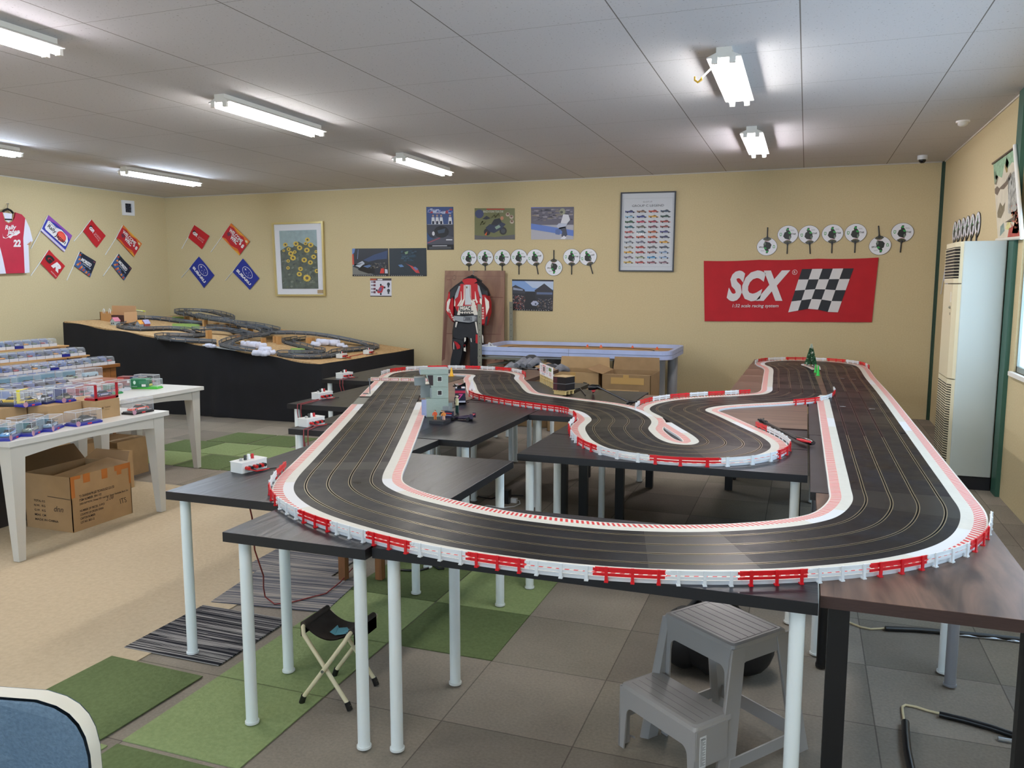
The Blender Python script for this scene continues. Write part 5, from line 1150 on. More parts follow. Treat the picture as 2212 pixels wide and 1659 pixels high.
q = Quad((-2.62, 8.35, 0), (-2.04, 8.35, 0), (-2.04, 8.35, .66), (-2.62, 8.35, .66)); b = MB(); q.line(b, [(.5, .8), (.58, .77), (.68, .77), (.76, .82)], .006, mat('20242c', .5), .002); q.line(b, [(.7, .84), (.77, .83), (.76, .77)], .005, mat('20242c', .5), .002); b.build('print', o)
o = carton(-2.0, -1.48, 8.3, 8.85, 0, .66, 'taped cardboard box beside the white legs of the play table', cb2, True); MB().box(-1.95, -1.6, 8.294, 8.299, .02, .5, mat('b4966a', .8)).box(-1.9, -1.55, 8.296, 8.2995, .56, .63, tape).build('label_sheet', o)
carton(-2.02, -1.66, 8.9, 9.15, .0, .75, 'black open carton behind the taped box', mat('26221e', .8), False, False)
carton(-3.24, -2.66, 8.54, 8.93, 0, .584, 'cardboard box under the heap of grey covers', cb2, False, False)
b = MB(); rb = mat('7f838c', .6, noise=.25, scale=20); random.seed(2)
for k in range(9):
    b.tube([(-3.22 + .075 * k, 8.62, .62 + .06 * (k in (2, 3, 4))), (-3.18 + .075 * k, 8.75, .66 + .07 * (k in (2, 3, 4)) + .01 * random.random()), (-3.12 + .075 * k, 8.88, .62)], [.035, .045, .03], rb, 8)
b.ball((-2.95, 8.8, .75), (.08, .06, .05), mat('2c2c30', .7)); b.ball((-2.72, 8.72, .66), (.12, .06, .05), mat('3c3e44', .7)); b.box(-3.25, -2.64, 8.55, 8.92, .586, .60, mat('1c1c20', .6)); b.build('crumpled_cover', label='heap of crumpled grey plastic covers lying under the play table', cat='cover')
MB().lathe([(.10, 0), (.12, .30), (.125, .31), (.11, .31), (.09, .01)], mat('0e0f12', .4), 18, Matrix.Translation((-1.30, 8.62, .0))).build('waste_bin', label='small black bin beside the play table legs', cat='bin')
# ================================================================== left wall
C1 = PX(0, 400, 3.95)
def flagq(T, R, B_, L, wall):
    f = (lambda x, y: bx(*C1(x, y), XL + .012)) if wall == 'l' else (lambda x, y: by(*C1(x, y), YB - .012))
    return Quad(f(*L), f(*B_), f(*R), f(*T)), f
def flag(T, R, B_, L, S, wall, c, label, deco, group=None):
    q, f = flagq(T, R, B_, L, wall)
    t = thing('flag', label, 'flag', f(*S), group=group)
    b = MB(); N = 10; m = mat(c, .7)
    def h(u, v): return .004 * math.sin(u * 7 + v * 2) + .004
    for s_ in (0,):
        b.add([q.at(i / N, j / 4, h(i / N, j / 4)) for j in range(5) for i in range(N + 1)], [(j * (N + 1) + i, j * (N + 1) + i + 1, (j + 1) * (N + 1) + i + 1, (j + 1) * (N + 1) + i) for j in range(4) for i in range(N)], m, True)
    deco(q, b); b.build('cloth', t)
    b = MB(); b.tube([f(*S), q.at(.0, 0, .0), q.at(0, .96, 0)], .0065, mat('dcdcda', .4), 8); b.build('stick', t)
    return t
W_m, K_m, Rd = mat('e6e4e4', .6), mat('17181c', .6), mat('b41420', .6)
def d_rally(q, b):
    q.poly(b, [(0, .72), (.3, .88), (.62, .9), (1, .72), (1, 1), (0, 1)], mat('8a4ca8', .7), .010); q.rect(b, 0, .0, 1, .14, mat('b8a8dc', .7), .010); q.rect(b, 0, .05, 1, .11, W_m, .0105)
    q.poly(b, [(.06, .3), (.06, .72), (.12, .78), (.4, .74), (.6, .84), (.86, .78), (.95, .6), (.95, .3), (.88, .24), (.12, .24)], W_m, .011); q.ell(b, .68, .54, .18, .25, mat('d83838', .6), .012, 20); q.ell(b, .68, .54, .14, .19, mat('e85a48', .6), .0124, 20)
    q.text(b, 'Rally', .12, .36, .46, .62, K_m, .0132, .02, .2); q.text(b, 'Japan', .46, .26, .9, .54, K_m, .0132, .02, .2); q.text(b, 'FORUM8', .12, .66, .4, .72, K_m, .0132)
    q.text(b, 'JAPAN ROUND OF WORLD CHAMPIONSHIP', .08, .06, .92, .10, mat('584a90', .6), .011)
def d_gr(q, b):
    q.text(b, 'GR', .14, .42, .44, .64, W_m, .011, .06, .2); q.poly(b, [(.1, .52), (.12, .7), (.26, .7), (.22, .52)], K_m, .0105); q.text(b, 'GAZOO', .5, .5, .88, .6, mat('e0b8b8', .6), .011); q.text(b, 'Racing', .5, .36, .88, .47, mat('e0b8b8', .6), .011)
def d_grbig(q, b):
    q.text(b, 'G', .04, .36, .46, .82, K_m, .011, .07, .25); q.text(b, 'R', .46, .34, .92, .80, W_m, .0112, .07, .25); q.text(b, 'GAZOO Racing', .6, .06, .95, .14, W_m, .011)
def d_wel(q, b):
    o, y = mat('d8742c', .7), mat('e0a83c', .7)
    q.poly(b, [(0, 1), (0, .82), (.2, .9), (.45, .8), (.7, .92), (1, .7), (1, 1)], o, .0102); q.poly(b, [(.1, 1), (.3, .93), (.5, .9), (.75, 1)], y, .0106); q.poly(b, [(0, 0), (.2, .12), (.5, .05), (.8, .2), (1, .1), (1, 0)], o, .0102); q.poly(b, [(.7, 0), (.85, .1), (1, .06), (1, 0)], y, .0106)
    q.text(b, 'WELCOME', .1, .56, .78, .78, W_m, .0116, .03); q.text(b, 'WRC', .3, .3, .66, .54, W_m, .0116, .04); q.poly(b, [(.1, .4), (.14, .56), (.28, .5), (.2, .3)], mat('6a3048', .6), .0112); q.ell(b, .76, .5, .04, .06, W_m, .0116); q.text(b, '8', .84, .4, .94, .62, W_m, .0116, .05); q.ell(b, .9, .86, .06, .06, mat('d8d0a0', .6), .0118)
def d_mor(q, b):
    o, u = mat('d8843c', .7), mat('5a88b8', .7)
    q.poly(b, [(0, 0), (0, .9), (.12, .75), (.2, .5), (.45, .32), (.7, .18), (1, .2), (1, 0)], mat('3c5a8c', .7), .0102)
    for k, (a, c) in enumerate(((.04, .8), (.1, .55), (.2, .35), (.35, .2), (.5, .12), (.68, .1), (.85, .08), (.12, .2), (.3, .06))): q.poly(b, [(a - .04, c - .08), (a + .02, c + .1), (a + .1, c + .02), (a + .05, c - .08)], o if k % 2 else mat('b84a30', .7), .0106 + .0001 * k)
    for a, c in ((.08, .92), (.2, .62), (.5, .28), (.78, .22)): q.poly(b, [(a - .05, c - .02), (a + .05, c + .05), (a + .08, c)], u, .0118)
    q.text(b, 'MORIZO', .2, .5, .82, .72, W_m, .012, .06, .25); q.text(b, 'Challenge Cup', .34, .36, .86, .48, mat('b8c8e0', .6), .012, .02, .25); q.text(b, 'GR', .84, .86, .96, .93, mat('c06070', .6), .012)
def d_sub(q, b):
    q.ell(b, .5, .66, .27, .24, W_m, .0104, 28); q.ell(b, .5, .66, .25, .215, mat('20308c', .6), .0108, 28)
    for x, y, s_ in ((.36, .7, .07), (.55, .74, .03), (.66, .68, .03), (.48, .58, .03), (.6, .56, .03), (.56, .64, .022)): q.poly(b, [(x - s_, y), (x - s_ * .2, y + s_ * .25), (x, y + s_ * 1.1), (x + s_ * .2, y + s_ * .25), (x + s_, y), (x + s_ * .2, y - s_ * .25), (x, y - s_ * 1.1), (x - s_ * .2, y - s_ * .25)], W_m, .0114)
    q.text(b, 'SUBARU', .1, .2, .9, .36, W_m, .0112, .05)
flag((410, 255), (612, 430), (545, 572), (345, 390), (265, 540), 'l', '3038a0', 'blue and purple flag with a white panel and a red disc, beside the jersey', d_rally)
flag((778, 293), (900, 432), (823, 535), (705, 390), (630, 478), 'l', 'b81822', 'small plain red flag in the middle of the upper row on the left wall', d_gr)
flag((1048, 340), (1207, 500), (1140, 612), (990, 450), (898, 595), 'l', 'b8242c', 'red and orange WELCOME flag under the ventilator on the left wall', d_wel)
flag((415, 550), (553, 690), (475, 800), (340, 662), (262, 773), 'l', 'b81822', 'red flag with big black and white letters in the lower row by the jersey', d_grbig)
flag((680, 565), (818, 652), (765, 785), (628, 685), (570, 812), 'l', '1a2034', 'dark flame-patterned flag, left one of two in the lower row', d_mor)
flag((1010, 585), (1123, 710), (1055, 812), (948, 678), (880, 775), 'l', '1a2034', 'dark flame-patterned flag, right one of two in the lower row', d_mor)
flag((1660, 340), (1790, 433), (1725, 548), (1605, 445), (1551, 542), 'b', 'b81822', 'small plain red flag on the back wall, just right of the room corner', d_gr)
flag((1975, 325), (2135, 480), (2045, 600), (1893, 440), (1800, 570), 'b', 'b8242c', 'red and orange WELCOME flag on the back wall, near the sunflower painting', d_wel)
flag((1700, 608), (1832, 768), (1742, 877), (1615, 710), (1549, 788), 'b', '20308c', 'blue flag with an oval of stars on the back wall, nearer the room corner', d_sub)
flag((2075, 625), (2215, 795), (2133, 893), (1985, 738), (1923, 812), 'b', '20308c', 'blue flag with an oval of stars on the back wall, nearer the sunflower painting', d_sub)
# jersey
J = PX(0, 440, 9.215)
def jp(pts, d=.0): return [tuple(bx(*J(x, y), XL + .03 + d)) for x, y in pts]
t = thing('baseball_jersey', 'red and white jersey with number 22 hanging on the left wall', 'jersey', bx(*J(150, 1400), XL + .03))
jr, jw = mat('b8203c', .55, noise=.08, scale=8), mat('dcdcea', .6)
def sheet(b, pts, m, th, d):
    P_ = [Vector(p) for p in jp(pts, d)]; b.loft([[tuple(p) for p in P_], [tuple(p + Vector((th, 0, 0))) for p in P_]], m, True, False)
b = MB(); sheet(b, [(-390, 180), (-250, 230), (40, 160), (60, 175), (100, 330), (150, 375), (210, 360), (260, 290), (280, 175), (400, 215), (470, 290), (430, 700), (460, 1380), (120, 1390), (-400, 1390)], jr, .03, 0); b.build('body', t)
b = MB(); sheet(b, [(470, 290), (560, 480), (625, 740), (540, 815), (530, 700), (560, 1370), (455, 1385), (410, 700), (425, 400)], jw, .028, .0); b.poly(jp([(625, 740), (600, 830), (535, 815)], .03), mat('b88868', .6)); b.build('sleeve', t)
b = MB(); b.poly(jp([(0, 860), (60, 1100), (120, 1390), (-60, 1400), (-200, 1390), (-60, 1000)], .0315), jw); b.poly(jp([(60, 175), (240, 200), (235, 320), (170, 375), (110, 330)], .032), jw); b.poly(jp([(45, 160), (60, 175), (110, 330), (170, 370), (235, 330), (275, 180), (285, 185), (245, 350), (170, 390), (100, 345)], .033), mat('b8a070', .5))
b.poly(jp([(50, 590), (60, 650), (110, 690), (160, 660), (170, 640), (290, 600), (390, 540), (400, 580), (330, 630), (260, 640), (210, 690), (170, 670), (110, 695), (60, 680)], .033), W_m)
def jt(s, x0, y0, x1, y1, bo=.03, sh=.2, rise=0):
    vs, fs, ar = font_mesh(s, bo, sh); b.add([tuple(bx(*J(x0 + x * (x1 - x0), y0 + y * (y1 - y0) - rise * x), XL + .0635)) for x, y in vs], fs, W_m)
jt('Rally', 100, 545, 325, 430, rise=10); jt('Japan', 140, 640, 390, 520, rise=20); jt('22', 268, 860, 415, 715, .05, .05)
b.build('lettering', t)
b = MB(); hx = [bx(*J(x, y), XL + .05) for x, y in ((45, 175), (90, 130), (150, 105), (215, 135), (262, 190))]; b.tube(hx, .014, blk_p, 8); b.tube([bx(*J(100, 310), XL + .066), bx(*J(235, 315), XL + .066)], .01, blk_p, 6)
b.tube([bx(*J(150, 105), XL + .05), bx(*J(152, 30), XL + .04), bx(*J(170, 0), XL + .02), bx(*J(130, -5), XL + .01)], .006, mat('c0bfb8', .3, metal=.7), 6); b.build('hanger', t)
# ventilator
q = Quad(*[bx(*C1(x, y), XL + .002) for x, y in ((1042, 256), (1138, 262), (1133, 135), (1033, 127))])
t = thing('wall_ventilator', 'white square ventilation fan high on the left wall near the corner', 'ventilator', q.at(.5, 0, 0))
b = MB(); frame(b, q, mat('dfe1e4', .4), .045, .03); b.build('housing', t)
b = MB(); q.slab(b, mat('1c2230', .6), .004, .1, .08, .9, .92); b.build('cavity', t)
b = MB(); q.ell(b, .5, .5, .3, .32, mat('10131a', .5), .008, 20)
for k in range(6): a = k * PI / 3; q.poly(b, [(.5, .5), (.5 + .27 * math.cos(a), .5 + .29 * math.sin(a)), (.5 + .27 * math.cos(a + .6), .5 + .29 * math.sin(a + .6))], mat('30384a', .4), .010)
b.build('fan_blades', t)
# ================================================================== hill circuit on the sheeted board
SLP = .112; PN = (SLP, 0, 1); P0 = (-5.3, 8.0, .70)
def zb(x): return .70 + (-5.3 - x) * SLP
def tb(u, v, h=0.0): return bp(u, v, (P0[0], P0[1], P0[2] + h), PN)
c8, c9, cQ = PX(200, 650, 6.9125), PX(500, 660, 5.821), PX(140, 640, 2.989)
osb = wood_mat('c9a878', 'a8855a', .7, (6, 6, 6), .05, 5)
bd = thing('sheeted_board', 'large sloping chipboard layout table draped in black cloth to the floor', 'layout table', (-7.2, 9.1, 0))
XA, XB, Y0_, Y1_ = -9.1, -5.22, 7.93, 10.25
b = MB(); b.add([(x, y, zb(x) + z) for z in (-.02, 0) for x, y in ((XA, Y0_), (XB, Y0_), (XB, Y1_), (XA, Y1_))], [(0, 3, 2, 1), (4, 5, 6, 7), (0, 1, 5, 4), (1, 2, 6, 5), (2, 3, 7, 6), (3, 0, 4, 7)], osb); b.build('board', bd)
cl = mat('0b0d14', .85, noise=.2, scale=5)
b = MB(); path = []
for k in range(60): path.append((XA - .03, Y1_ - (Y1_ - Y0_) * k / 60, 1, 0))
for k in range(200): path.append((XA + (XB - XA) * k / 200, Y0_ - .012, 0, 1))
for k in range(81): path.append((XB + .012, Y0_ + (Y1_ - Y0_) * k / 80, -1, 0))
rows = []
NZ = 9
for j in range(NZ):
    f_ = j / (NZ - 1); r = []
    for i, (x, y, nx, ny) in enumerate(path):
        w = .03 * f_ * math.sin(i * .17 + 2.2 * math.sin(i * .071)) + .018 * math.sin(i * .06 + 3 * f_)
        top = zb(min(max(x, XA), XB)) + .004 - .022 * abs(math.sin(i * .083)) ** 2 * (1 if ny else .3)
        o = -.02 * f_ - abs(w) * .7 - (.18 * f_ ** 3 if nx == -1 and False else 0)
        r.append((x + nx * o, y + ny * o, max(.003, top * (1 - f_))))
    rows.append(r)
n_ = len(path)
b.add([p for r in rows for p in r], [(j * n_ + i, (j + 1) * n_ + i, (j + 1) * n_ + i + 1, j * n_ + i + 1) for j in range(NZ - 1) for i in range(n_ - 1)], cl, True); b.build('skirt_cloth', bd)
b = MB()
for x, y in ((XA + .2, Y0_ + .15), (XB - .2, Y0_ + .15), (XA + .2, Y1_ - .15), (XB - .2, Y1_ - .15), (-7.2, 9.1)): b.box(x - .03, x + .03, y - .03, y + .03, 0, zb(x) - .03, mat('b09468', .7)); 
b.build('trestle', bd)
# the circuit
ct = thing('hill_circuit', 'dark grey two-lane circuit with ramps on wooden blocks on the sheeted board', 'slot car track', (-7.2, 9.1, .9))
tr_m = mat('2c3036', .5, noise=.12, scale=10); gr_m = mat('6c7178', .4, metal=.3)
def strip(pts, w=.16, rails='LR', posts=True):
    """pts: world Vectors, smooth them, build road band and rails"""
    c = [(p.x, p.y) for p in pts]; out, nr = curve_pts(c, .05, False, 1.2)
    tot = [0]
    for a, d in zip(pts, pts[1:]): tot.append(tot[-1] + ((a - d).xy).length)
    zs = []; M = len(out)
    for i in range(M):
        s_ = tot[-1] * i / (M - 1); j = 0
        while j < len(tot) - 2 and tot[j + 1] < s_: j += 1
        k = (s_ - tot[j]) / max(1e-6, tot[j + 1] - tot[j]); zs.append(pts[j].z * (1 - k) + pts[j + 1].z * k)
    b = MB(); rings = []
    for (p, n2, z) in zip(out, nr, zs):
        rings.append([(p.x + n2.x * o, p.y + n2.y * o, z + dz) for o, dz in ((-w / 2, -.008), (w / 2, -.008), (w / 2, .006), (w / 2 - .004, .006), (w / 2 - .004, .0), (-w / 2 + .004, 0), (-w / 2 + .004, .006), (-w / 2, .006))])
    b.loft([r[::-1] for r in rings], tr_m, True, False)
    for o in (-w * .25, w * .25):
        for dd in (-.006, .006):
            b.add([(p.x + n2.x * (o + dd + e), p.y + n2.y * (o + dd + e), z + .0008) for (p, n2, z) in zip(out, nr, zs) for e in (-.002, .002)], [(2 * i, 2 * i + 1, 2 * i + 3, 2 * i + 2)[::1] for i in range(M - 1)], mat('8a8474', .4, metal=.6))
    b.build('road', ct)
    for s_ in rails:
        o = (w / 2 + .006) * (1 if s_ == 'L' else -1); b = MB()
        for z0, z1 in ((.028, .040), (.014, .02)):
            b.loft([[(p.x + n2.x * (o + e), p.y + n2.y * (o + e), z + zz) for e, zz in ((-.002, z0), (.002, z0), (.002, z1), (-.002, z1))] for (p, n2, z) in zip(out, nr, zs)], gr_m, True, False)
        for i in range(0, M, 3):
            p, n2, z = out[i], nr[i], zs[i]; b.box(p.x + n2.x * o - .004, p.x + n2.x * o + .004, p.y + n2.y * o - .004, p.y + n2.y * o + .004, z - .01, z + .042, gr_m)
        b.build('guard_rail', ct)
h1 = .012
def pl8(*p): return [tb(*c8(x, y), h) for x, y, h in p]
def pl9(*p): return [tb(*c9(x, y), h) for x, y, h in p]
strip(pl8((1660, 345, h1), (1400, 325, h1), (1200, 300, h1), (950, 268, h1), (720, 258, h1), (600, 268, h1), (590, 300, h1), (600, 340, h1), (520, 365, h1), (440, 385, h1), (520, 415, h1), (700, 432, h1), (900, 425, h1), (1150, 420, h1), (1350, 432, h1), (1520, 470, h1), (1630, 515, h1), (1500, 532, h1), (1250, 525, h1), (1080, 520, h1), (1010, 535, h1), (1080, 570, h1), (1300, 595, h1), (1600, 612, h1), (1850, 625, h1)), .13)
# raised oval and its two ramps
oval = pl8((1420, 215, .11), (1330, 195, .11), (1290, 165, .11), (1360, 148, .11), (1550, 150, .11), (1750, 168, .11), (1950, 212, .11), (2055, 262, .11), (2010, 290, .11), (1850, 278, .10), (1650, 245, .10), (1500, 225, .10))
strip(oval, .12)
strip(pl8((1500, 215, .09), (1700, 262, .12), (1900, 300, .12), (2200, 345, .11)) + pl9((150, 262, .11), (320, 290, .10), (430, 320, .09), (440, 350, .08), (380, 380, .07), (200, 395, .06), (60, 425, .06), (-60, 470, .05), (-60, 510, .05), (60, 545, .04), (300, 575, .03)), .14)
strip(pl9((40, 222, .10), (250, 245, .11), (420, 275, .11), (560, 312, .10), (520, 340, .09), (540, 355, .09), (750, 352, .10), (1000, 365, .10), (1250, 400, .08), (1500, 450, .05), (1700, 495, .02), (1800, 530, .012), (1700, 548, .012), (1500, 565, .012), (1340, 585, .012), (1300, 605, .012), (1250, 635, .012), (1050, 655, .012), (800, 650, .012), (640, 625, .012), (660, 600, .012), (850, 605, .012), (1050, 600, .012), (1120, 575, .012), (980, 545, .012), (860, 510, .012), (740, 480, .012), (700, 450, .012), (800, 430, .012), (880, 420, .012)), .13)
strip(pl8((1760, 400, .03), (1850, 395, .03), (2050, 400, .03)) + pl9((60, 330, .04), (200, 365, .05)), .12)
strip(pl8((1500, 430, .05), (1900, 435, .06), (2150, 470, .06)) + pl9((100, 350, .06), (260, 372, .06)), .1, 'L')
# wooden blocks
wb = mat('b98d58', .7, noise=.08, scale=15)
def block(c, x0, y0, x1, y1, hb=0.0, d=.08):
    a, e = tb(*c(x0, y1), hb), tb(*c(x1, y1), hb); hgt = (y1 - y0) / (F_PX) * a.length * (6.9125 / c_scale[c]) / 6.9125
    MB().box(min(a.x, e.x), max(a.x, e.x), a.y, a.y + d, zb(a.x) + .0, zb(a.x) + hgt, wb).build('wooden_block', ct)
c_scale = {c8: 6.9125, c9: 5.821}
def block(c, x0, y0, x1, y1, hb=0.0, d=.08):
    a, e = tb(*c(x0, y1), hb), tb(*c(x1, y1), hb); top = by(*c((x0 + x1) / 2, y0), a.y)
    b = MB(); b.box(a.x, max(e.x, a.x + .03), a.y, a.y + d, zb(a.x) - .012, max(top.z, zb(a.x) + .02), wb); b.build('wooden_block', ct)
for c, l in ((c8, ((1640, 290, 1720, 388), (1810, 330, 1900, 385), (1960, 345, 2030, 430), (1690, 440, 1780, 578), (2120, 500, 2200, 565), (1370, 230, 1420, 300), (1500, 245, 1540, 315))),
             (c9, ((50, 240, 120, 315), (205, 265, 270, 340), (365, 410, 425, 465), (520, 385, 545, 465), (560, 390, 590, 485), (935, 405, 965, 470), (985, 405, 1000, 470)))):
    for r in l: block(c, *r)
# cotton snow, turf, houses, boxes on the board
cot = mat('d4d8ea', .95, bump=.6, scale=40, spec=.1)
def cotton(c, pts, label):
    b = MB(); random.seed(len(label))
    for x, y, r in pts:
        p = tb(*c(x, y), .03); b.ball((p.x, p.y, zb(p.x) + r * .55), (r * 1.25, r, r * .6), cot, 10, 7)
        for k in range(5): a = random.random() * 6.3; b.ball((p.x + r * .8 * math.cos(a), p.y + r * .7 * math.sin(a), zb(p.x) + r * (.4 + .5 * random.random())), r * .45, cot, 8, 5)
    return b.build('cotton_snow', label=label, cat='cotton', kind=None)
cotton(c8, ((1740, 660, .045), (1790, 665, .04)), 'small tuft of white cotton at the front edge of the sloping board')
cotton(c9, ((200, 500, .07), (280, 510, .08), (360, 520, .07), (420, 570, .07), (500, 590, .05), (330, 600, .06), (410, 605, .06)), 'big heap of white cotton at the front of the ramp crossing')
cotton(c9, ((1060, 490, .06), (1150, 475, .08), (1280, 480, .08), (1370, 495, .05), (1430, 505, .035)), 'long strip of white cotton behind the sweeping right-hand bend')
tf = mat('86a050', .95, noise=.15, scale=60, bump=.5)
for c, r, l in ((c8, (1190, 245, 1360, 300), 'green turf pad left of the raised oval'), (c8, (1190, 350, 1600, 420), 'long green turf pad in the middle of the board'), (c9, (745, 545, 925, 600), 'light green turf pad inside the front right bend')):
    a, e, g, h_ = [tb(*c(x, y)) for x, y in ((r[0], r[3]), (r[2], r[3]), (r[2], r[1]), (r[0], r[1]))]
    b = MB(); b.add([(p.x, p.y, zb(p.x) + z) for z in (.0005, .012) for p in (a, e, g, h_)], [(0, 3, 2, 1), (4, 5, 6, 7), (0, 1, 5, 4), (1, 2, 6, 5), (2, 3, 7, 6), (3, 0, 4, 7)], tf); b.build('turf_pad', label=l, cat='turf')
def house(c, x0, x1, y0, y1, wallc, roofc, label):
    a, e = tb(*c(x0, y1)), tb(*c(x1, y1)); w = max(.05, (e - a).length); top = by(*c((x0 + x1) / 2, y0), a.y).z - zb(a.x)
    t = thing('toy_house', label, 'toy house', ((a.x + e.x) / 2, a.y + .05, zb(a.x) - .008)); d = .045
    b = MB(); m = mat(wallc, .7); b.box(-w / 2, w / 2, -d, d, .001, top * .6, m); b.add([(-w / 2, -d, top * .6), (w / 2, -d, top * .6), (0, -d, top), (-w / 2, d, top * .6), (w / 2, d, top * .6), (0, d, top)], [(0, 1, 2), (5, 4, 3)], m)
    for x in (-w * .2, w * .2): b.box(x - .008, x + .008, -d - .001, -d, top * .2, top * .4, mat('3c4048', .5))
    b.build('walls', t, world=False)
    b = MB(); rm = mat(roofc, .7)
    for s_ in (-1, 1): b.add([(s_ * (w / 2 + .006), -d - .006, top * .56), (s_ * (w / 2 + .006), d + .006, top * .56), (0, d + .006, top + .005), (0, -d - .006, top + .005), (s_ * (w / 2 + .006), -d - .006, top * .56 + .006), (s_ * (w / 2 + .006), d + .006, top * .56 + .006), (0, d + .006, top + .011), (0, -d - .006, top + .011)], [(0, 1, 2, 3), (4, 5, 6, 7), (0, 4, 5, 1), (0, 3, 7, 4), (1, 5, 6, 2)], rm)
    b.build('roof', t, world=False)
house(c8, 285, 370, 250, 360, 'a8b4b4', 'c87888', 'toy house with a pink roof at the left end of the board'); house(c8, 375, 455, 265, 330, '8c9094', '7fa0b4', 'toy house with a pale blue roof right of the pink-roofed one')
house(c8, 660, 740, 290, 405, '9aa4b0', 'e0a048', 'toy house with an orange roof in the left bend'); house(c8, 742, 815, 285, 405, 'a85a50', 'a8a4c8', 'brick-red toy house with a lilac roof, beside the orange-roofed one')
a = tb(*c8(85, 295)); t = thing('wooden_crate', 'open wooden crate with white cord handles at the back left of the board', 'crate', (a.x + .2, a.y + .15, zb(a.x + .2) - .03))
pl = mat('b88a58', .7); pl2 = mat('c49a70', .7)
b = MB(); b.box(-.24, .24, -.1, .12, .02, .034, pl).box(-.22, -.21, -.1, .12, .034, .17, pl).box(.2, .21, -.1, .12, .034, .17, pl2).box(-.22, .2, .11, .12, .034, .25, pl2).box(-.22, -.02, -.1, -.09, .034, .17, pl); b.build('crate', t, world=False)
MB().box(-.02, .2, -.098, -.092, .04, .13, mat('3c1c20', .5)).build('panel', t, world=False)
for x in (-.14, -.04): MB().tube([(x - .015, -.102, .15), (x - .012, -.104, .2), (x, -.105, .215), (x + .012, -.104, .2), (x + .015, -.102, .15)], .004, WHITE, 6).build('cord_handle', t, world=False)
a, e = by(*c8(535, 130), 9.0), by(*c8(785, 155), 9.0)
t = thing('lap_gantry', 'thin yellow and white bar on two wires above the left bend', 'gantry', ((a + e) / 2)); t.location.z = zb(a.x)
MB().tube([a, e], .013, mat('c8cc58', .4), 6).tube([a + Vector((.03, -.014, 0)), e + Vector((-.03, -.014, 0))], .005, WHITE, 4).build('bar', t)
for p in (a, e): MB().tube([p, (p.x, p.y, zb(p.x) - .005)], .0022, mat('a0a0a0', .5), 4).build('wire', t)
for x, y, l in ((1385, 660, 'white control box at the front right of the sloping board'), (1720, 610, 'white control box near the right corner of the sloping board')):
    o = control_box(0, 0, .1, l); p = tb(*c9(x, y)); o.location = (p.x, p.y, zb(p.x) + .004); o['group'] = 'control boxes on the sloping board'
b = MB(); pts = [tb(*c9(x, y), .006) for x, y in ((1450, 655), (1500, 660), (1480, 640), (1560, 625), (1680, 600), (1700, 625))]; b.tube(pts, .004, red_p, 5); b.build('lead', label='red lead between the two control boxes on the sloping board', cat='cable')
a, e = tb(*c8(1640, 672), .0), tb(*c8(2120, 745), .0)
b = MB(); b.add([(p.x, p.y + dy, zb(p.x) + z) for z in (.001, .012) for p, dy in ((a, 0), (e, 0), (e, .05), (a, .05))], [(0, 3, 2, 1), (4, 5, 6, 7), (0, 1, 5, 4), (1, 2, 6, 5), (2, 3, 7, 6), (3, 0, 4, 7)], WHITE); b.build('white_strip', label='thin white strip along the front edge of the sloping board', cat='strip')
# ================================================================== display tables on the left
twt = mat('cdccc6', .4); twe = mat('cfccc0', .45); twl = mat('c6c4bc', .4)
def white_table(x0, x1, y0, y1, z, label, rz=0.0):
    t = thing('display_table', label, 'table', ((x0 + x1) / 2, (y0 + y1) / 2, 0), rz); w, d = (x1 - x0) / 2, (y1 - y0) / 2
    b = MB(); b.box(-w, w, -d, d, z - .032, z, twt); bevel(b.build('tabletop', t, world=False), .002)
    for s_ in (-1, 1):
        b = MB(); pts = []; N = 14
        for k in range(N + 1): u = -1 + 2 * k / N; pts.append((u * (d - .1), z - .035 - .075 + .035 * math.cos(u * PI / 2)))
        pr = [(-(d - .1), z - .033)] + pts + [(d - .1, z - .033)]
        b.loft([[(s_ * (w - .04) - .01, y, zz) for y, zz in pr], [(s_ * (w - .04) + .01, y, zz) for y, zz in pr]], twl, True, False); b.build('apron', t, world=False)
        b = MB(); pr = [(-(w - .1), z - .033), (-(w - .1), z - .1), (0, z - .07), (w - .1, z - .1), (w - .1, z - .033)]
        b.loft([[(x, s_ * (d - .04) - .01, zz) for x, zz in pr], [(x, s_ * (d - .04) + .01, zz) for x, zz in pr]], twl, True, False); b.build('apron', t, world=False)
        for r in (-1, 1):
            b = MB(); cx, cy = s_ * (w - .06), r * (d - .06)
            def rg(h, zz, ox, oy): return [(cx + ox - h, cy + oy - h, zz), (cx + ox + h, cy + oy - h, zz), (cx + ox + h, cy + oy + h, zz), (cx + ox - h, cy + oy + h, zz)]
            b.loft([rg(.022, .0065, s_ * .0, r * .0), rg(.045, z - .1, -s_ * .012, -r * .012), rg(.047, z - .033, -s_ * .012, -r * .012)], twl, True, False); b.build('leg', t, world=False)
    return t
Z1 = .72
white_table(-5.02, -4.17, 3.22, 4.44, Z1, 'white table with tapered legs nearest the viewer, full of boxed model cars')
white_table(-5.68, -4.90, 4.52, 5.64, Z1, 'white table farther back with a few boxed model cars at its end', 0.0)
brt = wood_mat('a5623f', '8a4c30', .4, (8, 1, 8), .05, 2)
t = thing('wooden_table', 'reddish brown table behind the two white tables', 'table', (-6.2, 5.1, 0))
MB().box(-6.68, -5.76, 4.3, 5.88, Z1 - .03, Z1, brt).build('tabletop', t)
for x in (-6.6, -5.84):
    for y in (4.4, 5.78): MB().box(x - .025, x + .025, y - .025, y + .025, .0, Z1 - .031, brt).build('leg', t)
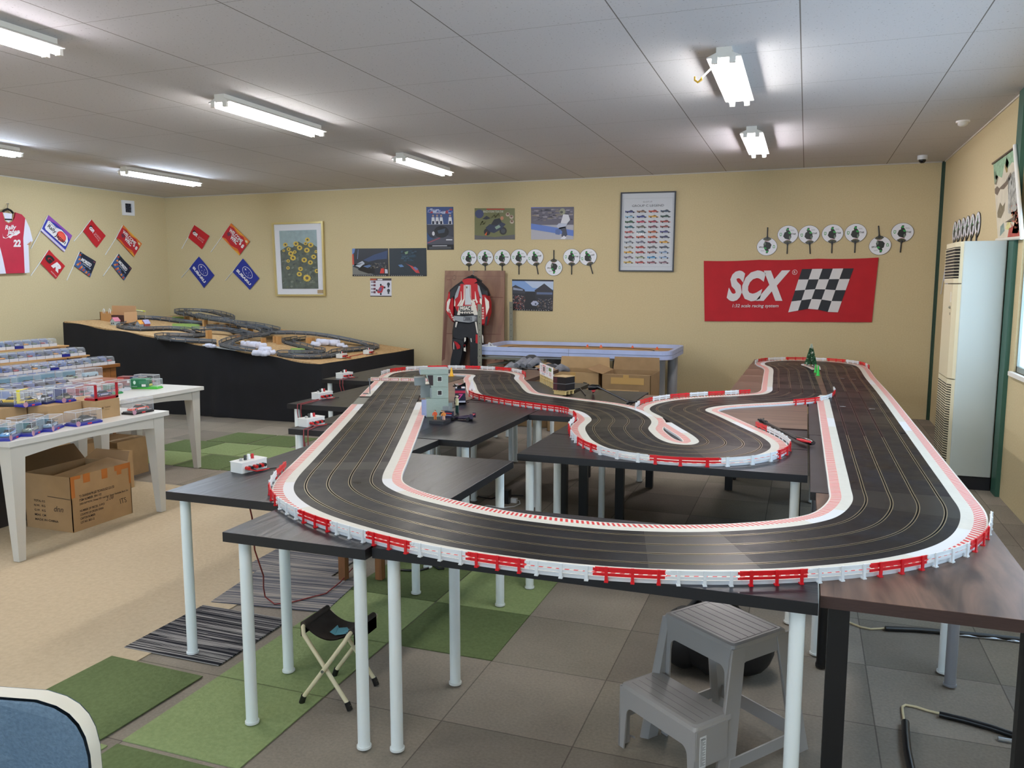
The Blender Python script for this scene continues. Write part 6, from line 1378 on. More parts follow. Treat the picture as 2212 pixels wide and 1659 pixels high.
# brown sideboard with stepped shelves
ow = wood_mat('9a6636', '7c4e26', .4, (6, 1, 6), .08, 2); ow2 = mat('8a5a30', .5)
t = thing('sideboard', 'brown wooden sideboard with turned corner posts behind the display cases', 'sideboard', (-7.2, 5.6, 0))
ZD = .775
b = MB(); b.rbox(-7.75, -6.76, 4.2, 6.56, ZD - .03, ZD, ow, .03); b.build('top', t)
b = MB(); b.box(-7.7, -6.82, 4.3, 6.48, .25, ZD - .032, ow2); b.box(-6.822, -6.812, 4.4, 6.4, .3, ZD - .06, ow); b.box(-7.6, -6.9, 6.481, 6.488, .3, ZD - .07, ow); b.build('carcass', t)
for x in (-7.68, -6.85):
    for y in (4.28, 6.5):
        b = MB(); b.box(x - .035, x + .035, y - .035, y + .035, .3, ZD - .032, ow); b.lathe([(.03, .3), (.035, .28), (.02, .26), (.028, .22), (.022, .1), (.014, .007)], ow, 12, Matrix.Translation((x, y, 0))); b.build('post', t)
shw = mat('c39a66', .6, noise=.06, scale=10)
t = thing('stepped_display_rack', 'light wooden two-step rack on the sideboard carrying rows of cases', 'rack', (-7.3, 5.3, ZD))
for i, (x0, x1, z) in enumerate(((-7.28, -7.06, .868), (-7.60, -7.34, .962))):
    MB().box(x0, x1, 4.2, 6.44, z - .014, z, shw).build('shelf', t)
    for y in (4.25, 5.02, 6.38): MB().box(x0 + .02, x1 - .01, y - .03, y + .03, ZD + .0005, z - .0145, shw).build('support', t)
# ---- car models and cases
def car_bm(b, L, W, H, c, z=0.0, kind='gt', c2=None, X=None):
    m = mat(c, .3, coat=.6); dk = mat('15171c', .2)
    st = [(-.5, .30, .50), (-.46, .42, .86), (-.30, .52, 1), (-.12, .54, .96), (.2, .56, 1), (.42, .56, .94), (.5, .46, .78)]
    if kind == 'bus': st = [(-.5, .7, .8), (-.46, .85, 1), (.46, .85, 1), (.5, .7, .9)]
    rings = []
    for u, h, w in st:
        h_ = H * h; w_ = W / 2 * w; rings.append([(u * L, -w_, z + H * .14), (u * L, w_, z + H * .14), (u * L, w_, z + h_ * .8), (u * L, w_ * .8, z + h_), (u * L, -w_ * .8, z + h_), (u * L, -w_, z + h_ * .8)])
    b.loft([r[::-1] for r in rings], m, True, False, X)
    if kind != 'bus':
        rings = []
        for u, h, w in ((-.17, .54, .8), (-.05, .95, .62), (.14, .98, .62), (.33, .58, .72)): rings.append([(u * L, -W / 2 * w, z + H * .52), (u * L, W / 2 * w, z + H * .52), (u * L, W / 2 * w * .8, z + H * h), (u * L, -W / 2 * w * .8, z + H * h)])
        b.loft([r[::-1] for r in rings], dk, True, False, X); b.box(-.03 * L, .13 * L, -W * .24, W * .24, z + H * .955, z + H * 1.0, m, X)
    if c2: b.box(-.5 * L, .45 * L, -W * .1, W * .1, z + H * .54, z + H * .57, mat(c2, .4), X); b.box(-.2 * L, .3 * L, -W * .51, W * .51, z + H * .2, z + H * .42, mat(c2, .4), X)
    if kind == 'gt': b.box(.4 * L, .5 * L, -W * .45, W * .45, z + H * .86, z + H * .92, dk, X)
def wheels_bm(b, L, W, H, X=None):
    tm, hub = mat('0c0c0d', .7), mat('a8aaae', .3, metal=.6)
    for u in (-.31, .31):
        for s_ in (-1, 1):
            r = H * .25; y0, y1 = s_ * W * .36, s_ * W * .5
            b.tube([(u * L, y0, r), (u * L, y1, r)], r, tm, 12, X=X); b.tube([(u * L, y1, r), (u * L, y1 + s_ * .001, r)], r * .55, hub, 8, X=X)
acry = clear_mat('e8eef4', .07, .04); acry_e = mat('dfe6ee', .25, alpha=.75)
def case(x, y, z, rz, carc, label, base='1c2490', L=.19, W=.09, Hc=.082, kind='gt', c2=None, back=None, sleeve=None, carL=.14, group=None, name='display_case', sticker=True, yaw=0.0):
    """clear box with a model car; local x is its length"""
    t = thing(name, label, 'display case', (x, y, z + .0008), rz, group)
    bm_ = mat(base, .4); b = MB(); b.box(-L / 2, L / 2, -W / 2, W / 2, 0, .012, bm_); b.box(-L / 2 + .006, L / 2 - .006, -W / 2 + .006, W / 2 - .006, .012, .019, bm_)
    if sticker:
        q = Quad((-L / 2, -W / 2 - .0006, 0), (L / 2, -W / 2 - .0006, 0), (L / 2, -W / 2 - .0006, .018), (-L / 2, -W / 2 - .0006, .018)); q.rect(b, .42, .25, .58, .7, mat('d83838', .4), .0006)
        b.tube([(-L * .42, -W / 2 - .0012, .016), (-L * .42, -W / 2 + .001, .016)], .016, mat('b88a9c', .5), 14)
    b.build('base', t, world=False)
    b = MB(); x0, x1, y0, y1, z0, z1 = -L / 2 + .002, L / 2 - .002, -W / 2 + .002, W / 2 - .002, .0125, Hc
    b.add([(xx, yy, zz) for zz in (z0, z1) for yy in (y0, y1) for xx in (x0, x1)], [(4, 5, 7, 6), (0, 1, 5, 4), (2, 6, 7, 3), (0, 4, 6, 2), (1, 3, 7, 5)], acry)
    e = .0014
    for a, c in (((x0, y0), (x1, y0)), ((x1, y0), (x1, y1)), ((x1, y1), (x0, y1)), ((x0, y1), (x0, y0))): b.tube([(a[0], a[1], z1), (c[0], c[1], z1)], e, acry_e, 4)
    for a in ((x0, y0), (x1, y0), (x1, y1), (x0, y1)): b.tube([(a[0], a[1], z0), (a[0], a[1], z1)], e * .7, acry_e, 4)
    b.build('clear_cover', t, world=False)
    X = Matrix.Translation((0, 0, .0195)) @ Matrix.Rotation(yaw, 4, 'Z')
    b = MB(); car_bm(b, carL, W * .62, .036 if kind != 'bus' else .045, carc, 0, kind, c2, X); b.build('model_car', t, world=False)
    b = MB(); wheels_bm(b, carL, W * .66, .036, X); b.build('wheels', t, world=False)
    if back: MB().box(-L / 2 + .004, L / 2 - .004, W / 2 - .006, W / 2 - .004, .014, Hc - .003, mat(back, .5)).build('backing_card', t, world=False)
    if sleeve:
        b = MB(); m = mat(sleeve, .4)
        for s_ in (-1, 1): b.box(s_ * L / 2 - .014, s_ * L / 2 + .014, -W / 2 - .002, W / 2 + .002, 0, Hc + .003, m) if False else b.box(min(s_ * (L / 2 - .02), s_ * L / 2 + s_ * .002), max(s_ * (L / 2 - .02), s_ * L / 2 + s_ * .002), -W / 2 - .002, -W / 2, .0, Hc + .003, m).box(min(s_ * (L / 2 - .02), s_ * L / 2 + s_ * .002), max(s_ * (L / 2 - .02), s_ * L / 2 + s_ * .002), -W / 2 - .002, W / 2, Hc + .001, Hc + .003, m)
        b.box(-L / 2, L / 2, -W / 2 - .002, -W / 2, 0, .014, m if sleeve != 'd8cc18' else mat('16161a', .4)); b.build('card_sleeve', t, world=False)
    return t
H_ = PI / 2  # long side towards +X
# near table, front row
case(-4.275, 3.82, Z1, H_, '1e2428', 'clear case with a black and white touring car, last of the nearest front row', c2='d8d4d8', L=.20, W=.10, Hc=.088, carL=.16)
case(-4.30, 3.60, Z1, H_ + .5, '6f8ea8', 'clear case holding a silver blue racing car, front row, second from its far end', c2='c8d4e0', back='4a8098', carL=.15, L=.18, yaw=.1)
case(-4.28, 3.45, Z1, H_ + .5, '6a7a6a', 'clear case holding a grey green racing car with a striped wing, front row', c2='b8b89c', back='4f8a94', carL=.15, L=.18, yaw=.1)
case(-4.27, 3.30, Z1, H_ + .5, '4a90cc', 'clear case with a bright light blue racing car at the near table corner', c2='d0dce8', back='5a98a8', carL=.15, L=.18, yaw=.1)
case(-4.42, 3.31, Z1, H_, '20242c', 'clear case with a dark open car cut by the left edge of the picture', c2='a05848', carL=.15, L=.19)
case(-4.44, 3.55, Z1, H_, '3c4a6a', 'clear case with a dark blue car in the second line of the nearest table', carL=.15)
# cartons on the near table
def tray(x0, x1, y0, y1, z0, z1, label, logo=False):
    t = thing('cardboard_box', label, 'box', ((x0 + x1) / 2, (y0 + y1) / 2, z0 + .0006)); m = cb
    b = MB(); b.box(x0, x1, y0, y1, z0 + .0006, z1, m); b.build('carton', t)
    b = MB(); b.box(x0, x1, (y0 + y1) / 2 - .002, (y0 + y1) / 2 + .002, z1, z1 + .0006, mat('8a6c48', .8)); b.build('flap_seam', t)
    if logo:
        q = Quad((x1, y0, z0), (x1, y1, z0), (x1, y1, z1), (x1, y0, z1)); b = MB(); k = mat('5a452c', .8); q.ell(b, .28, .58, .03, .07, k, .0008); q.text(b, 'Thunderslot', .36, .56, .6, .66, k, .0008); q.text(b, 'racing models', .36, .44, .56, .5, k, .0008); b.build('print', t)
    return t
tray(-4.62, -4.325, 3.965, 4.16, Z1, .842, 'brown cardboard carton with small print at the end of the near table', True)
tray(-4.72, -4.43, 3.70, 3.95, Z1, .842, 'plain cardboard carton left of the printed carton on the near table'); tray(-4.92, -4.60, 3.42, 3.69, Z1, .842, 'cardboard carton under the yellow-sleeved case'); tray(-4.95, -4.66, 3.24, 3.41, Z1, .842, 'cardboard carton at the near left end of the white table')
Z2 = .8428
case(-4.385, 4.07, Z2, H_, '3a4a80', 'case in a dark red card sleeve, standing on the printed carton', base='9c1424', sleeve='a81624', L=.19, W=.09, Hc=.10, c2='c8c8d0', sticker=False)
case(-4.50, 3.885, Z2, H_, '5a5a4c', 'dark blue boxed racing car left of the red sleeve', base='1c2490', L=.10, W=.09, Hc=.09, c2='b8b490', back='2c3470', carL=.09)
case(-4.56, 3.79, Z2, H_ + .2, 'c8ccd4', 'tall clear box with stacked white car bodies between the yellow and red sleeves', base='20285c', L=.08, W=.09, Hc=.095, c2='22242c', carL=.075, sticker=False)
case(-4.665, 3.64, Z2, .35, 'e8c812', 'clear case in a bright yellow sleeve with a yellow sports car', base='16161a', sleeve='d8cc18', L=.17, W=.09, Hc=.10, c2='c8a810', carL=.14, sticker=False)
case(-4.56, 3.67, Z2, H_, 'e0c020', 'clear case with a yellow and black car right behind the yellow sleeve', L=.12, W=.09, Hc=.09, c2='202020', carL=.10)
case(-4.74, 3.50, Z2, H_, '3c6478', 'clear case with a blue saloon car left of the yellow sleeve', L=.12, W=.09, Hc=.085, carL=.11)
case(-4.74, 3.34, Z2, H_, '4c1c28', 'clear case with a maroon racing car at the left edge of the upper row', L=.16, W=.10, Hc=.09, c2='a08888', carL=.14)
case(-4.30, 4.29, Z1, H_, 'e04828', 'clear case with an orange and white car on a black base', base='1a1a1e', L=.19, W=.10, Hc=.10, c2='d8d8dc', carL=.15)
# cases on the second white table
g1 = case(-5.24, 4.98, Z1, H_, 'c83028', 'green-backed case with a small red car on the second white table', base='20884c', L=.13, W=.08, Hc=.08, back='1c5c34', carL=.09, sticker=False)
g1.children[0]
case(-5.26, 5.36, Z1, 0.25, 'd8cc20', 'green boxed case with a yellow car near the corner of the second white table', base='48c038', L=.24, W=.09, Hc=.08, carL=.08, sticker=False)
bxm = mat('146a42', .5); b = MB(); X = Matrix.Translation((-5.26, 5.36, Z1 + .0008)) @ Matrix.Rotation(.25, 4, 'Z'); b.box(-.122, .03, -.047, .047, .013, .084, bxm, X)
q = Quad(X @ Vector((-.122, -.047, .013)), X @ Vector((.03, -.047, .013)), X @ Vector((.03, -.047, .084)), X @ Vector((-.122, -.047, .084))); q.text(b, 'Scaleauto', .1, .1, .38, .18, W_m, .001); q.ell(b, .25, .6, .07, .22, mat('c8e0d0', .5), .001); q.rect(b, .62, .1, .84, .38, W_m, .001)
for k in range(4): q.rect(b, .48, .45 + .09 * k, .9, .48 + .09 * k, mat('5a9a7a', .5), .001)
last = [o for o in COL.objects if o.name.startswith('display_case') and o.type == 'EMPTY'][-1]; b.build('card_box', last)
case(-5.47, 5.42, Z1, 0.15, 'd0d0d4', 'red and navy boxed case with a white car behind the green box', base='2c3038', L=.22, W=.09, Hc=.085, back='6a2420', carL=.09, sticker=False)
last = [o for o in COL.objects if o.name.startswith('display_case') and o.type == 'EMPTY'][-1]; X = Matrix.Translation((-5.47, 5.42, Z1 + .0008)) @ Matrix.Rotation(.15, 4, 'Z')
b = MB(); b.box(-.112, .03, -.047, .047, .013, .088, mat('7c2c28', .5), X); b.box(.0, .031, -.0475, .0475, .05, .0885, mat('2a3050', .5), X); q = Quad(X @ Vector((-.112, -.047, .013)), X @ Vector((.03, -.047, .013)), X @ Vector((.03, -.047, .088)), X @ Vector((-.112, -.047, .088))); q.rect(b, .02, .72, .4, .9, mat('c84838', .5), .001); q.rect(b, .6, .3, .86, .6, W_m, .0012); b.build('card_box', last)
case(-5.44, 5.55, Z1, 0.1, '902830', 'clear case behind the other three at the far end of the second white table', base='8a8a90', L=.2, W=.09, Hc=.09, carL=.12, sticker=False)
for i, (x, y, c, l) in enumerate(((-5.30, 4.75, 'a05058', 'flat wide clear-topped box with pink lining, nearest the red-sleeved case'), (-5.45, 4.86, '6a4a88', 'flat wide clear-topped box with a purple lining behind the stacked cars'), (-5.36, 5.13, 'b05848', 'flat clear box with white rims at the middle of the second white table'), (-5.58, 5.05, '8a3a34', 'flat clear box with dull red lining, rearmost on the second white table'))):
    case(x, y, Z1, H_ + .15, c, l, base='c8ccd8', L=.22, W=.12, Hc=.085, back=c, carL=.13, sticker=False)
# white-based row on the brown table
for y, c, l, ba, kd, c2 in ((5.76, 'a8c8d8', 'white-based case with a pale blue bus, last of its row', 'd8d8d8', 'bus', None), (5.53, '8fae84', 'white-based case with a pale green truck-like racing car', 'd8d8d8', 'gt', '50603c'), (5.31, '9cc0dc', 'orange-based case with a light blue sports car', 'e0562c', 'gt', None),
                            (5.09, '28484c', 'white-based case with a dark green and tan car, left of the orange-based one', 'd8d8d8', 'gt', 'b89c60'), (4.87, '3c4438', 'white-based case with a yellow-nosed dark car at the left edge', 'd8d8d8', 'gt', 'c8c060')):
    case(-6.33, y, Z1, H_, c, l, base=ba, L=.215, W=.09, Hc=.095, kind=kd, c2=c2, carL=.15, sticker=False, back=('5a90a8' if kd != 'bus' else None))
# rows of small cases: one built, the rest copied
def small_case(carc, backc, basec, c2=None):
    t = thing('display_case', 'x', 'display case', (0, 0, 0)); L, W, Hc = .16, .088, .08
    MB().box(-L / 2, L / 2, -W / 2, W / 2, 0, .028, mat(basec, .4)).build('base', t, world=False)
    b = MB(); pr = [(L / 2 - .002, .0285), (L / 2 - .002, .055), (L / 2 - .008, .07), (L / 2 - .022, Hc), (-L / 2 + .002, Hc), (-L / 2 + .002, .0285)]
    b.loft([[(x, -W / 2 + .002, z) for x, z in pr], [(x, W / 2 - .002, z) for x, z in pr]], acry, True, False)
    b.box(L / 2 - .03, L / 2 - .019, -W / 2 + .01, W / 2 - .012, Hc - .001, Hc + .0006, mat('e8eef8', .2)); b.build('clear_cover', t, world=False)
    MB().box(-L / 2 + .01, -L / 2 + .012, -W / 2 + .004, W / 2 - .004, .0285, Hc - .002, mat(backc, .5)).box(-L / 2 + .012, L / 2 - .03, -W / 2 + .0035, -W / 2 + .005, .0285, .068, mat(backc, .5)).build('backing_card', t, world=False)
    X = Matrix.Translation((.01, 0, .0285)) @ Matrix.Rotation(PI, 4, 'Z'); b = MB(); car_bm(b, .11, .056, .03, carc, 0, 'gt', c2, X); wheels_bm(b, .11, .06, .03, X); b.build('model_car', t, world=False)
    return t
protos = [(('a8a49c', '3c5a9c', 'd6d8de'), 0), (('9c2830', '34509c', 'd6d8de'), 0), (('3c5c48', '4478a8', 'd6d8de'), 0), (('d09040', '3a5490', 'd6d8de'), 0), (('2c4488', '2c64b4', 'd6d8de'), 0), (('b8bcc4', '3050a4', '1c2488'), 0), (('24262c', '2c3040', 'd6d8de'), 0)]
pt = [None] * len(protos)
CN = ('silver', 'dark red', 'dark green', 'tan', 'dark blue', 'pale grey', 'black')
ORD = ('rightmost', 'second from the right', 'third from the right', 'fourth from the right', 'fifth from the right', 'sixth from the right', 'seventh from the right', 'eighth from the right', 'ninth from the right', 'tenth from the right', 'eleventh from the right', 'twelfth from the right', 'thirteenth from the right')
def place_small(k, x, y, z, label, group, i=0, rz=0.0):
    k %= len(protos); label = 'small %s car case, %s, %s' % (CN[k], ORD[i], label)
    if pt[k] is None: t = pt[k] = small_case(*protos[k][0])
    else: t = copy_tree(pt[k])
    t.location = (x, y, z + .0006); t.rotation_euler[2] = rz; t['label'] = label; t['group'] = group
seqs = [(0, 1, 2, 3, 5, 2, 4, 6, 0, 1, 3), (0, 2, 5, 3, 6, 4, 1, 0, 2, 3, 1), (1, 6, 2, 0, 6, 4, 4, 5, 2, 3, 0, 1, 4, 2)]
for i in range(11): place_small(seqs[0][i], -7.445, 6.27 - .097 * i, .962, 'topmost rack row', 'cases in the topmost row', i)
for i in range(11): place_small(seqs[1][i], -7.155, 6.36 - .097 * i, .868, 'lower rack row', 'cases in the middle row', i)
for i in range(13): place_small(seqs[2][i], -6.87, 6.46 - .097 * i, ZD, 'sideboard row', 'cases on the sideboard', i)
for i in range(11): place_small(seqs[0][i], -6.55, 5.78 - .097 * i, Z1, 'row behind the white-based cases', 'cases between the white-based row and the sideboard', i)
for i in range(6): place_small(seqs[1][i], -5.60, 4.86 - .097 * i, Z1, 'rear row of the second white table', 'cases at the rear of the second table', i)
for i in range(8): place_small(seqs[1][i + 2], -6.0, 5.2 - .1 * i, Z1, 'front row of the brown table', 'cases in front on the brown table', i)
# ---- boxes under the tables
t = thing('cardboard_box', 'big cardboard box with black print and an open flap under the near white table', 'box', (-4.6, 4.03, .0045))
bigc = mat('a3835c', .8, noise=.06, scale=10); x0, x1, y0, y1, z1, w = -4.80, -4.39, 3.79, 4.28, .37, .005
b = MB(); b.box(x0, x1, y0, y1, .0045, .01, bigc).box(x0, x0 + w, y0, y1, .01, z1, bigc).box(x1 - w, x1, y0, y1, .01, z1, bigc).box(x0, x1, y0, y0 + w, .01, z1, bigc).box(x0, x1, y1 - w, y1, .01, z1, bigc); carton_b = b
b = MB(); b.add([(x1, y0, z1), (x1, y1, z1), (x1 - .2, y1, z1 + .02), (x1 - .2, y0 + .04, z1 - .015)], [(0, 1, 2, 3)], bigc); b.build('flap', t)
b = MB(); b.add([(x0, y0, z1), (x0, y1, z1), (x0 - .10, y1, z1 + .10), (x0 - .10, y0, z1 + .10)], [(0, 1, 2, 3), (3, 2, 1, 0)], mat('8a6c48', .8)); b.build('flap', t)
b = MB(); b.add([(x0, y1, z1), (x1 - .02, y1, z1), (x1 - .1, y1 + .1, z1 + .05), (x0, y1 + .1, z1 + .05)], [(0, 1, 2, 3)], mat('8a6c48', .8)); b.build('flap', t)
q = Quad((x1, y0, .0), (x1, y1, .0), (x1, y1, z1), (x1, y0, z1)); k = mat('3c3024', .7); ot = mat('b0692c', .3)
b = carton_b
for u0, v0, u1, v1 in ((0, .62, .06, 1), (.06, .94, .16, 1), (.2, .84, .31, 1), (.5, .82, .6, 1), (.72, .9, 1, 1), (.76, .82, .84, .9), (.965, .6, 1, .9)): q.rect(b, u0, v0, u1, v1, ot, .001)
for s, u0, v0, u1, v1 in (('TO: SHANGHAI PN LED TECHNOLOGY CO LTD', .12, .60, .7, .645), ('ITEM NUMBER: 39A1102', .12, .53, .48, .575), ('DESCRIPTION: Digital HD road bar, Super Formula, Race Set', .12, .455, .94, .50), ('NUMBER OF PIECES: 10 PCS', .12, .34, .52, .38), ('COUNTRY OF ORIGIN: CHINA', .12, .27, .5, .31), ('CARTON NUMBER:', .12, .20, .36, .24), ('LOT NO: 2021-12', .12, .13, .34, .17)): q.text(b, s, u0, v0, u1, v1, k, .0012, .02)
q.text(b, '2.08', .55, .40, .68, .46, k, .0014, 0, .3); q.text(b, 'ITS', .78, .26, .9, .36, k, .0014, 0, -.2)
q2 = Quad((x0, y0, 0), (x1, y0, 0), (x1, y0, z1), (x0, y0, z1))
for i, s in enumerate(('TOTAL KG', 'N.W.  KG', 'G.W.  KG', 'MEAS  CM', 'MADE IN CHINA')): q2.text(b, s, .2, .50 - .085 * i, .44 if i < 4 else .7, .54 - .085 * i, k, .0012, .02)
q2.text(b, 'dnn', .62, .36, .82, .46, k, .0014, 0, .3); q2.line(b, [(.5, .62), (.98, .60)], .002, k, .001); b.build('carton', t)
def plain_box(x0, x1, y0, y1, z1, label, z0=.0006):
    t = thing('cardboard_box', label, 'box', ((x0 + x1) / 2, (y0 + y1) / 2, z0)); MB().box(x0, x1, y0, y1, z0, z1, cb).build('carton', t); MB().box(x0 + (x1 - x0) * .4, x0 + (x1 - x0) * .6, y0 - .001, y0, z0, z1, tape).build('tape', t); return t
plain_box(-5.62, -5.27, 5.02, 5.34, .31, 'plain cardboard box under the second white table, by its front leg'); plain_box(-5.55, -5.25, 4.60, 4.9, .36, 'cardboard box behind the big printed one'); plain_box(-5.35, -4.95, 4.53, 4.56 + .3, .30, 'cardboard box in the shade below the gap of the white tables', .0045)
b = MB(); random.seed(9)
for k in range(7): b.ball((-5.55 + .04 * k, 3.75 + .1 * (k % 3), .12 + .02 * (k % 2)), (.12, .14, .1), mat('3a3240', .7), 9, 6)
b.build('plastic_sack', label='crumpled dark sack under the near white table', cat='bag')
MB().box(-5.25, -4.93, 3.35, 4.2, .42, .43, mat('7a6040', .8)).box(-5.25, -4.93, 3.35, 4.2, .0045, .415, mat('2b2622', .8)).build('storage_box', label='dark storage box with a cardboard lid behind the printed box', cat='box')
# ================================================================== right wall
ac_m = mat('c3cac4', .45); ac_f = mat('dbd2b2', .45)
t = thing('floor_air_conditioner', 'tall cream floor-standing air conditioner against the right wall', 'air conditioner', (1.27, 7.3, 0))
y0, y1, xa, xb, zt = 7.03, 7.62, 1.115, 1.405, 1.925
MB().box(1.17, xb, y0 + .01, y1, 0.0006, .10, mat('16181e', .5)).build('plinth', t)
b = MB(); b.rbox(xa, xb, y0, y1, .108, zt, ac_m, .01); b.build('cabinet', t)
b = MB(); pr = [(xa - .045, y0 + .08), (xa - .02, y0 + .02), (xa + .001, y0 + .004), (xa + .001, y1 - .004), (xa - .02, y1 - .02), (xa - .045, y1 - .08)]
b.prism(pr[::-1], .115, .86, ac_f).prism(pr[::-1], .868, 1.60, ac_f).prism(pr[::-1], 1.608, zt - .002, ac_f); b.build('front_panel', t)
b = MB()
for k in range(34):
    z = .17 + .0195 * k
    for ya, yb_ in ((y0 + .09, y0 + .3), (y0 + .32, y1 - .09)): b.box(xa - .0465, xa - .045, ya, yb_, z, z + .008, mat('30322e', .6))
    b.add([(xa - .0460, y0 + .076, z), (xa - .0215, y0 + .0185, z), (xa - .0215, y0 + .0185, z + .008), (xa - .0460, y0 + .076, z + .008)], [(0, 3, 2, 1), (0, 1, 2, 3)], mat('30322e', .6))
b.build('intake_grille', t)
b = MB(); b.box(xa - .0463, xa - .045, y0 + .085, y1 - .085, 1.645, 1.885, mat('2c2a26', .7)); b.add([(xa - .0462, y0 + .076, 1.645), (xa - .0205, y0 + .0165, 1.645), (xa - .0205, y0 + .0165, 1.885), (xa - .0462, y0 + .076, 1.885)], [(0, 3, 2, 1), (0, 1, 2, 3)], mat('2c2a26', .7))
for k in range(10):
    z = 1.655 + .024 * k; b.box(xa - .052, xa - .046, y0 + .08, y1 - .08, z, z + .006, ac_f); b.tube([(xa - .049, y0 + .078, z + .003), (xa - .022, y0 + .016, z + .003)], .003, ac_f, 4)
b.build('louvre', t)
MB().box(xa - .047, xa - .045, y0 + .12, y0 + .16, 1.46, 1.54, mat('e8e4d4', .4)).ball((xa - .047, y0 + .14, 1.42), .012, mat('8a8674', .5), 8, 6).box(xa - .047, xa - .045, y0 + .13, y0 + .15, 1.36, 1.38, mat('6a6658', .5)).build('control_panel', t)
# fans above it
V = PX(2000, 300, 6.382)
nm = ['farthest', 'second farthest', 'third from the far end', 'third from the near end', 'second nearest', 'nearest']
for i, (x, y) in enumerate(((398, 1290), (452, 1265), (512, 1245), (572, 1225), (640, 1205), (715, 1180))):
    fan(bx(*V(x, y), XR - .006), 0, 'r', 'white round fan above the air conditioner, %s of the six' % nm[i], 'white motorcycle fans on the right wall')
# tapestry picture
q = qr(V(1000, 1392), V(1353, 1360), V(1255, 110), V(938, 342), XR - .03)
t = thing('wall_scroll', 'pale autumn landscape scroll on the right wall by the green pillar', 'picture', q.at(.5, 0, 0))
b = MB(); q.slab(b, mat('cbc3ae', .8, noise=.08, scale=10), .004)
for pts, c in (([(0, .72), (0, 1), (.25, 1), (.55, .98), (1, 1), (1, .82), (.8, .86), (.6, .82), (.5, .9), (.35, .75), (.2, .8)], '8fae8e'), ([(0, .66), (.12, .68), (.2, .64), (.5, .68), (.7, .76), (.75, .72), (.6, .64), (.4, .6), (.25, .62), (.1, .56), (0, .6)], '6d6050'),
               ([(0, .86), (.06, .92), (.14, .82), (.2, .78), (.1, .7), (0, .72)], '7d7864'), ([(.5, .86), (.6, .96), (.68, .88), (.62, .84), (.6, .78), (.54, .78)], '8c7c48'), ([(.05, .34), (.2, .46), (.3, .40), (.42, .44), (.36, .34), (.2, .26), (.05, .28)], '7a7058'),
               ([(.5, .3), (.6, .7), (.85, .75), (1, .6), (1, .3), (.7, .26)], 'a8a8a0'), ([(.35, .2), (.7, .24), (.6, .3), (.9, .3), (.8, .18)], '6a5e4e'), ([(.4, .0), (.5, .12), (.7, .14), (.8, .3), (1, .38), (1, 0)], 'a84c40'), ([(.6, .06), (.75, .2), (1, .26), (1, .12), (.8, .05)], 'd88a60'), ([(.1, .04), (.15, .16), (.3, .2), (.32, .1)], '7c9088'), ([(.35, .12), (.45, .2), (.6, .2), (.5, .1)], 'cdc88a')): q.poly(b, pts, mat(c, .8, noise=.25, scale=30), .0045)
random.seed(4)
for k in range(60): u, v = random.uniform(.55, .98), random.uniform(.3, .7); q.line(b, [(u, v), (u + random.uniform(-.05, .05), v + .05)], .003, mat(random.choice(('d8d4c8', '6c6c64', '8a8a80')), .8), .006)
for k in range(50): u, v = random.uniform(.6, .98), random.uniform(.06, .36); q.line(b, [(u, v), (u + random.uniform(-.05, .05), v + .02)], .004, mat(random.choice(('d8806c', 'c85a48', 'e0b080', '8a2c30')), .8), .0065)
b.build('picture_sheet', t)
b = MB(); b.tube([q.at(-.01, 0, .01), q.at(1.01, 0, .01)], .012, mat('d8d4c8', .5), 8); b.build('lower_rod', t)
b = MB(); b.tube([q.at(1.0, -.01, .012), q.at(1.0, 1.02, .012)], .014, mat('e4e2dc', .5), 8); b.tube([q.at(0, 1, .01), q.at(1.01, 1, .01)], .008, mat('5a4a3c', .5), 8); b.build('edge_rod', t)
# small white flag behind the air conditioner
U = PX(2000, 520, 2.858)
a, e = bx(*U(92, 330), XR - .02), bx(*U(132, 98), XR - .02)
t = thing('flag', 'small furled white flag between the air conditioner and the room corner', 'flag', a)
MB().tube([a, e], .005, WHITE, 6).build('stick', t)
b = MB(); b.loft([[tuple(bx(*U(x, y), XR - .02 - d)) for x, y in ((132, 100), (140, 120), (142, 250), (130, 290), (108, 240))] for d in (.001, .012)], mat('c4c2cc', .7, noise=.2, scale=20), True, False); b.build('cloth', t)
# ================================================================== things on the floor
# step stool
st_m = mat('9a9896', .38, spec=.4); st_d = mat('7c7a7a', .5)
SS = thing('step_stool', 'grey plastic two-step stool with a white instruction sticker', 'step stool', (-.54, 2.60, 0), -.655)
def ring4(x0, x1, y0, y1, z, r=.012): 
    pts = []
    for cx, cy, a0 in ((x1 - r, y1 - r, 0), (x0 + r, y1 - r, PI / 2), (x0 + r, y0 + r, PI), (x1 - r, y0 + r, 1.5 * PI)):
        for i in range(4): a = a0 + i * PI / 6; pts.append((cx + r * math.cos(a), cy + r * math.sin(a), z))
    return pts
cx = .168
b = MB(); b.loft([ring4(cx - .162, cx + .162, .178, .437, .437), ring4(cx - .158, cx + .158, .182, .433, .449), ring4(cx - .148, cx + .148, .192, .423, .4525)], st_m, True, False)
for k in range(7):
    y = .205 + .034 * k; b.box(cx - .14, cx + .14, y - .0012, y + .0012, .4524, .4532, st_d); 
    if k < 6: b.box(cx + .137, cx + .1394, y, y + .034, .4524, .4532, st_d).box(cx - .1394, cx - .137, y, y + .034, .4524, .4532, st_d)
b.build('top_tread', SS, world=False)
b = MB(); x0, x1 = cx - .182, cx + .182
b.loft([ring4(x0 + .004, x1 - .004, .0, .17, .222), ring4(x0 + .008, x1 - .008, .004, .17, .234), ring4(x0 + .018, x1 - .018, .014, .165, .238)], st_m, True, False)
for k in range(4): y = .03 + .03 * k; b.box(cx - .15, cx + .15, y - .001, y + .001, .2379, .2385, st_d)
b.build('low_tread', SS, world=False)
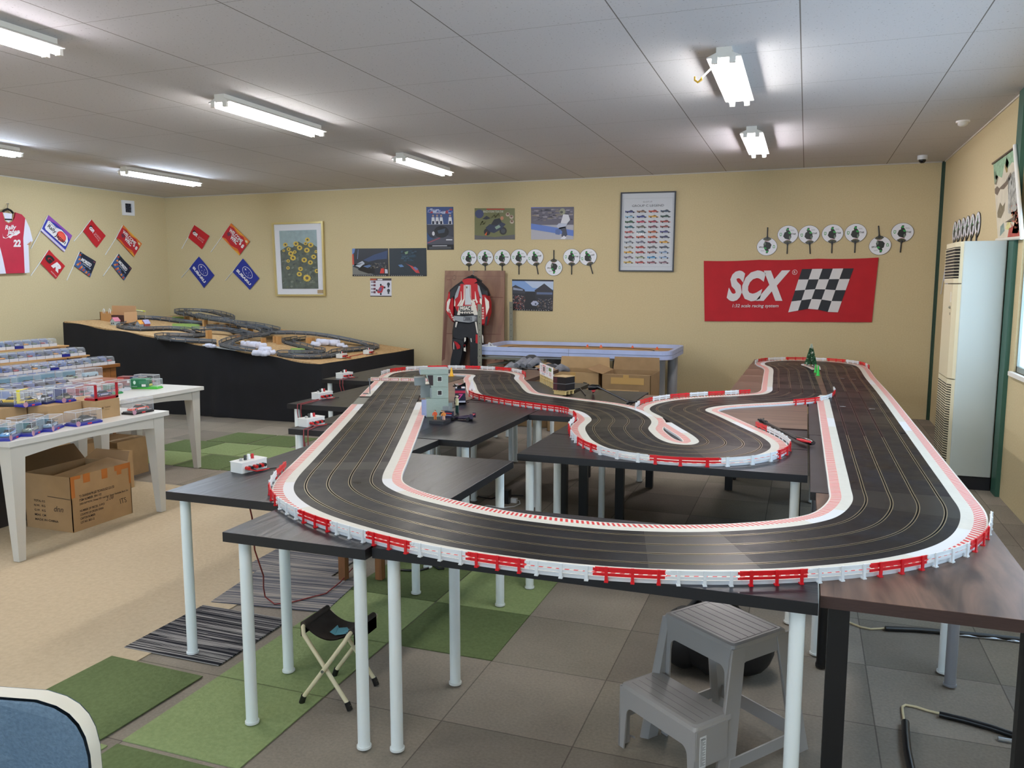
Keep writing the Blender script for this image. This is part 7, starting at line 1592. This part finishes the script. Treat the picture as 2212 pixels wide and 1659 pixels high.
def arch(b, pA, pB, zt_, zl, hw, splA, splB, th, n=8):
    """front apron between two legs: pA, pB top corners (x, y); legs run to the floor"""
    A, B_ = Vector((*pA, 0)), Vector((*pB, 0)); d = (B_ - A).normalized(); nn = Vector((d.y, -d.x, 0)); L = (B_ - A).length
    out = [(0, zt_), (L, zt_), (L + splB, 0.001), (L + splB - hw * .8, 0.001)]
    for k in range(n + 1): a = PI / 2 * k / n; out.append((L - hw - .025 * (1 - math.cos(a)) - .0 + splB * (1 - zl / zt_) * (1 - k / n), zl - .03 + .03 * math.sin(a)))
    for k in range(n, -1, -1): a = PI / 2 * k / n; out.append((hw + .025 * (1 - math.cos(a)) - splA * (1 - zl / zt_) * (1 - k / n), zl - .03 + .03 * math.sin(a)))
    out += [(-splA + hw * .8, .001), (-splA, .001)]
    f = [A + d * s_ + Vector((0, 0, z)) for s_, z in out]; fl = 1 - 0
    fr = []
    for s_, z in out: fr.append(A + d * s_ + Vector((0, 0, z)) + nn * (.0))
    bk = [p - nn * th for p in fr]
    # outline is concave: build as quads strip between the outer and inner contour
    m_ = len(out); N2 = m_
    idx = list(range(m_))
    b.add([tuple(p) for p in fr] + [tuple(p) for p in bk], [(i, (i + 1) % m_, m_ + (i + 1) % m_, m_ + i) for i in range(m_)], st_m)
    ln = [7 + 0]
    half = 4 + (n + 1)
    for off_, rev in ((0, False), (m_, True)):
        top = [0, 1]; q_ = []
        Lc = 4 + n; Rc = 4 + n + 1
        fs = [(1, 2, 3), ]
        fs = [(0, 1, Lc, Rc)]
        fs += [(1, 2, 3, 4)]; fs += [(1, 4 + k, 5 + k) for k in range(n)]
        fs += [(0, m_ - 3, m_ - 2, m_ - 1)]; fs += [(0, Rc + k, Rc + k + 1) for k in range(n)]
        b.add([tuple(p) for p in (fr if off_ == 0 else bk)], [f_[::-1] if rev else f_ for f_ in fs], st_m)
b = MB(); arch(b, (x0 + .004, 0), (x1 - .004, 0), .222, .16, .035, .006, .006, .006); b.build('low_apron', SS, world=False)
b = MB(); arch(b, (cx - .160, .180), (cx + .160, .180), .437, .37, .035, .0, .0, .006)
b.build('top_apron', SS, world=False)
def legx(b, xt, yt, xb, yb_, w, d, zt_=.44, zb_=.001, hollow=True):
    """channel leg, top corner to floor"""
    sx = 1 if xt > cx else -1; rings = []
    for f_ in (0, 1):
        x_ = xt + (xb - xt) * f_; y_ = yt + (yb_ - yt) * f_; z = zt_ + (zb_ - zt_) * f_; ww, dd_ = w * (1 + .25 * f_), d * (1 + .25 * f_)
        rings.append([(x_, y_ - dd_ / 2, z), (x_, y_ + dd_ / 2, z), (x_ - sx * ww * .25, y_ + dd_ / 2, z), (x_ - sx * ww, y_ + dd_ * .3, z), (x_ - sx * ww, y_ - dd_ * .3, z), (x_ - sx * ww * .25, y_ - dd_ / 2, z)])
    if sx > 0: rings = [r[::-1] for r in rings]
    b.loft(rings[::-1], st_m, True, False)
for n_, (xt, yt, xb, yb_) in enumerate(((cx + .162, .205, cx + .182, .135), (cx - .162, .205, cx - .182, .135), (cx + .162, .415, cx + .19, .50), (cx - .162, .415, cx - .19, .50))):
    b = MB(); legx(b, xt, yt, xb, yb_, .022, .06); b.build('leg', SS, world=False)
for s_ in (-1, 1):
    X_ = cx + s_ * .182
    b = MB()
    # lower side panel from the low step's front leg to the main leg
    b.box(min(X_ - s_ * .006, X_), max(X_ - s_ * .006, X_), .002, .14, .13, .224, st_m); b.box(min(X_ - s_ * .006, X_), max(X_ - s_ * .006, X_), .0, .045, .001, .13, st_m); b.box(min(X_ - s_ * .006, X_), max(X_ - s_ * .006, X_), .045, .14, .10, .13, st_m); b.build('side_panel', SS, world=False)
    b = MB(); b.add([(cx + s_ * .184 + dx, y, z) for dx in (0, -s_ * .006) for y, z in ((.15, .045), (.49, .045), (.486, .085), (.155, .085))], [(0, 1, 2, 3), (4, 7, 6, 5), (0, 4, 5, 1), (1, 5, 6, 2), (2, 6, 7, 3), (3, 7, 4, 0)], st_m); b.build('side_rail', SS, world=False)
    b = MB(); pr = [(.20, .437), (.42, .437), (.44, .37), (.40, .385), (.24, .385), (.20, .37)]; b.loft([[(cx + s_ * .160, y, z) for y, z in pr], [(cx + s_ * .154, y, z) for y, z in pr]], st_m, True, False); b.build('side_apron', SS, world=False)
MB().box(cx - .17, cx + .17, .482, .488, .05, .10, st_m).build('back_rail', SS, world=False); MB().box(cx - .155, cx + .155, .425, .43, .38, .437, st_m).build('back_apron', SS, world=False)
q = Quad((cx + .1822, .016, .10), (cx + .1822, .044, .10), (cx + .1822, .044, .205), (cx + .1822, .016, .205)); b = MB(); q.slab(b, WHITE, .0005)
ik = mat('50545a', .6)
for k in range(22): q.rect(b, .1, .08 + .04 * k, .1 + [.8, .55, .75, .35][k % 4], .095 + .04 * k, ik, .0008)
q.text(b, 'CAUTION', .2, .9, .85, .94, ik, .001, .03); b.build('sticker', SS, world=False)
b = MB()
for k in range(10): a0, a1 = PI * .5 + PI * k / 10, PI * .5 + PI * (k + 1) / 10; b.add([(x0 - .008 + .03 * math.cos(a0) + .01, .045 + .03 * math.sin(a0), z) for z in (.001, .01)] + [(x0 - .008 + .03 * math.cos(a1) + .01, .045 + .03 * math.sin(a1), z) for z in (.001, .01)], [(0, 2, 3, 1), (1, 3, 2, 0)], st_m)
b.build('foot_rim', SS, world=False)
# folding camp stool
fs_m = mat('d9d0ad', .4); fcl = mat('38302a', .8, noise=.15, scale=30)
FS = thing('camp_stool', 'small folding camp stool with a dark brown seat and cream tube legs', 'stool', (-1.655, 2.59, .0045))
zt = .30
for nm_, xs, sg in (('front', (-.10, .10), 1), ('back', (.10, -.10), -1)):
    b = MB(); xa_, xb_ = xs; oy = .115 if sg > 0 else .101
    pts = [(xa_, -oy, .014), (xb_ * .93, -oy, zt - .03), (xb_ * 1.03, -oy + .012, zt - .008), (xb_ * 1.05, -oy + .04, zt), (xb_ * 1.05, oy - .04, zt), (xb_ * 1.03, oy - .012, zt - .008), (xb_ * .93, oy, zt - .03), (xa_, oy, .014)]
    b.tube(pts, .0085, fs_m, 10); b.build('leg_frame', FS, world=False)
    for y in (-oy, oy): MB().tube([(xa_ * 1.02, y, .0), (xa_ * .9, y, .03)], .0115, blk_p, 10).build('rubber_foot', FS, world=False)
for y in (-.118, .118): MB().tube([(0, y - .008, zt / 2 - .005), (0, y + .008, zt / 2 - .005)], .006, mat('8a8a88', .3, metal=.8), 8).build('rivet', FS, world=False)
b = MB(); N = 16; sec = []
for k in range(N + 1):
    u = -1 + 2 * k / N; sec.append((u * .112, zt + .011 - .055 * (1 - u * u) ** 1.0))
vs = [(x, y, z - (.012 if abs(y) < .05 else 0)) for y in (-.085, -.04, .04, .085) for x, z in sec]
b.add(vs, [(j * (N + 1) + i, j * (N + 1) + i + 1, (j + 1) * (N + 1) + i + 1, (j + 1) * (N + 1) + i) for j in range(3) for i in range(N)], fcl, True)
b.add([(x, y, z - .004) for x, y, z in vs], [(j * (N + 1) + i, (j + 1) * (N + 1) + i, (j + 1) * (N + 1) + i + 1, j * (N + 1) + i + 1) for j in range(3) for i in range(N)], fcl, True)
for s_ in (-1, 1): b.tube([(s_ * .105, -.085, zt), (s_ * .105, .085, zt)], .0125, fcl, 10); b.add([(s_ * .117, y, z) for y in (-.085, .085) for z in (zt, zt - .05)], [(0, 1, 3, 2), (2, 3, 1, 0)], fcl)
def sz(x): return zt + .0145 - .055 * (1 - (x / .112) ** 2) - .0
bl = mat('6fb4c4', .7)
def sp_(pts, m): b.add([(x, y, sz(x) - .010) for x, y in pts], [tuple(range(len(pts)))], m)
b.build('seat', FS, world=False)
b = MB(); sp_([(-.03, -.02), (.0, -.03), (.035, -.02), (.04, .04), (.025, .03), (.005, .05), (-.02, .03), (-.035, .045)], bl)
vs, fsx, ar = font_mesh('NOH', .04); b.add([(.05 + y * .02, -.04 + (1 - x) * .06, sz(.06) - .008) for x, y in vs], fsx, bl); b.build('print', FS, world=False)
# blue office chair, seen from behind its backrest
CH = thing('office_chair', 'blue fabric chair with a pale rim, cut by the lower left corner', 'chair', (-1.44, 1.02, .0045), .348)
cf, crim = mat('5c7284', .9, noise=.08, scale=150, bump=.3, c2='506577'), mat('c9c7ba', .5)
def back_ring(s_, y, zt_, zb_, wd_):
    pts = []
    for k in range(28):
        a = 2 * PI * k / 28; c_, s2 = math.cos(a), math.sin(a); e = .45
        px_ = wd_ * s_ * (abs(c_) ** e) * (1 if c_ > 0 else -1); pz = (zt_ + zb_) / 2 + (zt_ - zb_) / 2 * s_ * (abs(s2) ** e) * (1 if s2 > 0 else -1)
        pts.append((px_, y - .05 * (px_ / wd_) ** 2, pz))
    return pts
b = MB(); b.loft([back_ring(1.0, .02, .825, .46, .235), back_ring(1.015, .0, .825, .46, .235), back_ring(1.0, -.015, .825, .46, .235)], crim, False, True); b.build('rim', CH, world=False)
b = MB(); b.loft([back_ring(.985, .026, .825, .46, .235), back_ring(.9, .034, .825, .46, .235), back_ring(.4, .036, .825, .46, .235)], cf, True, True); b.loft([back_ring(.985, -.02, .825, .46, .235), back_ring(.9, -.026, .825, .46, .235), back_ring(.4, -.028, .825, .46, .235)][::-1], cf, True, True); b.build('backrest', CH, world=False)
b = MB(); b.rbox(-.23, .23, .0 - .52, -.08, .42, .47, cf, .06, 4); b.build('seat', CH, world=False)
MB().box(-.03, .03, -.06, -.03, .36, .6, blk_p).box(-.03, .03, -.3, -.03, .36, .385, blk_p).build('back_bracket', CH, world=False)
MB().cyl(0, -.28, .08, .42, .025, blk_p).build('gas_column', CH, world=False)
for k in range(5):
    a = 2 * PI * k / 5 + .3; c_, s2 = math.cos(a), math.sin(a)
    MB().tube([(0, -.28, .10), (.26 * c_, -.28 + .26 * s2, .065)], [.022, .015], blk_p, 8).build('base_arm', CH, world=False)
    MB().tube([(.26 * c_ - .012 * s2, -.28 + .26 * s2 + .012 * c_, .026), (.26 * c_ + .012 * s2, -.28 + .26 * s2 - .012 * c_, .026)], .0255, blk_p, 12).build('castor', CH, world=False)
# wooden posts under the near tables
wp = wood_mat('8a5a30', '6c4424', .6, (8, 8, 1), .05, 2)
t = thing('wooden_trestle', 'brown wooden trestle whose two posts stand under the near left tables', 'trestle', (-2.21, 3.72, .0))
for x, y in ((-2.30, 3.66), (-2.115, 3.73)): MB().box(x - .02, x + .02, y - .02, y + .02, .0086, .66, wp).build('leg', t)
MB().box(-2.33, -2.085, 3.65, 3.75, .661, .69, wp).build('crossbar', t)
# cables
K4 = PX(1740, 1280, 4.377)
ivory, sleeve_m, foil = mat('cfc09a', .5), mat('121316', .35), mat('9aa0a8', .25, metal=.8)
t = thing('floor_cable', 'far ivory cable in a black sleeve and silver foil under the walnut table', 'cable', bz(*K4(900, 350), 0))
MB().tube([bz(*K4(x, y), .006) for x, y in ((190, 175), (410, 280), (520, 325), (620, 345), (770, 338))], .0045, ivory, 6).build('wire', t)
MB().tube([bz(*K4(x, y), .012) for x, y in ((755, 340), (1050, 352), (1400, 380), (1800, 420), (2030, 445))], .0125, sleeve_m, 8).build('cable_sleeve', t)
b = MB(); pts = [bz(*K4(x, y), .004) for x, y in ((1400, 400), (1650, 425), (1900, 450), (2030, 470))]
for p, r in zip(pts[:-1], pts[1:]): b.tube([p, (p + r) / 2 + Vector((0, -.006, .004)), r], .007, foil, 5)
b.build('foil_tape', t)
t = thing('floor_cable', 'ivory cable with black sleeves bending near the right bottom corner', 'cable', bz(*K4(930, 1220), 0))
MB().tube([bz(*K4(x, y), .006) for x, y in ((932, 1225), (918, 1120), (915, 1080), (945, 1062), (1050, 1082), (1150, 1115), (1270, 1145))], .0045, ivory, 6).build('wire', t)
MB().tube([bz(*K4(x, y), .0135) for x, y in ((945, 1225), (950, 1350), (965, 1500), (990, 1620), (1030, 1800))], .0135, sleeve_m, 8).build('cable_sleeve', t)
MB().tube([bz(*K4(x, y), .013) for x, y in ((1265, 1150), (1500, 1205), (1750, 1275), (1960, 1345), (2100, 1400))], .012, sleeve_m, 8).build('cable_sleeve', t)
MB().tube([bz(*K4(x, y), .006) for x, y in ((1820, 1385), (1900, 1400), (2040, 1425))], .010, foil, 6).build('foil_tape', t)
LR = PX(340, 950, 3.95)
b = MB(); a0 = bz(*LR(800, 580), .69)
def fl(x, y, z=.013): return bz(*LR(x, y), z)
p_top = Vector((-2.16, 2.72, .69)); 
b.tube([p_top, by(*LR(808, 665), 2.8), by(*LR(830, 940), 2.85), by(*LR(905, 1160), 2.95), fl(905, 1260, .10), fl(920, 1340, .03), fl(1000, 1402), fl(1130, 1390), fl(1440, 1310), fl(1560, 1215, .02), fl(1665, 1095, .03)], .0035, mat('7c2420', .5), 6)
b.build('hanging_lead', label='dark red lead hanging below the near left tables and trailing over the striped mat', cat='cable')
for sx, label, pts in ((0, 'pair of red leads hanging behind the second left table edge', ((-2.80, 4.16, .72), (-2.78, 4.04, .70), (-2.78, 4.03, .45), (-2.74, 4.1, .1))), (1, 'pair of red leads hanging below the third left table', ((-3.42, 5.16, .72), (-3.42, 4.9, .70), (-3.4, 4.9, .4), (-3.3, 5.0, .08))), (2, 'red leads hanging from the farthest left table', ((-3.98, 6.42, .72), (-3.95, 6.32, .70), (-3.93, 6.31, .6), (-3.85, 6.33, .45)))):
    b = MB()
    for d in (0, .03): b.tube([(x + d, y, z) if i != 0 else (x + d, y, .742) for i, (x, y, z) in enumerate(pts)][:1] + [(pts[1][0] + d, pts[1][1] - .012, .74), (pts[1][0] + d, pts[1][1] - .016, .69)] + [(x + d * (1 + i), y, z) for i, (x, y, z) in enumerate(pts[2:])], .003, mat('8a2830', .5), 6)
    b.build('hanging_lead', label=label, cat='cable')
# power adapter and plug under the middle
b8 = PX(860, 980, 4.424); p = bz(*b8(1020, 470), .0)
b = MB(); b.box(p.x - .04, p.x + .04, p.y - .03, p.y + .03, .001, .10, blk_p); b.build('power_adapter', label='black power adapter block on the floor under the middle tables', cat='adapter')
t = thing('power_plug', 'white power plug with a white cord beside the black adapter', 'plug', bz(*b8(1100, 440), .0))
b = MB(); pq = bz(*b8(1100, 430), .03); b.box(pq.x - .02, pq.x + .03, pq.y - .015, pq.y + .015, .001, .035, WHITE); b.build('body', t)
MB().tube([pq + Vector((.03, 0, -.01))] + [bz(*b8(x, y), .006) for x, y in ((1160, 450), (1165, 480), (1110, 505), (1000, 515), (850, 495), (820, 505))], .004, WHITE, 6).build('cord', t)
MB().tube([bz(*b8(x, y), .007) for x, y in ((690, 395), (800, 415), (890, 430), (1000, 400), (1060, 395), (1200, 400))], .005, blk_p, 6).build('cable', label='black cable lying on the floor beside the power adapter', cat='cable')
MB().tube([bz(*b8(x, y), .012) for x, y in ((-60, 1030), (0, 1110), (100, 1115), (200, 1115), (280, 1095), (340, 1065), (390, 1100), (440, 1095))], .006, blk_p, 6).build('cable', label='thick black cable winding over the dark green tiles under the corner table', cat='cable')
# black bag behind the step stool
b = MB(); bg = mat('17181b', .55, noise=.3, scale=14)
TT = PX(1340, 1280, 4.376)
c0 = Vector((-.30, 3.28, 0))
for dx, dy, rx, ry, rz_ in ((0, 0, .17, .13, .155), (.12, .02, .12, .11, .12), (-.12, .0, .10, .11, .13), (.02, -.04, .1, .08, .09)): b.ball((c0.x + dx, c0.y + dy, rz_ + .001), (rx, ry, rz_), bg, 14, 9)
b.tube([(c0.x - .1, c0.y, .26), (c0.x - .05, c0.y - .02, .35), (c0.x + .06, c0.y - .02, .35), (c0.x + .1, c0.y, .25)], .014, bg, 8); b.build('black_bag', label='black bag on the floor behind the grey step stool', cat='bag')
